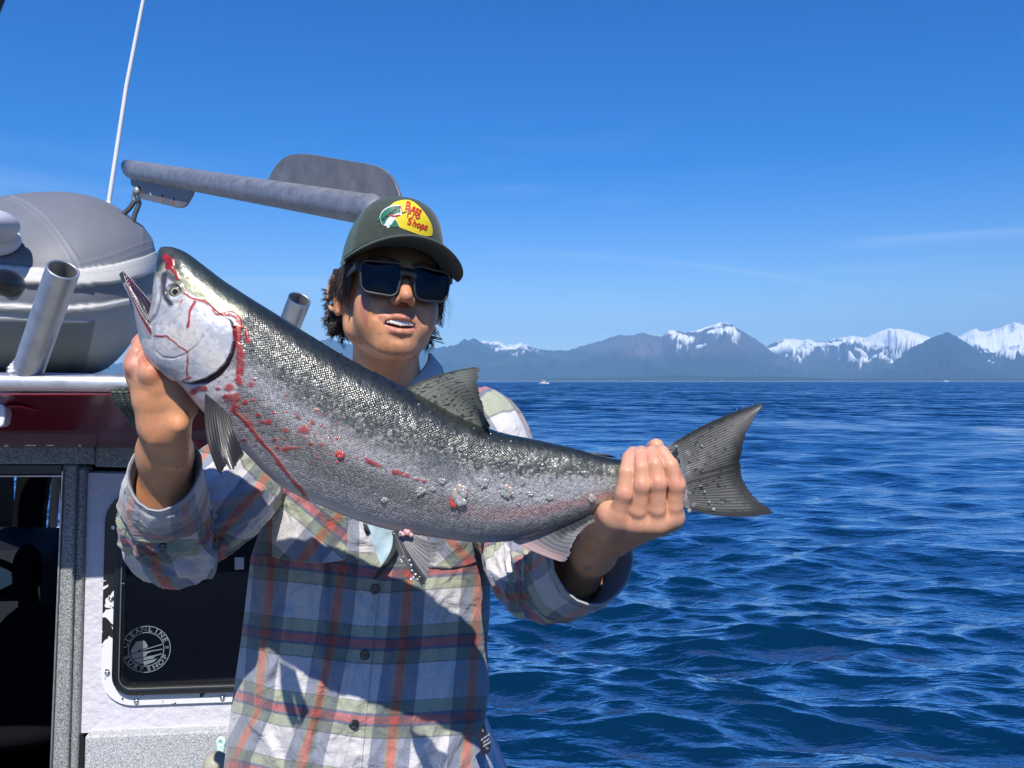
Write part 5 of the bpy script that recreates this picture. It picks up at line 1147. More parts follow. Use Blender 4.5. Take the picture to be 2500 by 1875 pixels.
# ---------------------------------------------------------------- plaid shirt
def plaid_mat(name='plaid_flannel', rot=0.0, fade=.07):
    m = bpy.data.materials.new(name); m.use_nodes = True; N, L = m.node_tree.nodes, m.node_tree.links; b = N['Principled BSDF']; b.inputs['Roughness'].default_value = .92; b.inputs['Specular IOR Level'].default_value = .2
    b.inputs['Sheen Weight'].default_value = .25; b.inputs['Sheen Roughness'].default_value = .6
    uv = N.new('ShaderNodeUVMap'); uv.uv_map = 'UVMap'; mp_ = N.new('ShaderNodeMapping'); mp_.inputs['Rotation'].default_value = (0, 0, rot); L.new(uv.outputs[0], mp_.inputs[0])
    tc_ = N.new('ShaderNodeTexCoord'); jn = N.new('ShaderNodeTexNoise'); jn.inputs['Scale'].default_value = 55; jn.inputs['Detail'].default_value = 2; L.new(tc_.outputs['Object'], jn.inputs['Vector'])
    js = N.new('ShaderNodeVectorMath'); js.operation = 'SUBTRACT'; L.new(jn.outputs['Color'], js.inputs[0]); js.inputs[1].default_value = (.5, .5, .5); jk = N.new('ShaderNodeVectorMath'); jk.operation = 'SCALE'; jk.inputs['Scale'].default_value = .022; L.new(js.outputs[0], jk.inputs[0])
    ja = N.new('ShaderNodeVectorMath'); ja.operation = 'ADD'; L.new(mp_.outputs[0], ja.inputs[0]); L.new(jk.outputs[0], ja.inputs[1])
    sp = N.new('ShaderNodeSeparateXYZ'); L.new(ja.outputs[0], sp.inputs[0])
    def ramp(sock, stops):
        fr = N.new('ShaderNodeMath'); fr.operation = 'FRACT'; L.new(sock, fr.inputs[0]); c = N.new('ShaderNodeValToRGB'); c.color_ramp.interpolation = 'LINEAR'; e = c.color_ramp.elements; L.new(fr.outputs[0], c.inputs[0])
        st = []
        for i, (p, col) in enumerate(stops):
            if i: st.append((p, stops[i - 1][1]))
            st.append((p + .010 if i else 0, col))
        e[0].position = st[0][0]; e[0].color = (*st[0][1], 1); e[1].position = 1; e[1].color = (*st[-1][1], 1)
        for p, col in st[1:]: q = e.new(p); q.color = (*col, 1)
        return c.outputs[0]
    lt, bl, og, ol = (1, 1, 1), (.38, .43, .55), (.86, .28, .21), (.50, .50, .36)
    U = ramp(sp.outputs['X'], [(0, og), (.052, ol), (.078, bl), (.245, lt), (.745, bl), (.912, ol), (.940, og)])
    gn, nv, rd, dk = (.58, .64, .48), (.21, .23, .36), (.72, .22, .23), (.30, .33, .34)
    Vv = ramp(sp.outputs['Y'], [(0, rd), (.050, nv), (.092, gn), (.245, dk), (.262, (.95, .95, 1)), (.742, dk), (.752, gn), (.905, nv), (.945, rd)])
    mu = N.new('ShaderNodeMix'); mu.data_type = 'RGBA'; mu.blend_type = 'MULTIPLY'; mu.inputs['Factor'].default_value = 1; L.new(U, mu.inputs['A']); L.new(Vv, mu.inputs['B'])
    # nap of the flannel
    n1 = N.new('ShaderNodeTexNoise'); n1.inputs['Scale'].default_value = 480; n1.inputs['Detail'].default_value = 4; n1.inputs['Roughness'].default_value = .8; L.new(tc_.outputs['Object'], n1.inputs['Vector'])
    mr_ = N.new('ShaderNodeMapRange'); mr_.inputs['From Min'].default_value = .25; mr_.inputs['From Max'].default_value = .75; mr_.inputs['To Min'].default_value = .44; mr_.inputs['To Max'].default_value = .84; L.new(n1.outputs['Fac'], mr_.inputs[0])
    wh = N.new('ShaderNodeMix'); wh.data_type = 'RGBA'; wh.inputs['Factor'].default_value = fade; L.new(mu.outputs['Result'], wh.inputs['A']); wh.inputs['B'].default_value = (.80, .80, .82, 1) if fade > .1 else (1, 1, 1, 1)
    tn = N.new('ShaderNodeMix'); tn.data_type = 'RGBA'; tn.blend_type = 'MULTIPLY'; tn.inputs['Factor'].default_value = 1; L.new(wh.outputs['Result'], tn.inputs['A']); tn.inputs['B'].default_value = (1.0, .965, .90, 1)
    sc = N.new('ShaderNodeVectorMath'); sc.operation = 'SCALE'; L.new(tn.outputs['Result'], sc.inputs[0]); L.new(mr_.outputs[0], sc.inputs['Scale']); L.new(sc.outputs[0], b.inputs['Base Color'])
    n2 = N.new('ShaderNodeTexNoise'); n2.inputs['Scale'].default_value = 20; n2.inputs['Detail'].default_value = 4; n2.inputs['Distortion'].default_value = 1.2; L.new(tc_.outputs['Object'], n2.inputs['Vector']); b2 = N.new('ShaderNodeBump'); b2.inputs['Strength'].default_value = .9; b2.inputs['Distance'].default_value = .011; L.new(n2.outputs['Fac'], b2.inputs['Height'])
    bp = N.new('ShaderNodeBump'); bp.inputs['Strength'].default_value = .5; bp.inputs['Distance'].default_value = .0008; L.new(n1.outputs['Fac'], bp.inputs['Height']); L.new(b2.outputs[0], bp.inputs['Normal']); L.new(bp.outputs[0], b.inputs['Normal'])
    return m
M_PLAID = plaid_mat(); M_PLAID2 = plaid_mat('plaid_flannel_reverse', fade=.34)
SH = tag(empty('shirt', tuple(P(900, 1400, 1.4)), ANG))
RY = np.array([900, 930, 955, 985, 1015, 1050, 1100, 1200, 1300, 1360, 1500, 1565, 1674, 1762, 1875, 2000, 2150]); 
RL = np.array([850, 815, 770, 715, 680, 655, 645, 648, 632, 612, 596, 588, 572, 560, 546, 540, 540]); RR = np.array([985, 1010, 1065, 1150, 1180, 1205, 1215, 1212, 1203, 1199, 1196, 1189, 1195, 1184, 1206, 1214, 1216])
def q6(x, y): return 500 + x / 2.289, 1150 + y / 2.289
def wrink(px, py):
    w = .0085 * fbm(np.stack([px / 75 + .22 * py / 75, py / 260, px * 0], -1), 3, 101) + .0050 * ridged(np.stack([(px + .35 * py) / 50, (py - .3 * px) / 150, px * 0 + 3], -1), 2, 103)
    w = w + .0026 * fbm(np.stack([px / 28, py / 40, px * 0], -1), 2, 105)
    # long folds running down from the chest and to the left hip
    for (pts, a, wd) in (([(745, 1250), (790, 1400), (795, 1560), (768, 1720), (735, 1900)], .005, 13), ([(700, 1500), (660, 1650), (640, 1760), (560, 1900)], .007, 16), ([(1190, 1380), (1175, 1500), (1180, 1620)], .004, 12), ([(1170, 1760), (1110, 1800), (1060, 1900)], .006, 14), ([(640, 1340), (660, 1500), (650, 1640)], .005, 14), ([(560, 1700), (620, 1760), (700, 1900)], .006, 15)):
        d, _ = polydist(px, py, pts); w = w + a * np.exp(-(d / wd) ** 2) - a * .6 * np.exp(-((d - 1.9 * wd) / wd) ** 2)
    return w
def torso_d(px, py, th=None):
    l = np.interp(py, RY, RL); r = np.interp(py, RY, RR); s = np.clip((px - (l + r) / 2) / ((r - l) / 2), -1, 1)
    bulge = np.interp(py, [900, 960, 1050, 1200, 1500, 1750, 1900, 2150], [.06, .09, .115, .135, .125, .135, .13, .12])
    return 1.425 - bulge * (1 - np.abs(s) ** 2.6) ** (1 / 2.2) - wrink(px, py) * (1 - s ** 8)
# where the stripes run (measured on the shirt): orange columns at rows, red lines at columns
SY = np.array([-900, 0, 520, 950, 1350, 1600, 2200]); SX = np.array([[380, 740, 1130, 1540], [385, 765, 1150, 1545], [375, 770, 1145, 1540], [330, 712, 1112, 1510], [292, 622, 1062, 1482], [165, 545, 1040, 1462], [60, 450, 990, 1430]])
LX = np.array([150, 250, 400, 600, 850, 1000, 1200, 1400, 1550, 1700]); LY = np.array([[ -360, -350, -335, -310, -300, -300, -300, -300, -300, -300], [80, 85, 95, 110, 130, 140, 140, 130, 120, 110], [485, 488, 502, 525, 558, 578, 565, 548, 535, 530], [880, 893, 918, 933, 962, 968, 958, 944, 938, 935], [1245, 1270, 1322, 1350, 1388, 1396, 1386, 1374, 1366, 1360], [1640, 1660, 1700, 1730, 1770, 1785, 1780, 1770, 1760, 1750], [2050, 2060, 2100, 2130, 2170, 2185, 2180, 2170, 2160, 2150]])
def plaid_uv(px, py):
    X, Y = (px - 500) * 2.289, (py - 1150) * 2.289; cx_ = np.stack([np.interp(Y, SY, SX[:, k]) for k in range(4)], -1); ry = np.stack([np.interp(X, LX, LY[k]) for k in range(7)], -1)
    def idx(v, c):
        n = c.shape[-1]; u = np.zeros(v.shape)
        for k in range(n - 1):
            a, b_ = c[..., k], c[..., k + 1]; t = (v - a) / (b_ - a); m = (v >= a) if k else np.ones(v.shape, bool); u = np.where(m, k + t, u)
        return u
    return np.stack([idx(X, cx_), idx(Y, ry)], -1)
def build_shirt():
    n, m_ = 330, 300; py = np.linspace(900, 2150, n)[:, None]; th = np.linspace(-np.pi / 2, np.pi / 2, m_)[None]; l = np.interp(py, RY, RL); r = np.interp(py, RY, RR)
    px = (l + r) / 2 + (r - l) / 2 * np.sin(th); py2 = py + 0 * th; G = Pa(px, py2, torso_d(px, py2)); uvf = plaid_uv(px, py2)
    tb = np.linspace(np.pi / 2, 1.5 * np.pi, 60)[None, 1:-1]; pxb = (l + r) / 2 + (r - l) / 2 * np.sin(tb); pyb = np.maximum(py, 990) + 0 * tb; Gb = Pa(pxb, pyb, 1.425 + .11 * np.abs(np.cos(tb)) ** .9); uvb = plaid_uv(pxb, py + 0 * tb)
    G = np.concatenate([G, Gb], 1); UV = np.concatenate([uvf, uvb], 1)
    grid('shirt_body', G, M_PLAID, SH, cv=True, uv=UV.reshape(-1, 2), flip=True)
    # placket strip with a turned edge, buttons
    cen = lambda Y: np.interp(Y, [200, 520, 950, 1350, 1660, 2200], [935, 925, 880, 843, 815, 760]); hw = lambda Y: np.interp(Y, [200, 950, 1660], [66, 64, 62])
    Ys = np.linspace(330, 2100, 200)[:, None]; t = np.linspace(-1, 1, 30)[None]; X = cen(Ys) + hw(Ys) * t; px, py_ = q6(X, Ys + 0 * t)
    rise = .0016 + .0022 * sstep(1, .93, np.abs(t)) - .0008 * np.exp(-((np.abs(t) - .82) / .05) ** 2) + .0005 * fbm(np.stack([X / 20, Ys / 8 + 0 * X, X * 0], -1), 2, 107)
    uv = plaid_uv(px, py_); uv[..., 0] = .5 + (t + 0 * X) * .16 - .02; uv[..., 1] += .0
    grid('placket', Pa(px, py_, torso_d(px, py_) - rise), M_PLAID, SH, uv=uv.reshape(-1, 2), flip=False)
    BT = mat('black_button', (.012, .013, .016), .35, coat=.5)
    def button(X, Y, r=.0085, pl=None):
        px_, py2 = q6(X, Y) if pl is None else pl; d = float(torso_d(np.array(px_), np.array(py2))) - .0045; c = P(px_, py2, d); m = MB(); a = np.arange(24) / 24 * 6.283; rows = [[c + [rr * math.cos(x), -h, rr * math.sin(x)] for x in a] for rr, h in ((r * .98, -.002), (r, 0), (r * .95, .0016), (r * .72, .0018), (r * .62, .0008), (.0001, .0007))]
        m.add(np.array(rows), gridq(6, 24, False, True)); 
        for dx in (-1, 1):
            for dz in (-1, 1): m.ball(c + [dx * r * .2, -.001, dz * r * .2], (r * .1, .0003, r * .1), 5)
        m.build('button', BT, SH)
    for X, Y in ((952, 660), (895, 1028), (833, 1414), (785, 1800)): button(X, Y)
    # pocket flaps cut on the bias
    def patch(name, poly, rot, org, rise_=.0035, n_=46, mt=M_PLAID):
        (a, b, c, d) = [np.array(q6(*p)) for p in poly[:4]]; U, V = np.meshgrid(np.linspace(0, 1, n_), np.linspace(0, 1, n_), indexing='ij'); bow = poly[4] if len(poly) > 4 else 0
        P2 = ((1 - U) * (1 - V))[..., None] * a + (U * (1 - V))[..., None] * b + (U * V)[..., None] * c + ((1 - U) * V)[..., None] * d; P2[..., 1] += bow * np.sin(np.pi * U) * V
        e = np.minimum(np.minimum(U, 1 - U), np.minimum(V, 1 - V)); r_ = rise_ * sstep(0, .02, e) + .0012 * np.exp(-((e - .02) / .015) ** 2) - .0008 * np.exp(-((e - .06) / .012) ** 2) + .0009 * fbm(np.stack([P2[..., 0] / 16, P2[..., 1] / 16, U * 0], -1), 2, 109)
        q = (P2 - np.array(q6(*org))) / 170; ca, sa = math.cos(rot), math.sin(rot); uv = np.stack([q[..., 0] * ca - q[..., 1] * sa, q[..., 0] * sa + q[..., 1] * ca], -1)
        return grid(name, Pa(P2[..., 0], P2[..., 1], torso_d(P2[..., 0], P2[..., 1]) - r_), mt, SH, uv=uv.reshape(-1, 2), flip=False)
    patch('pocket_flap', [(372, 90), (812, 60), (790, 495), (378, 480), 12], R(-40), (705, 300)); patch('pocket_flap', [(1150, 60), (1600, 60), (1582, 492), (1180, 520), 18], R(40), (1475, 505))
    # the open neck of the shirt: pale undershirt between the turned front edges
    TEE = mat('pale_blue_cotton', (.50, .66, .72), .9, bump=[(300, .3, .001), (30, .4, .004)])
    U, V = np.meshgrid(np.linspace(0, 1, 24), np.linspace(0, 1, 60), indexing='ij'); Yt = 60 + (535 - 60) * V; xl = np.interp(Yt, [-560, 200, 300, 535], [700, 868, 892, 988]); xr = np.interp(Yt, [-560, 150, 330, 440, 535], [1250, 1120, 1062, 1058, 992]); X = xl + (xr - xl) * U; px, py_ = q6(X, Yt)
    grid('undershirt', Pa(px, py_, torso_d(px, py_) - .0045), TEE, SH)
    DKM = mat('dark_shaded_flannel', (.035, .045, .045), .95, bump=[(300, .5, .001)])  # shade inside the open shirt front is put into this dark colour
    st = catmull([(1075, 250), (1070, 380), (1062, 440), (1030, 500), (985, 555), (945, 605)], 40); wd = np.interp(np.linspace(0, 1, 40), [0, .4, .8, 1], [24, 26, 18, 8]); rows = []
    for (x, y), w in zip(st, wd):
        nx, ny = .75, .66; r_ = []
        for t in np.linspace(-1, 1, 9): a, b = q6(x + nx * w * t, y + ny * w * t * .5); r_.append(P(a, b, float(torso_d(np.array(a), np.array(b))) - .005 - .010 * (1 - t * t)))
        rows.append(r_)
    grid('open_front_edge', np.array(rows), DKM, SH)
    m = MB(); a = [q6(x, y) for x, y in ((884, 292), (905, 300), (925, 345), (905, 355), (890, 325))]; f = [P(x, y, float(torso_d(np.array(x), np.array(y))) - .0075) for x, y in a]; m.prism(f, [q + [0, .003, 0] for q in f]); m.build('button_loop', DKM, SH)
    # woven side label
    LB = mat('black_woven_label', (.012, .013, .022), .8, bump=[(900, .3, .0005)]); k = 2212 / 350; c7 = lambda x, y: (1000 + x / k * 1.0, 1700 + y / k)
    q = [c7(1140, 440), c7(1255, 720), c7(1235, 860), c7(1125, 915), c7(1020, 590)]; dd = float(torso_d(np.array(1175.), np.array(1800.))); dlab = lambda x: 1.325 + .0007 * (x - 1180)
    f = [P(x, y, dlab(x) - .012) for x, y in q]; m = MB(); m.prism(f, [p_ + [0, .002, 0] for p_ in f]); lab = m.build('label', LB, SH, smooth=False)
    m = MB(); 
    def bar(x, y, w, h, a=.25): 
        pts = [c7(x + dx * math.cos(a) - dy * math.sin(a), y - dx * math.sin(a) * 1.4 + dy * math.cos(a)) for dx, dy in ((-w, -h), (w, -h), (w, h), (-w, h))]; f = [P(u, v, dlab(u) - .0126) for u, v in pts]; m.prism(f, [p_ + [0, .0004, 0] for p_ in f])
    for i in range(7): bar(1112 + i * 19, 668 - i * 13, 4 if i % 3 else 7, 16)
    for i in range(5): bar(1140 + i * 20, 710 - i * 12, 6 if i % 2 else 4, 17)
    for i in range(7): bar(1140 + i * 17, 768 - i * 10, 6 if i % 2 else 4, 17)
    bar(1130, 540, 12, 3); bar(1125, 525, 4, 10); bar(1200, 810, 22, 3); bar(1185, 790, 12, 3)
    m.build('label_lettering', mat('label_white', (.7, .7, .72), .8), lab, smooth=False)
    # shoulder yoke folds and collar
    def collar(side):
        rows = []
        for t in np.linspace(0, 1, 40):
            a = R(-100 + 200 * t); ce = P(938, 935, 1.42); rx, ry = .078, .072; b = ce + [rx * math.sin(a), -ry * math.cos(a), 0]; h = .034 - .006 * math.cos(a); sl = -.03 * math.cos(a) * 1.4; z0 = sl
            up = b + [0, 0, h + sl + .012 * abs(math.sin(a))]; low = b + [.034 * math.sin(a), -.030 * math.cos(a), -.008 + sl]; inn = b + [-.004 * math.sin(a), .004 * math.cos(a), -.03 + sl]
            rows.append([inn, (inn + up) / 2 - [.003 * math.sin(a), 0, 0], up, up + [.006 * math.sin(a), -.006 * math.cos(a), -.002], (up + low) / 2 + [.008 * math.sin(a), -.006 * math.cos(a), .002], low])
        G = np.array(rows); G[:, 0:1]; uv = np.stack(np.meshgrid(np.linspace(.3, .7, 40), np.linspace(.35, .7, 6), indexing='ij'), -1); grid('collar', G, M_PLAID, SH, uv=uv.reshape(-1, 2))
    collar(0)
build_shirt()

def sleeve(name, path, radii, cuff_tilt, seed, uv0=(0, 0), per=.115, fold=.006, elbow=.5, squash=None, flipn=False):
    """tube along a path with fabric folds; last rings form the rolled cuff"""
    n, m_ = 230, 150; pts = catmull(path, n); rad = catmull(np.array(radii)[:, None], n)[:, 0]
    T = np.gradient(pts, axis=0); T /= np.linalg.norm(T, axis=1)[:, None]
    # soften the frame near the cuff with the wanted opening normal
    u = np.cross(T[0], [0, 1, 0]); u /= np.linalg.norm(u); a = np.linspace(0, 2 * np.pi, m_, endpoint=False); G = np.zeros((n, m_, 3)); s = np.concatenate([[0], np.cumsum(np.linalg.norm(np.diff(pts, axis=0), axis=1))]); NN = np.zeros_like(G)
    for i in range(n):
        t = T[i]; u = u - t * (u @ t); u /= np.linalg.norm(u); v = np.cross(t, u); e = np.cos(a)[:, None] * u + np.sin(a)[:, None] * v; NN[i] = e; G[i] = pts[i] + e * rad[i]
    if cuff_tilt is not None:      # slant the opening
        k = sstep(.72, 1, np.linspace(0, 1, n))[:, None]; G = G + T[:, None] * (k * ((G - pts[:, None]) @ np.asarray(cuff_tilt)))[..., None]
    A = np.broadcast_to(a, (n, m_)); Sg = np.broadcast_to(s[:, None], (n, m_)) / s[-1]
    Pn = G / .05
    w1 = ridged(np.stack([Pn[..., 0] * .5 + seed, Pn[..., 1] * .5, Pn[..., 2] * .5], -1) * [1, 1, 1], 2, seed); ca, sa = np.cos(A), np.sin(A)
    tw = np.stack([ca * 1.1 + 2.2 * Sg, sa * 1.1, Sg * 9 + .9 * ca + .5 * sa], -1)
    w2 = ridged(tw * [1, 1, 1.0], 3, seed + 3, .45); env = np.exp(-((Sg - elbow) / .28) ** 2) + .35
    disp = fold * env * (w2 - .4) + .0016 * fbm(Pn * 2.2, 3, seed + 5)
    # rolled cuff: thicker step near the end
    cf = sstep(.80, .812, Sg) * .0045 + .0012 * np.exp(-((Sg - .815) / .006) ** 2) - .0012 * np.exp(-((Sg - .985) / .008) ** 2); disp = disp * (1 - .55 * sstep(.78, .84, Sg)) + cf
    G = G + NN * disp[..., None]
    uv = np.stack([A / (2 * np.pi) * round(2 * np.pi * np.mean(rad) / per) + uv0[0] + .25 * Sg, s[:, None] / per + uv0[1] + .04 * w2 + 0 * A], -1)
    uv[..., 1] = np.where(Sg > .806, uv0[1] + .3 - (s[:, None] - s[-1]) / per, uv[..., 1]); uv[..., 0] = np.where(Sg > .806, uv[..., 0] + .37, uv[..., 0])
    # inner lining turned in at the mouth
    end = G[-1]; c = end.mean(0); t = T[-1]; rows = [end, end + t * .0012 - NN[-1] * .0022, end - NN[-1] * .0042, *[end - NN[-1] * .0045 - T[max(-1 - k * 6, -n)] * 0 - t * .008 * k - NN[-1] * .001 * k for k in range(1, 8)]]
    seam = np.stack([G[:, 0:1]], 0)
    Gc = np.concatenate([G, G[:, :1]], 1); a1 = np.concatenate([uv, uv[:, :1] + [round(2 * np.pi * np.mean(rad) / per), 0]], 1)
    kc = int(.806 * n); o = grid(name, Gc[:kc + 1], M_PLAID, SH, uv=a1[:kc + 1].reshape(-1, 2), flip=flipn)
    o = grid('cuff', Gc[kc:], M_PLAID2, SH, uv=a1[kc:].reshape(-1, 2), flip=flipn); o.name = 'cuff'
    Gi = np.array(rows); Gi = np.concatenate([Gi, Gi[:, :1]], 1); grid('cuff_lining', Gi, M_LIN, SH, flip=flipn)
    m = MB(); m.tube(end + t * .0008 - NN[-1] * .001, .0011, 6, closed=True); m.build('cuff_edge', M_EDGE, SH)
    return G, NN, T
M_LIN = mat('sleeve_lining', (.20, .22, .27), .95, bump=[(300, .5, .001)]); M_EDGE = mat('cuff_edge_stitch', (.46, .46, .45), .9, bump=[(600, .6, .001)])
gR = sleeve('sleeve', [P(700, 1075, 1.40), P(640, 1120, 1.38), P(560, 1200, 1.31), P(490, 1285, 1.29), P(432, 1312, 1.25), P(406, 1270, 1.19), P(401, 1205, 1.13), P(402, 1150, 1.09)], [.075, .078, .075, .070, .068, .061, .051, .0425], np.array([-.15, .95, 0]), 120, uv0=(.2, .1), elbow=.5, fold=.016)
gL = sleeve('sleeve', [P(1135, 1040, 1.42), P(1185, 1075, 1.40), P(1225, 1180, 1.37), P(1262, 1320, 1.32), P(1300, 1402, 1.26), P(1352, 1412, 1.21), P(1405, 1388, 1.165), P(1448, 1358, 1.13)], [.078, .080, .070, .062, .060, .060, .060, .060], np.array([0, .3, .2]), 130, uv0=(.1, .85), elbow=.55, fold=.014)
def cuff_bits():
    BT = bpy.data.materials['black_button']
    m = MB(); m.ball(P(1368, 1478, 1.15), (.0055, .003, .006), 10); m.build('cuff_button', BT, SH)
    m = MB(); m.ball(P(397, 1333, 1.128), (.006, .003, .005), 10); m.build('cuff_button', BT, SH)
cuff_bits()
def trousers():
    TM = mat('dark_trousers', (.03, .035, .045), .9, bump=[(200, .3, .001)]); m = MB(); c = P(890, 1800, 1.43)
    for s in (-1, 1): m.tube([c + [s * .08, 0, .02], np.array([-.26 + s * .10, 1.44, 1.15]), np.array([-.26 + s * .11, 1.44, .9]), np.array([-.26 + s * .12, 1.46, .56])], [.12, .105, .085, .075], 24)
    m.build('trousers', TM, ANG); BM = mat('rubber_boot', (.03, .03, .02), .4)
    for s in (-1, 1): m = MB(); m.ball((-.26 + s * .12, 1.41, .545), (.05, .13, .045), 14); m.tube([(-.26 + s * .12, 1.46, .54), (-.26 + s * .12, 1.46, .66)], .055, 16); m.build('boot', BM, ANG)
trousers()
# ================================================================== the salmon
def q3(L): return [(250 + x / 2.552, 550 + y / 2.552) for x, y in L]
def q4(L): return [(800 + x / 2.553, 850 + y / 2.553) for x, y in L]
def q5(L): return [(1200 + x / 2.765, 900 + y / 2.765) for x, y in L]
def qD(L): return [(x * S, y * S) for x, y in L]

def fish_material():
    m = bpy.data.materials.new('salmon_skin'); m.use_nodes = True; N, L = m.node_tree.nodes, m.node_tree.links; b = N['Principled BSDF']
    a = N.new('ShaderNodeAttribute'); a.attribute_name = 'Col'; uv = N.new('ShaderNodeUVMap'); uv.uv_map = 'UVMap'
    mp_ = N.new('ShaderNodeMapping'); mp_.inputs['Scale'].default_value = (1, 1, 1); L.new(uv.outputs[0], mp_.inputs[0])
    v = N.new('ShaderNodeTexVoronoi'); v.voronoi_dimensions = '2D'; v.inputs['Scale'].default_value = 1.0; v.inputs['Randomness'].default_value = 0.42; L.new(mp_.outputs[0], v.inputs['Vector'])
    # per scale brightness
    sx_ = N.new('ShaderNodeSeparateColor'); L.new(v.outputs['Color'], sx_.inputs[0])
    r1 = N.new('ShaderNodeMapRange'); r1.inputs['To Min'].default_value = 0.82; r1.inputs['To Max'].default_value = 1.22; L.new(sx_.outputs[0], r1.inputs[0])
    dk = N.new('ShaderNodeMapRange'); dk.inputs['From Min'].default_value = 0.25; dk.inputs['From Max'].default_value = 0.62; dk.inputs['To Min'].default_value = 1.1; dk.inputs['To Max'].default_value = 0.6; L.new(v.outputs['Distance'], dk.inputs[0])
    mm = N.new('ShaderNodeMath'); mm.operation = 'MULTIPLY'; L.new(r1.outputs[0], mm.inputs[0]); L.new(dk.outputs[0], mm.inputs[1])
    one = N.new('ShaderNodeMix'); one.data_type = 'FLOAT'; one.inputs[2].default_value = 1.0; L.new(a.outputs['Alpha'], one.inputs[0]); L.new(mm.outputs[0], one.inputs[3])
    sc = N.new('ShaderNodeVectorMath'); sc.operation = 'SCALE'; L.new(a.outputs['Color'], sc.inputs[0]); L.new(one.outputs[0], sc.inputs['Scale']); L.new(sc.outputs[0], b.inputs['Base Color'])
    # relief: each scale domed and tilted a little its own way, plus wet film
    hgt = N.new('ShaderNodeMath'); hgt.operation = 'MULTIPLY'; L.new(v.outputs['Distance'], hgt.inputs[0]); L.new(a.outputs['Alpha'], hgt.inputs[1])
    bp = N.new('ShaderNodeBump'); bp.invert = True; bp.inputs['Strength'].default_value = 0.55; bp.inputs['Distance'].default_value = 0.0010; L.new(hgt.outputs[0], bp.inputs['Height'])
    t = N.new('ShaderNodeTexCoord'); n2 = N.new('ShaderNodeTexNoise'); n2.inputs['Scale'].default_value = 130; n2.inputs['Detail'].default_value = 3; L.new(t.outputs['Object'], n2.inputs['Vector'])
    b2 = N.new('ShaderNodeBump'); b2.inputs['Strength'].default_value = 0.35; b2.inputs['Distance'].default_value = 0.0016; L.new(n2.outputs['Fac'], b2.inputs['Height']); L.new(bp.outputs[0], b2.inputs['Normal'])
    # random facet tilt
    sb = N.new('ShaderNodeVectorMath'); sb.operation = 'SUBTRACT'; L.new(v.outputs['Color'], sb.inputs[0]); sb.inputs[1].default_value = (.5, .5, .5)
    sm = N.new('ShaderNodeMath'); sm.operation = 'MULTIPLY'; sm.inputs[1].default_value = 0.13; L.new(a.outputs['Alpha'], sm.inputs[0])
    s2 = N.new('ShaderNodeVectorMath'); s2.operation = 'SCALE'; L.new(sb.outputs[0], s2.inputs[0]); L.new(sm.outputs[0], s2.inputs['Scale'])
    ad = N.new('ShaderNodeVectorMath'); ad.operation = 'ADD'; L.new(b2.outputs[0], ad.inputs[0]); L.new(s2.outputs[0], ad.inputs[1])
    nn = N.new('ShaderNodeVectorMath'); nn.operation = 'NORMALIZE'; L.new(ad.outputs[0], nn.inputs[0]); L.new(nn.outputs[0], b.inputs['Normal']); L.new(b2.outputs[0], b.inputs['Coat Normal'])
    b.inputs['Metallic'].default_value = 0.18; b.inputs['Roughness'].default_value = 0.40; b.inputs['Specular IOR Level'].default_value = 0.6
    b.inputs['Coat Weight'].default_value = 0.40; b.inputs['Coat Roughness'].default_value = 0.15
    return m
M_FISH = fish_material()
def fin_material():
    m = mat('fin_membrane', attr=True, rough=0.5, coat=0.10, coat_rough=.25, spec=.35, bump=[(160, .2, .001)])
    N, L = m.node_tree.nodes, m.node_tree.links; a = [n for n in N if n.type == 'ATTRIBUTE'][0]; L.new(a.outputs['Alpha'], N['Principled BSDF'].inputs['Alpha'])
    return m
M_FIN = fin_material()

ST = [((343,540),(340,546),.003,.985),((350,533),(335,580),.011,.985),((374,534),(330,625),.019,.985),((405,547),(321,690),.029,.986),((440,573),(304,738),.035,.987),((485,607),(328,790),.040,.988),((540,643),(383,826),.044,.990),
      ((600,680),(443,895),.048,.993),((670,724),(523,972),.051,.997),((750,772),(607,1050),.053,1.002),((830,813),(708,1099),.052,1.007),((915,858),(815,1138),.049,1.012),((1000,903),(930,1160),.045,1.017),((1080,933),(1040,1172),.040,1.021),
      ((1160,950),(1140,1163),.034,1.025),((1240,968),(1235,1131),.028,1.028),((1320,990),(1325,1094),.021,1.030),((1390,992),(1402,1086),.017,1.031),((1440,974),(1462,1096),.012,1.031),((1462,964),(1492,1104),.004,1.031)]
EYE = q3([(442, 412)])[0]
GILL = q3([(640,470),(700,530),(760,575),(800,600),(822,650),(824,720),(806,800),(772,862),(720,915),(650,955),(560,975),(450,958),(380,905),(330,820),(320,700),(300,620),(420,560),(520,470)])
FISH = tag(empty('salmon', tuple(P(1000, 1080, 1.01))), 'large silver king salmon with dark spotted back and blood streaks, held out across the chest', 'fish')

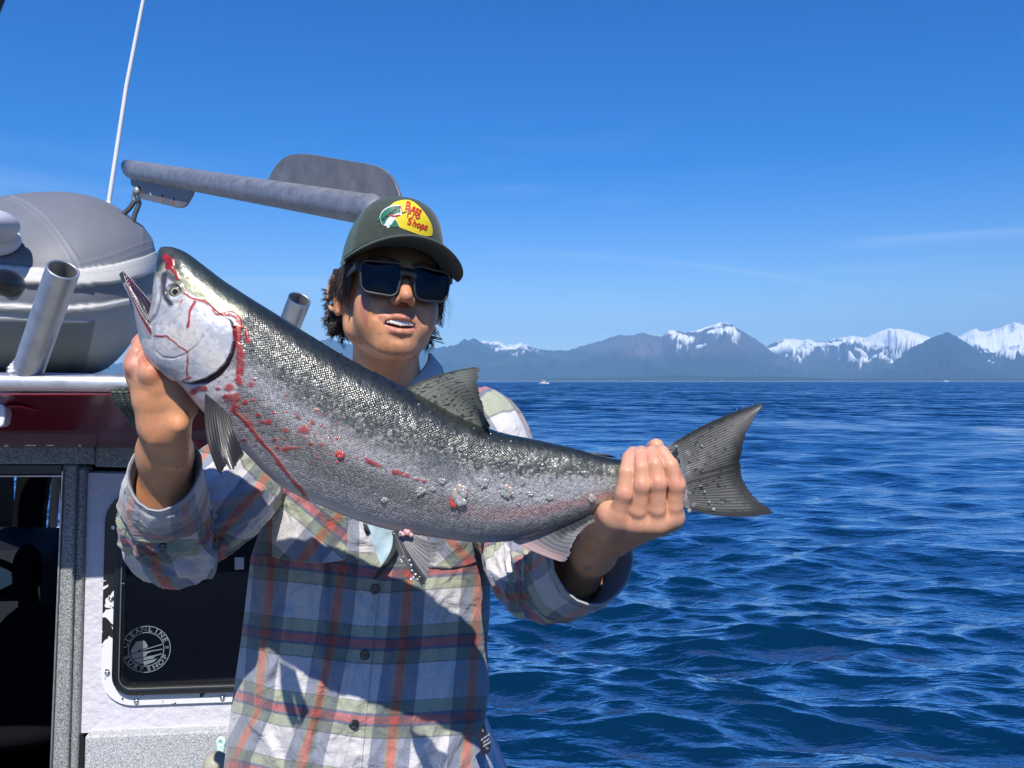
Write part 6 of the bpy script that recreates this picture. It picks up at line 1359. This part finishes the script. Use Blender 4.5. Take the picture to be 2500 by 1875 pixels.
def fish_body():
    n, m_ = 860, 190
    A = np.array([[*(np.array(t) * S), *(np.array(b) * S), w, d] for t, b, w, d in ST])
    C = catmull(A, n); T, B, w, d = C[:, 0:2], C[:, 2:4], C[:, 4], C[:, 5]
    th = np.concatenate([np.linspace(-np.pi / 2, np.pi / 2, m_), np.linspace(np.pi / 2, 1.5 * np.pi, 66)[1:-1]])   # front half dense (-90 bottom .. 90 top), back half
    m2 = len(th); sn, cs = np.sin(th), np.cos(th)
    sn_ = np.sign(sn) * np.abs(sn) ** 1.0; csx = np.sign(cs) * np.abs(cs) ** .86
    v = (1 - sn_) / 2
    X = T[:, None, 0] * (1 - v) + B[:, None, 0] * v; Y = T[:, None, 1] * (1 - v) + B[:, None, 1] * v
    D = d[:, None] - w[:, None] * csx[None]
    front = (cs > -1e-6)[None] & (np.ones((n, 1)) > 0)
    FR = sstep(-.05, .1, cs)[None] + 0 * X; Vv = v[None] + 0 * X
    nz = fbm(np.stack([X / 22, Y / 22, D * 40], -1), 4, 11); nzf = fbm(np.stack([X / 6, Y / 6, D * 60], -1), 3, 13); nzb = fbm(np.stack([X / 90, Y / 90, D * 8], -1), 3, 15)
    up = np.zeros_like(X); g = sdpoly(X, Y, GILL)
    up += .0045 * sstep(3, -2.0, g) * sstep(-10, 10, X - 380) ; up += .0015 * sstep(-4, -50, g)
    mx = q3([(352,290),(368,380),(360,470),(335,555),(296,602),(284,585),(300,520),(322,430),(330,350),(336,290)]); gm = sdpoly(X, Y, mx); up += .0022 * sstep(2, -4, gm)
    pre, _ = polydist(X, Y, q3([(640,690),(600,750),(540,795),(470,820),(390,815),(350,780)])); up -= .0008 * sstep(4, 0, pre)
    er = np.hypot(X - EYE[0], Y - EYE[1]); up -= .003 * sstep(20, 12, er); up += .0012 * np.exp(-((er - 21) / 4) ** 2)
    cyc, _ = polydist(X, Y, q3([(565,470),(500,470),(430,500),(380,560),(370,640)])); up -= .0007 * sstep(4, 0, cyc)
    ll, _ = polydist(X, Y, [(a * S, b * S) for a, b in [(505,705),(600,800),(700,872),(830,940),(960,995),(1100,1030),(1250,1045),(1330,1045)]]); 
    up += .0005 * nz
    # ---- colour
    col = np.zeros(X.shape + (3,)); along = np.linspace(0, 1, n)[:, None] + 0 * X
    edge = Vv + .05 * nz + .02 * nzf
    headx = X + (Y - 800) * .0
    col[:] = (.017, .024, .020)
    mott = sstep(-.25, .5, nz + .5 * nzf)
    paint(col, (.080, .086, .060), sstep(.10, .26, edge) * (.35 + .65 * mott))
    paint(col, (.20, .205, .195), sstep(.26, .46, edge) * (.55 + .45 * mott))
    paint(col, (.38, .375, .37), sstep(.38, .52, edge))
    paint(col, (.155, .162, .158), sstep(.56, .68, edge) * sstep(1300, 1000, X) * .85)
    paint(col, (.36, .35, .355), sstep(.76, .86, edge)); paint(col, (.44, .43, .43), sstep(.86, .95, edge) * sstep(1350, 900, X) )
    tail = sstep(950, 1350, X)
    paint(col, (.42, .41, .41), sstep(.32, .42, edge) * sstep(.66, .55, edge) * tail * .8)
    paint(col, (.42, .24, .22), sstep(.64, .71, edge) * sstep(.84, .77, edge) * tail * .75); paint(col, (.20, .20, .17), sstep(.80, .9, edge) * tail)
    # dark spots on the back
    sp = vnoise(np.stack([X / 15 + .6 * nzf, Y / 11, X * 0], -1), 31); sp2 = vnoise(np.stack([X / 6, Y / 4.5, X * 0], -1), 33)
    paint(col, (.008, .010, .010), sstep(.42, .6, sp) * sstep(.36, .2, Vv) * .9); paint(col, (.014, .018, .018), sstep(.08, .34, vnoise(np.stack([X / 5.5 + .4 * nzf, Y / 13, X * 0], -1), 35)) * sstep(.56, .30, edge) * .85); paint(col, (.33, .33, .28), sstep(.42, .62, sp2) * sstep(.08, .2, Vv) * sstep(.62, .4, Vv) * .8)
    # flecks of light and blue on the flank
    paint(col, (.34, .38, .46), sstep(.25, .6, nz) * sstep(.42, .5, edge) * sstep(.68, .58, edge) * .5)
    paint(col, (.36, .33, .28), sstep(.3, .55, nzf) * sstep(.2, .34, edge) * sstep(.55, .44, edge) * .55)
    paint(col, (.06, .07, .075), sstep(.1, .5, nzb + .6 * nz) * sstep(.28, .36, edge) * sstep(.66, .5, edge) * .55)
    paint(col, (.09, .085, .08), sstep(4, 1.5, ll + 4 * np.abs(nz)) * sstep(1150, 700, X) * .7)
    # head
    hd = sstep(12, -6, sdpoly(X, Y, q3([(300,0),(380,60),(780,120),(900,520),(850,600),(826,650),(826,720),(806,800),(772,862),(720,915),(640,965),(540,1000),(300,1000),(0,900),(0,0)])))
    H = np.zeros_like(col); H[:] = (.60, .585, .565)
    paint(H, (.66, .60, .50), sstep(.1, .6, nzb) * .6); paint(H, (.50, .57, .68), sstep(.15, .6, nz) * .5); paint(H, (.66, .50, .46), sstep(.3, .65, nzb * .6 + .6 * nzf) * .35); paint(H, (.33, .33, .34), sstep(.15, .5, nzf) * .5); paint(H, (.34, .35, .38), sstep(.1, .45, fbm(np.stack([X / 40, Y / 40, X * 0 + 2], -1), 4, 17)) * .6)
    # dark top of the head, olive behind the eye
    dtop = (polydist(X, Y, q3([(330,420),(350,260),(345,140),(400,128),(520,200),(800,370),(1000,500)]))[0])
    topln = q3([(320,330),(350,330),(390,250),(440,330),(500,400),(600,450),(700,510),(760,560),(860,590),(1100,800),(1500,700),(1000,200),(300,-100),(200,300)])
    gt = sdpoly(X, Y, topln)
    paint(H, (.21, .215, .13), sstep(8, -10, gt + 8 * nz)); paint(H, (.33, .34, .20), sstep(8, -6, gt + 6 * nz) * sstep(-45, -15, gt) * sstep(.0, .4, nz + .3) * .8)
    paint(H, (.022, .035, .030), sstep(52, 26, dtop + 16 * nz) * sstep(0, -14, gt))
    paint(H, (.02, .025, .02), sstep(3.2, 1.4, np.min([np.hypot(X - a, Y - b) for a, b in q3([(548,318),(600,333),(645,386),(755,460),(712,372),(820,440),(690,300),(860,520),(470,265),(640,250)])], 0)))
    # snout and eye surroundings
    paint(H, (.05, .055, .05), sstep(26, 10, polydist(X, Y, q3([(352,160),(400,135)]))[0] + 4 * nz))
    paint(H, (.035, .035, .035), sstep(11, 4, polydist(X, Y, q3([(385,310),(380,380),(398,450),(425,490)]))[0] + 2 * nz) * .95)
    paint(H, (.05, .05, .045), sstep(10, 4, polydist(X, Y, q3([(400,300),(470,360),(500,410)]))[0] + 3 * nz) * .85)
    paint(H, (.16, .15, .14), sstep(3.2, 1.2, polydist(X, Y, q3([(352,300),(372,380),(364,470),(338,555),(298,604)]))[0]) * .8); paint(H, (.3, .28, .27), sstep(2, .8, polydist(X, Y, q3([(335,320),(345,420),(325,500)]))[0]) * .7)
    paint(H, (.30, .29, .29), sstep(2.4, .8, pre) * .6); paint(H, (.42, .36, .33), sstep(1.8, .6, cyc) * .5)
    hm = hd
    col = col * (1 - hm[..., None]) + H * hm[..., None]
    # pale throat below the gill cover
    th_ = sstep(8, -6, sdpoly(X, Y, q3([(200,640),(330,830),(450,965),(650,1000),(780,900),(840,900),(830,1050),(700,1080),(640,1150),(560,1130),(300,950),(180,700)])))
    paint(col, (.60, .56, .56), th_ * .9)
    # gill slit
    gs = polydist(X, Y, q3([(822,640),(828,720),(812,800),(778,868),(725,925),(650,965),(560,985),(490,975)]))[0]; wd = np.interp(X, [q3([(480,0)])[0][0], q3([(700,0)])[0][0], q3([(830,0)])[0][0]], [1.5, 9, 3.5])
    slit = sstep(wd, wd * .5, gs) * (g > -1.5); paint(col, (.05, .012, .016), slit); up -= .0035 * slit * (g > -1)
    eyb = polydist(X, Y, q3([(786,575),(812,610),(816,640)]))[0]; paint(col, (.02, .02, .02), sstep(5, 2, eyb) * .9)
    # blood
    bl = np.zeros_like(X); wob = fbm(np.stack([X / 16, Y / 16, X * 0 + 5], -1), 2, 19); wob2 = fbm(np.stack([X / 16, Y / 16, X * 0 + 9], -1), 2, 23)
    def line(pts, wd, amt=1, brk=0.0):
        nonlocal bl
        dd, tt = polydist(X + 2.2 * wob, Y + 2.2 * wob2, pts); ww = wd / 2.552 * (1 + 1.1 * nz); k_ = sstep(ww + 1.2, ww * .55, dd) * amt
        if brk: k_ = k_ * sstep(brk - .25, brk + .15, nz + .5 * nzf + .4)
        bl = np.maximum(bl, k_)
    line(q3([(395,200),(412,225),(420,260)]), 26, 1, .1); line(q3([(430,265),(455,300),(470,335)]), 15, .9); line(q3([(515,425),(560,452),(640,480),(690,520),(725,560),(800,550),(848,585),(868,630)]), 9)
    line(q3([(590,480),(560,540),(552,635)]), 7); line(q3([(330,685),(420,690),(490,740),(545,780),(552,850),(545,940)]), 4.5, .9); line(q3([(500,470),(480,498)]), 8, .7)
    line(q3([(850,590),(890,640),(900,720)]), 16, .9, .3); line(q3([(848,640),(850,740),(862,800),(860,900),(850,980)]), 21, .95, .34); line(q3([(850,980),(830,1060),(815,1160)]), 30, .8, .55)
    line(q3([(815,1150),(900,1235),(970,1320),(1050,1412),(1140,1530),(1250,1659)]) + qD([(665, 1085)]), 11, .95); line(q3([(800,1080),(880,1180),(960,1250)]), 38, .75, .6)
    line(q3([(560,1040),(600,1020),(640,1015)]), 15, .85); line(q3([(520,955),(560,940)]), 10, .8)
    for x, y, r in ((790,1010,26),(928,992,18),(890,1100,17),(1035,1225,20),(1255,1272,28),(1310,1228,16),(1140,1278,15),(1092,1385,14),(1140,1395,20),(975,1180,14),(1000,1222,14),(1075,1335,10),(1220,1195,12),(1335,1155,12),(1360,1365,14),(1300,1360,12),(770,1065,16),(720,1018,12),(1480,1430,24),(560,1040,18),(880,1340,14),(950,960,10),(845,1350,12)):
        a_, b_ = q3([(x, y)])[0]; bl = np.maximum(bl, sstep(r / 2.552 * 1.3, r / 2.552 * .5, np.hypot((X - a_) * .8, Y - b_) + 2.5 * nzf) * .9)
    line(q4([(190,675),(250,705),(300,725),(400,765),(520,800),(600,830)]), 13, .9, .35); line(q3([(1150,1390),(1230,1385)]), 7, .8); line(q3([(1290,1290),(1420,1330)]), 12, .6, .5)
    paint(col, (.40, .016, .014), bl * FR); up += .0007 * bl
    dkb = sstep(.6, 1, bl) * sstep(0, .5, nz); paint(col, (.16, .006, .008), dkb * .6 * FR)
    pk = np.exp(-(polydist(X, Y, q3([(820,1100),(900,1230),(1050,1420),(1200,1300),(1500,1400)]))[0] / 45) ** 2) * sstep(-.2, .5, nzf) * (1 - hd); paint(col, (.50, .22, .18), pk * .35 * FR)
    # mouth corner and vent
    vt = polydist(X, Y, q4([(300,1110),(440,1128),(520,1128)]))[0]; paint(col, (.62, .42, .40), sstep(12, 3, vt) * .8)
    paint(col, (.17, .16, .14), sstep(.30, .6, vnoise(np.stack([X / 4.2, Y / 4.2, X * 0], -1), 37)) * sstep(.3, .45, edge) * sstep(.9, .7, edge) * (1 - hd) * .5)
    scale = np.clip(1 - hd - th_, 0, 1) * sstep(.985, .9, Vv) * (1 - .8 * bl) * (.25 + .75 * sstep(.05, .2, Vv))
    G = Pa(X, Y, D); N_ = np.cross(np.gradient(G, axis=0), np.gradient(G, axis=1)); N_ /= np.linalg.norm(N_, axis=-1)[..., None] + 1e-12
    if N_[n // 2, m_ // 2, 1] > 0: N_ = -N_
    G = G + N_ * (up * FR * np.clip(along * 60, 0, 1))[..., None]
    arc = np.concatenate([[0], np.cumsum(np.linalg.norm(np.diff((T + B) / 2, axis=0), axis=1))]); hl = np.linalg.norm(B - T, axis=1)
    U = arc[:, None] / 6.4 + 0 * X; Vt = (Vv - .5) * (hl[:, None] ** .72 * 4.2) / 5.0 + 400
    uv = np.stack([(U + Vt) * .78, (Vt - U) * .78], -1)
    c4 = np.concatenate([np.clip(col, 0, 1), scale[..., None]], -1)
    o = grid('body', G, M_FISH, FISH, cv=True, col=c4.reshape(-1, 4), uv=uv.reshape(-1, 2))
    return X, Y, D, G, front
FX, FY, FD, FG, FF = fish_body()
def fish_surf(px, py):
    """point on the near flank of the fish under photo pixel"""
    m = (FX - px) ** 2 + (FY - py) ** 2 + (FD > 1.02) * 9 + ((FG[..., 1] > FD.mean(1)[:, None] + .02)) * 1e6
    i = np.unravel_index(np.argmin(m), m.shape); return FG[i], i

def lower_jaw():
    B = qD([(258,595),(268,620),(284,650),(290,681),(296,710),(303,742),(316,775)]); Nn = qD([(266,585),(278,618),(291,648),(305,672),(317,690),(332,708),(350,722)]); Fr = qD([(268,589),(284,597),(300,609),(316,623),(331,640),(348,662),(365,685)])
    n = 80; B, Nn, Fr = catmull(B, n), catmull(Nn, n), catmull(Fr, n); Fr = Nn + (Fr - Nn) * .72; s = np.linspace(0, 1, n); w = .008 + .022 * s ** .7; rows = []; cols = []
    for i in range(n):
        d0 = .987; wi = w[i]; b, a, f = B[i], Nn[i], Fr[i]; r = []; c = []
        def add(p, d, cc): r.append(P(p[0], p[1], d)); c.append(cc)
        fl = (a + f) / 2 * .45 + b * .55
        red = (.11, .006, .01) if s[i] < .3 else (.035, .012, .018)
        skin = np.array((.50, .49, .50)) if s[i] > .12 else np.array((.05, .055, .05))
        dark = np.array((.05, .055, .055))
        for t in np.linspace(0, 1, 12): p = (1 - t) ** 2 * f + 2 * t * (1 - t) * fl + t * t * a; add(p, d0 + wi * (1 - 2 * t) * .85, np.array(red) * (1 if .12 < t < .88 else 1.6) if s[i] > .06 else dark)
        for t in np.linspace(0, 1, 18)[1:-1]: 
            ce = a * (1 - t) + b * t + (np.array([-1, .2]) * 4 * math.sin(math.pi * t)); k_ = 1 if t > .25 else 0; add(ce, d0 - wi * (1 - t ** 2.2) , (.24, .010, .012) if .12 < t < .26 and s[i] > .15 else (dark * 1.5 if t < .14 else skin * (1 if t > .45 else .7)))
        for t in np.linspace(0, 1, 10)[:-1]: ce = b * (1 - t) + f * t; add(ce, d0 + wi * (1 - (1 - t) ** 2.2), skin)
        rows.append(r); cols.append(c)
    G = np.array(rows); C = np.concatenate([np.array(cols), np.zeros((n, G.shape[1], 1))], -1)
    grid('lower_jaw', G, M_FISH, FISH, cv=True, col=C.reshape(-1, 4), uv=np.zeros((G.shape[0] * G.shape[1], 2)))
    m = MB()
    for i in range(6, 66, 3):
        for (e, dd) in ((Nn, -1), (Fr, 1)):
            p = e[i] + (Fr[i] - Nn[i]) * (.06 if dd < 0 else -.06); q = p + np.array([2.2, -3.6]) * (1.4 if i < 20 else 1); d1 = .987 + dd * w[i] * .75
            m.tube([P(p[0], p[1], d1), P(q[0], q[1], d1)], [.0007, .0002], 5)
    m.build('teeth', mat('tooth', (.75, .73, .66), .3), FISH)['kind'] = 'stuff'
    # tongue
    m = MB(); pts = [(B[i] * .35 + (Nn[i] + Fr[i]) / 2 * .65) for i in (16, 30, 45, 60, 75)]; m.tube([P(p[0], p[1], .987) for p in pts], [.004, .008, .010, .011, .012], 12); m.build('tongue', mat('dark_tongue', (.03, .02, .03), .3, coat=.5), FISH)
lower_jaw()

def eye():
    p, _ = fish_surf(*EYE); n = 40; r = .0088; th = np.linspace(0, np.pi / 2, n)[:, None]; ph = np.linspace(0, 2 * np.pi, 48, endpoint=False)[None]
    g = np.stack([r * np.sin(th) * np.cos(ph), -r * .55 * np.cos(th) + 0 * ph, r * np.sin(th) * np.sin(ph)], -1) + p + [0, .0028, 0]
    rr = np.hypot(g[..., 0] - p[0] - .0006, g[..., 2] - p[2] - .0002) / r; c = np.zeros(g.shape); c[:] = (.14, .13, .08)
    paint(c, (.50, .47, .28), sstep(.56, .46, rr)); paint(c, (.004, .004, .005), sstep(.42, .38, np.hypot(g[..., 0] - p[0] - .001, g[..., 2] - p[2]) / r)); paint(c, (.03, .03, .03), sstep(.78, .9, rr))
    grid('eye', g, mat('fish_eye', attr=True, rough=.05, coat=1.0), FISH, cv=True, col=c.reshape(-1, 3))
eye()

def fin(name, base, mid, outer, d0, d1, rays, paintfn, th=.0009, jag=3, n=None, wave=.002, bend=0.0):
    n = n or rays * 9; m_ = 60
    B_, M_, O_ = catmull(base, n), catmull(mid, n), catmull(outer, n); U = np.linspace(0, 1, n)[:, None]; V = np.linspace(0, 1, m_)[None]
    l0 = (1 - V) * (1 - 2 * V); l1 = 4 * V * (1 - V); l2 = V * (2 * V - 1)
    rp = np.abs(np.sin(U * rays * np.pi)); vj = 1 - .012 * jag * (1 - rp) * np.clip((V - .6) / .4, 0, 1) - .02 * jag * np.abs(vnoise(np.stack([U[:, 0] * 14, U[:, 0] * 0, U[:, 0] * 0], -1), 5))[:, None] * np.clip((V - .75) / .25, 0, 1)
    Ve = V * vj; l0 = (1 - Ve) * (1 - 2 * Ve); l1 = 4 * Ve * (1 - Ve); l2 = Ve * (2 * Ve - 1)
    X = l0 * B_[:, 0:1] + l1 * M_[:, 0:1] + l2 * O_[:, 0:1]; Y = l0 * B_[:, 1:2] + l1 * M_[:, 1:2] + l2 * O_[:, 1:2]
    D = d0 + (d1 - d0) * Ve + wave * np.sin(U * 9 + V * 2) * V + bend * np.sin(np.pi * U) * V
    ridge = rp ** 1.5 * (1 - .6 * V)
    t_ = th * (1 + .3 * ridge) * (1 - .75 * V) + .0002
    F_ = Pa(X, Y, D - t_); K_ = Pa(X, Y, D + t_)
    c = np.zeros(X.shape + (4,)); c[..., 3] = 1; paintfn(c, X, Y, U + 0 * X, V + 0 * X, rp + 0 * X); c[..., :3] *= {'pectoral_fin': .45, 'dorsal_fin': 1.3}.get(name, .70)
    G = np.concatenate([F_, K_[:, ::-1]], 1); CC = np.concatenate([c, c[:, ::-1]], 1)
    o = grid(name, G, M_FIN, FISH, cv=True, col=np.clip(CC, 0, 1).reshape(-1, 4)); return o
def spots(X, Y, fx, fy, seed, lo=.45): return sstep(lo, lo + .12, vnoise(np.stack([X / fx, Y / fy, X * 0], -1), seed))
def p_dorsal(c, X, Y, U, V, r):
    nz = fbm(np.stack([X / 18, Y / 18, X * 0], -1), 3, 41)
    c[..., :3] = (.15, .16, .13); c3_ = c[..., :3]; paint(c3_, (.26, .27, .21), sstep(.55, .1, V) * (.5 + .5 * nz)); paint(c3_, (.05, .055, .05), sstep(.3, .8, r) * .45 * sstep(.2, .5, V)); paint(c3_, (.03, .035, .035), sstep(.72, 1, V) * .8 + 0 * V); paint(c3_, (.03, .04, .035), sstep(.07, 0, U) * .9)
    paint(c3_, (.02, .022, .022), spots(X + Y * .9, Y * 1.2, 8, 4.5, 43, .48) * sstep(.9, .6, V) * .9)
fin('dorsal_fin', q4([(486,250),(606,320),(762,402),(888,466),(1004,516)]), q4([(700,163),(770,225),(850,300),(925,385),(1010,487)]), q4([(958,112),(946,180),(945,260),(972,360),(985,430),(1018,490)]), 1.011, .988, 17, p_dorsal, jag=2.2)
def p_tail(c, X, Y, U, V, r):
    c[..., :3] = (.20, .20, .175); c3_ = c[..., :3]; nz = fbm(np.stack([X / 16, Y / 16, X * 0], -1), 3, 51)
    paint(c3_, (.42, .40, .37), sstep(.0, .5, nz + .2) * np.exp(-((U - .45) / .16) ** 2) * sstep(.75, .3, V) * .9)
    paint(c3_, (.035, .035, .035), sstep(.25, .8, r) * .75 + 0 * V); paint(c3_, (.02, .022, .024), sstep(.72, .96, V + .06 * nz)); paint(c3_, (.022, .025, .027), np.maximum(sstep(.09, .02, U), sstep(.9, .98, U)) + 0 * V)
    paint(c3_, (.30, .32, .36), sstep(.14, 0, V) * .7 + 0 * U); paint(c3_, (.45, .50, .56), sstep(.35, .6, nz) * sstep(.30, .05, V) * .7)
    paint(c3_, (.012, .012, .012), spots(X, Y, 6, 5, 53, .62) * sstep(.9, .75, V) * sstep(.04, .1, V) * .9)
    paint(c3_, (.02, .02, .02), sstep(.022, .008, np.abs(U - .52)) * .8 * sstep(.2, .4, V) + sstep(.02, .008, np.abs(U - .585)) * .6)
fin('tail_fin', q5([(1175,532),(1235,600),(1270,690),(1290,790),(1290,860),(1285,935)]), q5([(1500,350),(1500,480),(1480,620),(1470,740),(1500,860),(1600,1000)]), q5([(1862,222),(1780,330),(1712,480),(1688,620),(1700,740),(1800,875),(1922,972)]), 1.031, 1.030, 36, p_tail, th=.0012, jag=1.4, wave=.005)
def p_pect(c, X, Y, U, V, r):
    c[..., :3] = (.05, .042, .038); c3_ = c[..., :3]; paint(c3_, (.30, .29, .27), np.exp(-((U - .5) / .07) ** 2) * sstep(.1, .3, V) * .7); paint(c3_, (.015, .014, .014), sstep(.35, .9, r) * .6 + 0 * V)
    paint(c3_, (.02, .02, .02), sstep(.25, .05, V) + 0 * U); paint(c3_, (.16, .14, .12), sstep(.9, 1, V) * sstep(.5, 1, U))
    c[..., 3] = 1 - sstep(.035, .01, np.abs(U - .54)) * sstep(.35, .5, V)
fin('pectoral_fin', q3([(640,1045),(690,1085),(740,1130),(795,1188)]), q3([(652,1330),(720,1345),(775,1335),(838,1325)]), q3([(738,1568),(776,1500),(806,1535),(848,1485),(888,1432)]), .945, .915, 11, p_pect, th=.0016, jag=2)
fin('pectoral_fin', q3([(560,1060),(600,1090),(640,1120)]), q3([(620,1180),(650,1190),(690,1200)]), q3([(690,1290),(710,1300),(740,1280)]), 1.02, 1.06, 8, p_pect, th=.0014)
def p_pelv(c, X, Y, U, V, r):
    c[..., :3] = (.04, .04, .045); c3_ = c[..., :3]; paint(c3_, (.40, .38, .37), sstep(.34, .44, U) * .85 + 0 * V); paint(c3_, (.03, .03, .03), sstep(.45, .9, r) * .55 * sstep(.62, .4, U)); paint(c3_, (.45, .43, .42), sstep(.05, .0, np.abs(U - .2)) * .35)
    c[..., 3] = 1 - .62 * sstep(.4, .55, U) * sstep(.08, .25, V) * (1 - .75 * sstep(.4, .9, r)) - .3 * sstep(.85, 1, V)
fin('pelvic_fin', q4([(398,1142),(430,1150),(470,1158),(512,1150)]), q4([(455,1305),(520,1320),(590,1270),(625,1195)]), q4([(555,1440),(602,1500),(640,1385),(695,1270),(715,1190)]), .978, .955, 12, p_pelv, th=.0013, jag=3)
fin('pelvic_fin', q4([(440,1140),(480,1150),(520,1150)]), q4([(520,1260),(570,1240),(610,1200)]), q4([(600,1390),(650,1330),(700,1210)]), 1.03, 1.05, 10, p_pelv, th=.001)
def p_anal(c, X, Y, U, V, r):
    nz = fbm(np.stack([X / 14, Y / 14, X * 0], -1), 3, 61); c[..., :3] = (.24, .24, .25); c3_ = c[..., :3]
    paint(c3_, (.60, .42, .40), sstep(.30, .05, U) + 0 * V); paint(c3_, (.10, .10, .105), sstep(.35, .85, r) * .6 * sstep(.1, .25, U)); paint(c3_, (.025, .025, .03), sstep(.3, .5, U) * sstep(.62, .25, V + .25 * nz)); paint(c3_, (.36, .38, .42), sstep(.9, 1, V) * .6 + 0 * U)
fin('anal_fin', q4([(1150,1205),(1300,1165),(1450,1115),(1560,1075),(1690,1035)]), q4([(1310,1278),(1400,1235),(1500,1165),(1590,1110),(1688,1060)]), q4([(1480,1340),(1512,1290),(1540,1200),(1580,1140),(1625,1100),(1695,1075)]), 1.022, 1.016, 15, p_anal, th=.0012, jag=2.5)
fin('adipose_fin', q5([(640,560),(700,580),(770,600)]), q5([(720,570),(760,585),(800,600)]), q5([(790,580),(830,592),(860,606)]), 1.03, 1.03, 4, p_tail)

def foam():
    FO = mat('blood_foam', (.44, .37, .32), .22, coat=1.0, sss=.003); FR_ = mat('red_foam', (.55, .07, .05), .1, coat=1.0); WB = mat('clear_bubble', (.36, .355, .34), .08, coat=1.0, spec=.8)
    for x, y, rx, ry, m in ((820,915,56,78,FO),(842,888,34,34,WB),(785,960,34,38,FR_),(968,838,42,34,FO),(945,828,22,20,WB),(1112,888,47,47,FO),(1095,885,20,20,WB),(1135,880,18,18,WB),(578,892,36,28,FO),(355,945,23,20,FO),(710,825,26,22,FO),(1215,830,24,32,FO),(1385,930,27,22,FO),(1642,935,27,26,FO),(1260,905,28,18,FO),(78,665,30,28,FR_),(1085,795,16,18,WB),(1305,948,12,12,WB),(1190,970,11,11,WB),(655,880,22,16,FO)):
        a, b = q4([(x, y)])[0]; p, _ = fish_surf(a, b); s = 1 / 2.553 / F
        mb = MB()
        for k in range(5): t = k * 1.26 + random.random(); q = .42; mb.ball(p + [rx * s * q * math.cos(t), -.0010, ry * s * q * math.sin(t)], (rx * s * random.uniform(.4, .62), min(rx, ry) * s * .26, ry * s * random.uniform(.4, .62)), 12)
        if m is FO and rx > 30:
            mb.build('foam_bubble', m, FISH); mb = MB(); m = WB
            for k in range(5): t = random.random() * 6.28; q = random.random() ** .5 * .85; r_ = rx * s * random.uniform(.12, .38); mb.ball(p + [rx * s * q * math.cos(t), -.0022 - .001 * random.random(), ry * s * q * math.sin(t)], (r_, r_ * .4, r_), 10)
        mb.build('foam_bubble', m, FISH)
    for nm, cnt, mt, rr in (('droplets', 330, WB, (.0005, .0016)), ('blood_drops', 60, FR_, (.0008, .0022))):
        mb = MB()
        for k in range(cnt):
            if nm == 'droplets': 
                if k < 120: x = random.uniform(850, 1680); y = 760 + (x - 850) * .11 + random.gauss(0, 60)
                elif k < 250: x = random.uniform(-200, 1500); y = 170 + (x + 200) * .36 + random.gauss(0, 70)
                else: x = random.uniform(0, 900); y = 820 + random.gauss(0, 60) + x * .1
                a, b = q4([(x, y)])[0]
            else: x = random.uniform(800, 1500); y = 1000 + (x - 800) * .55 + random.gauss(0, 110); a, b = q3([(x, y)])[0]
            p, i = fish_surf(a, b)
            if np.hypot(FX[i] - a, FY[i] - b) > 4: continue
            r = random.uniform(*rr) * (random.random() ** .7); mb.ball(p, (r * random.uniform(.8, 1.5), r * .35, r), 6)
        mb.build(nm, mt, FISH)['kind'] = 'stuff'
    mb = MB(); WS = mat('wet_froth', (.85, .82, .8), .1, coat=1)
    for x, y, r in ((470,1160,16),(500,1150,20),(520,1165,15),(455,1150,12),(485,1140,14)): a, b = q4([(x, y)])[0]; mb.ball(P(a, b, .968), r / 2.553 / F, 10)
    mb.build('vent', mat('pink_vent', (.62, .36, .34), .2, coat=1), FISH)
    mb = MB()
    for x, y, r in ((462,1330,9),(470,1300,7),(510,1322,10),(520,1352,11),(525,1385,10),(548,1410,12),(560,1440,9),(520,1440,13),(455,1318,7),(535,1428,10),(572,1425,7),(412,1155,6)): a, b = q4([(x, y)])[0]; mb.ball(P(a, b, .957), r / 2.553 / F * .6, 8)
    mb.build('froth', WS, FISH)['kind'] = 'stuff'
    mb = MB()
    for x, y, r in ((1247,525,15),(1190,545,10),(1215,560,8),(1335,960,22),(1420,520,12),(1470,900,14),(1500,950,18),(1440,830,12),(1410,790,10),(1560,905,8),(1350,480,6),(1655,275,6),(1700,255,5),(1760,238,5)): a, b = q5([(x, y)])[0]; r *= .65; mb.ball(P(a, b, 1.028), (r / 2.765 / F, r / 2.765 / F * .35, r / 2.765 / F), 8)
    mb.build('wet_slime', WB, FISH)['kind'] = 'stuff'
foam()
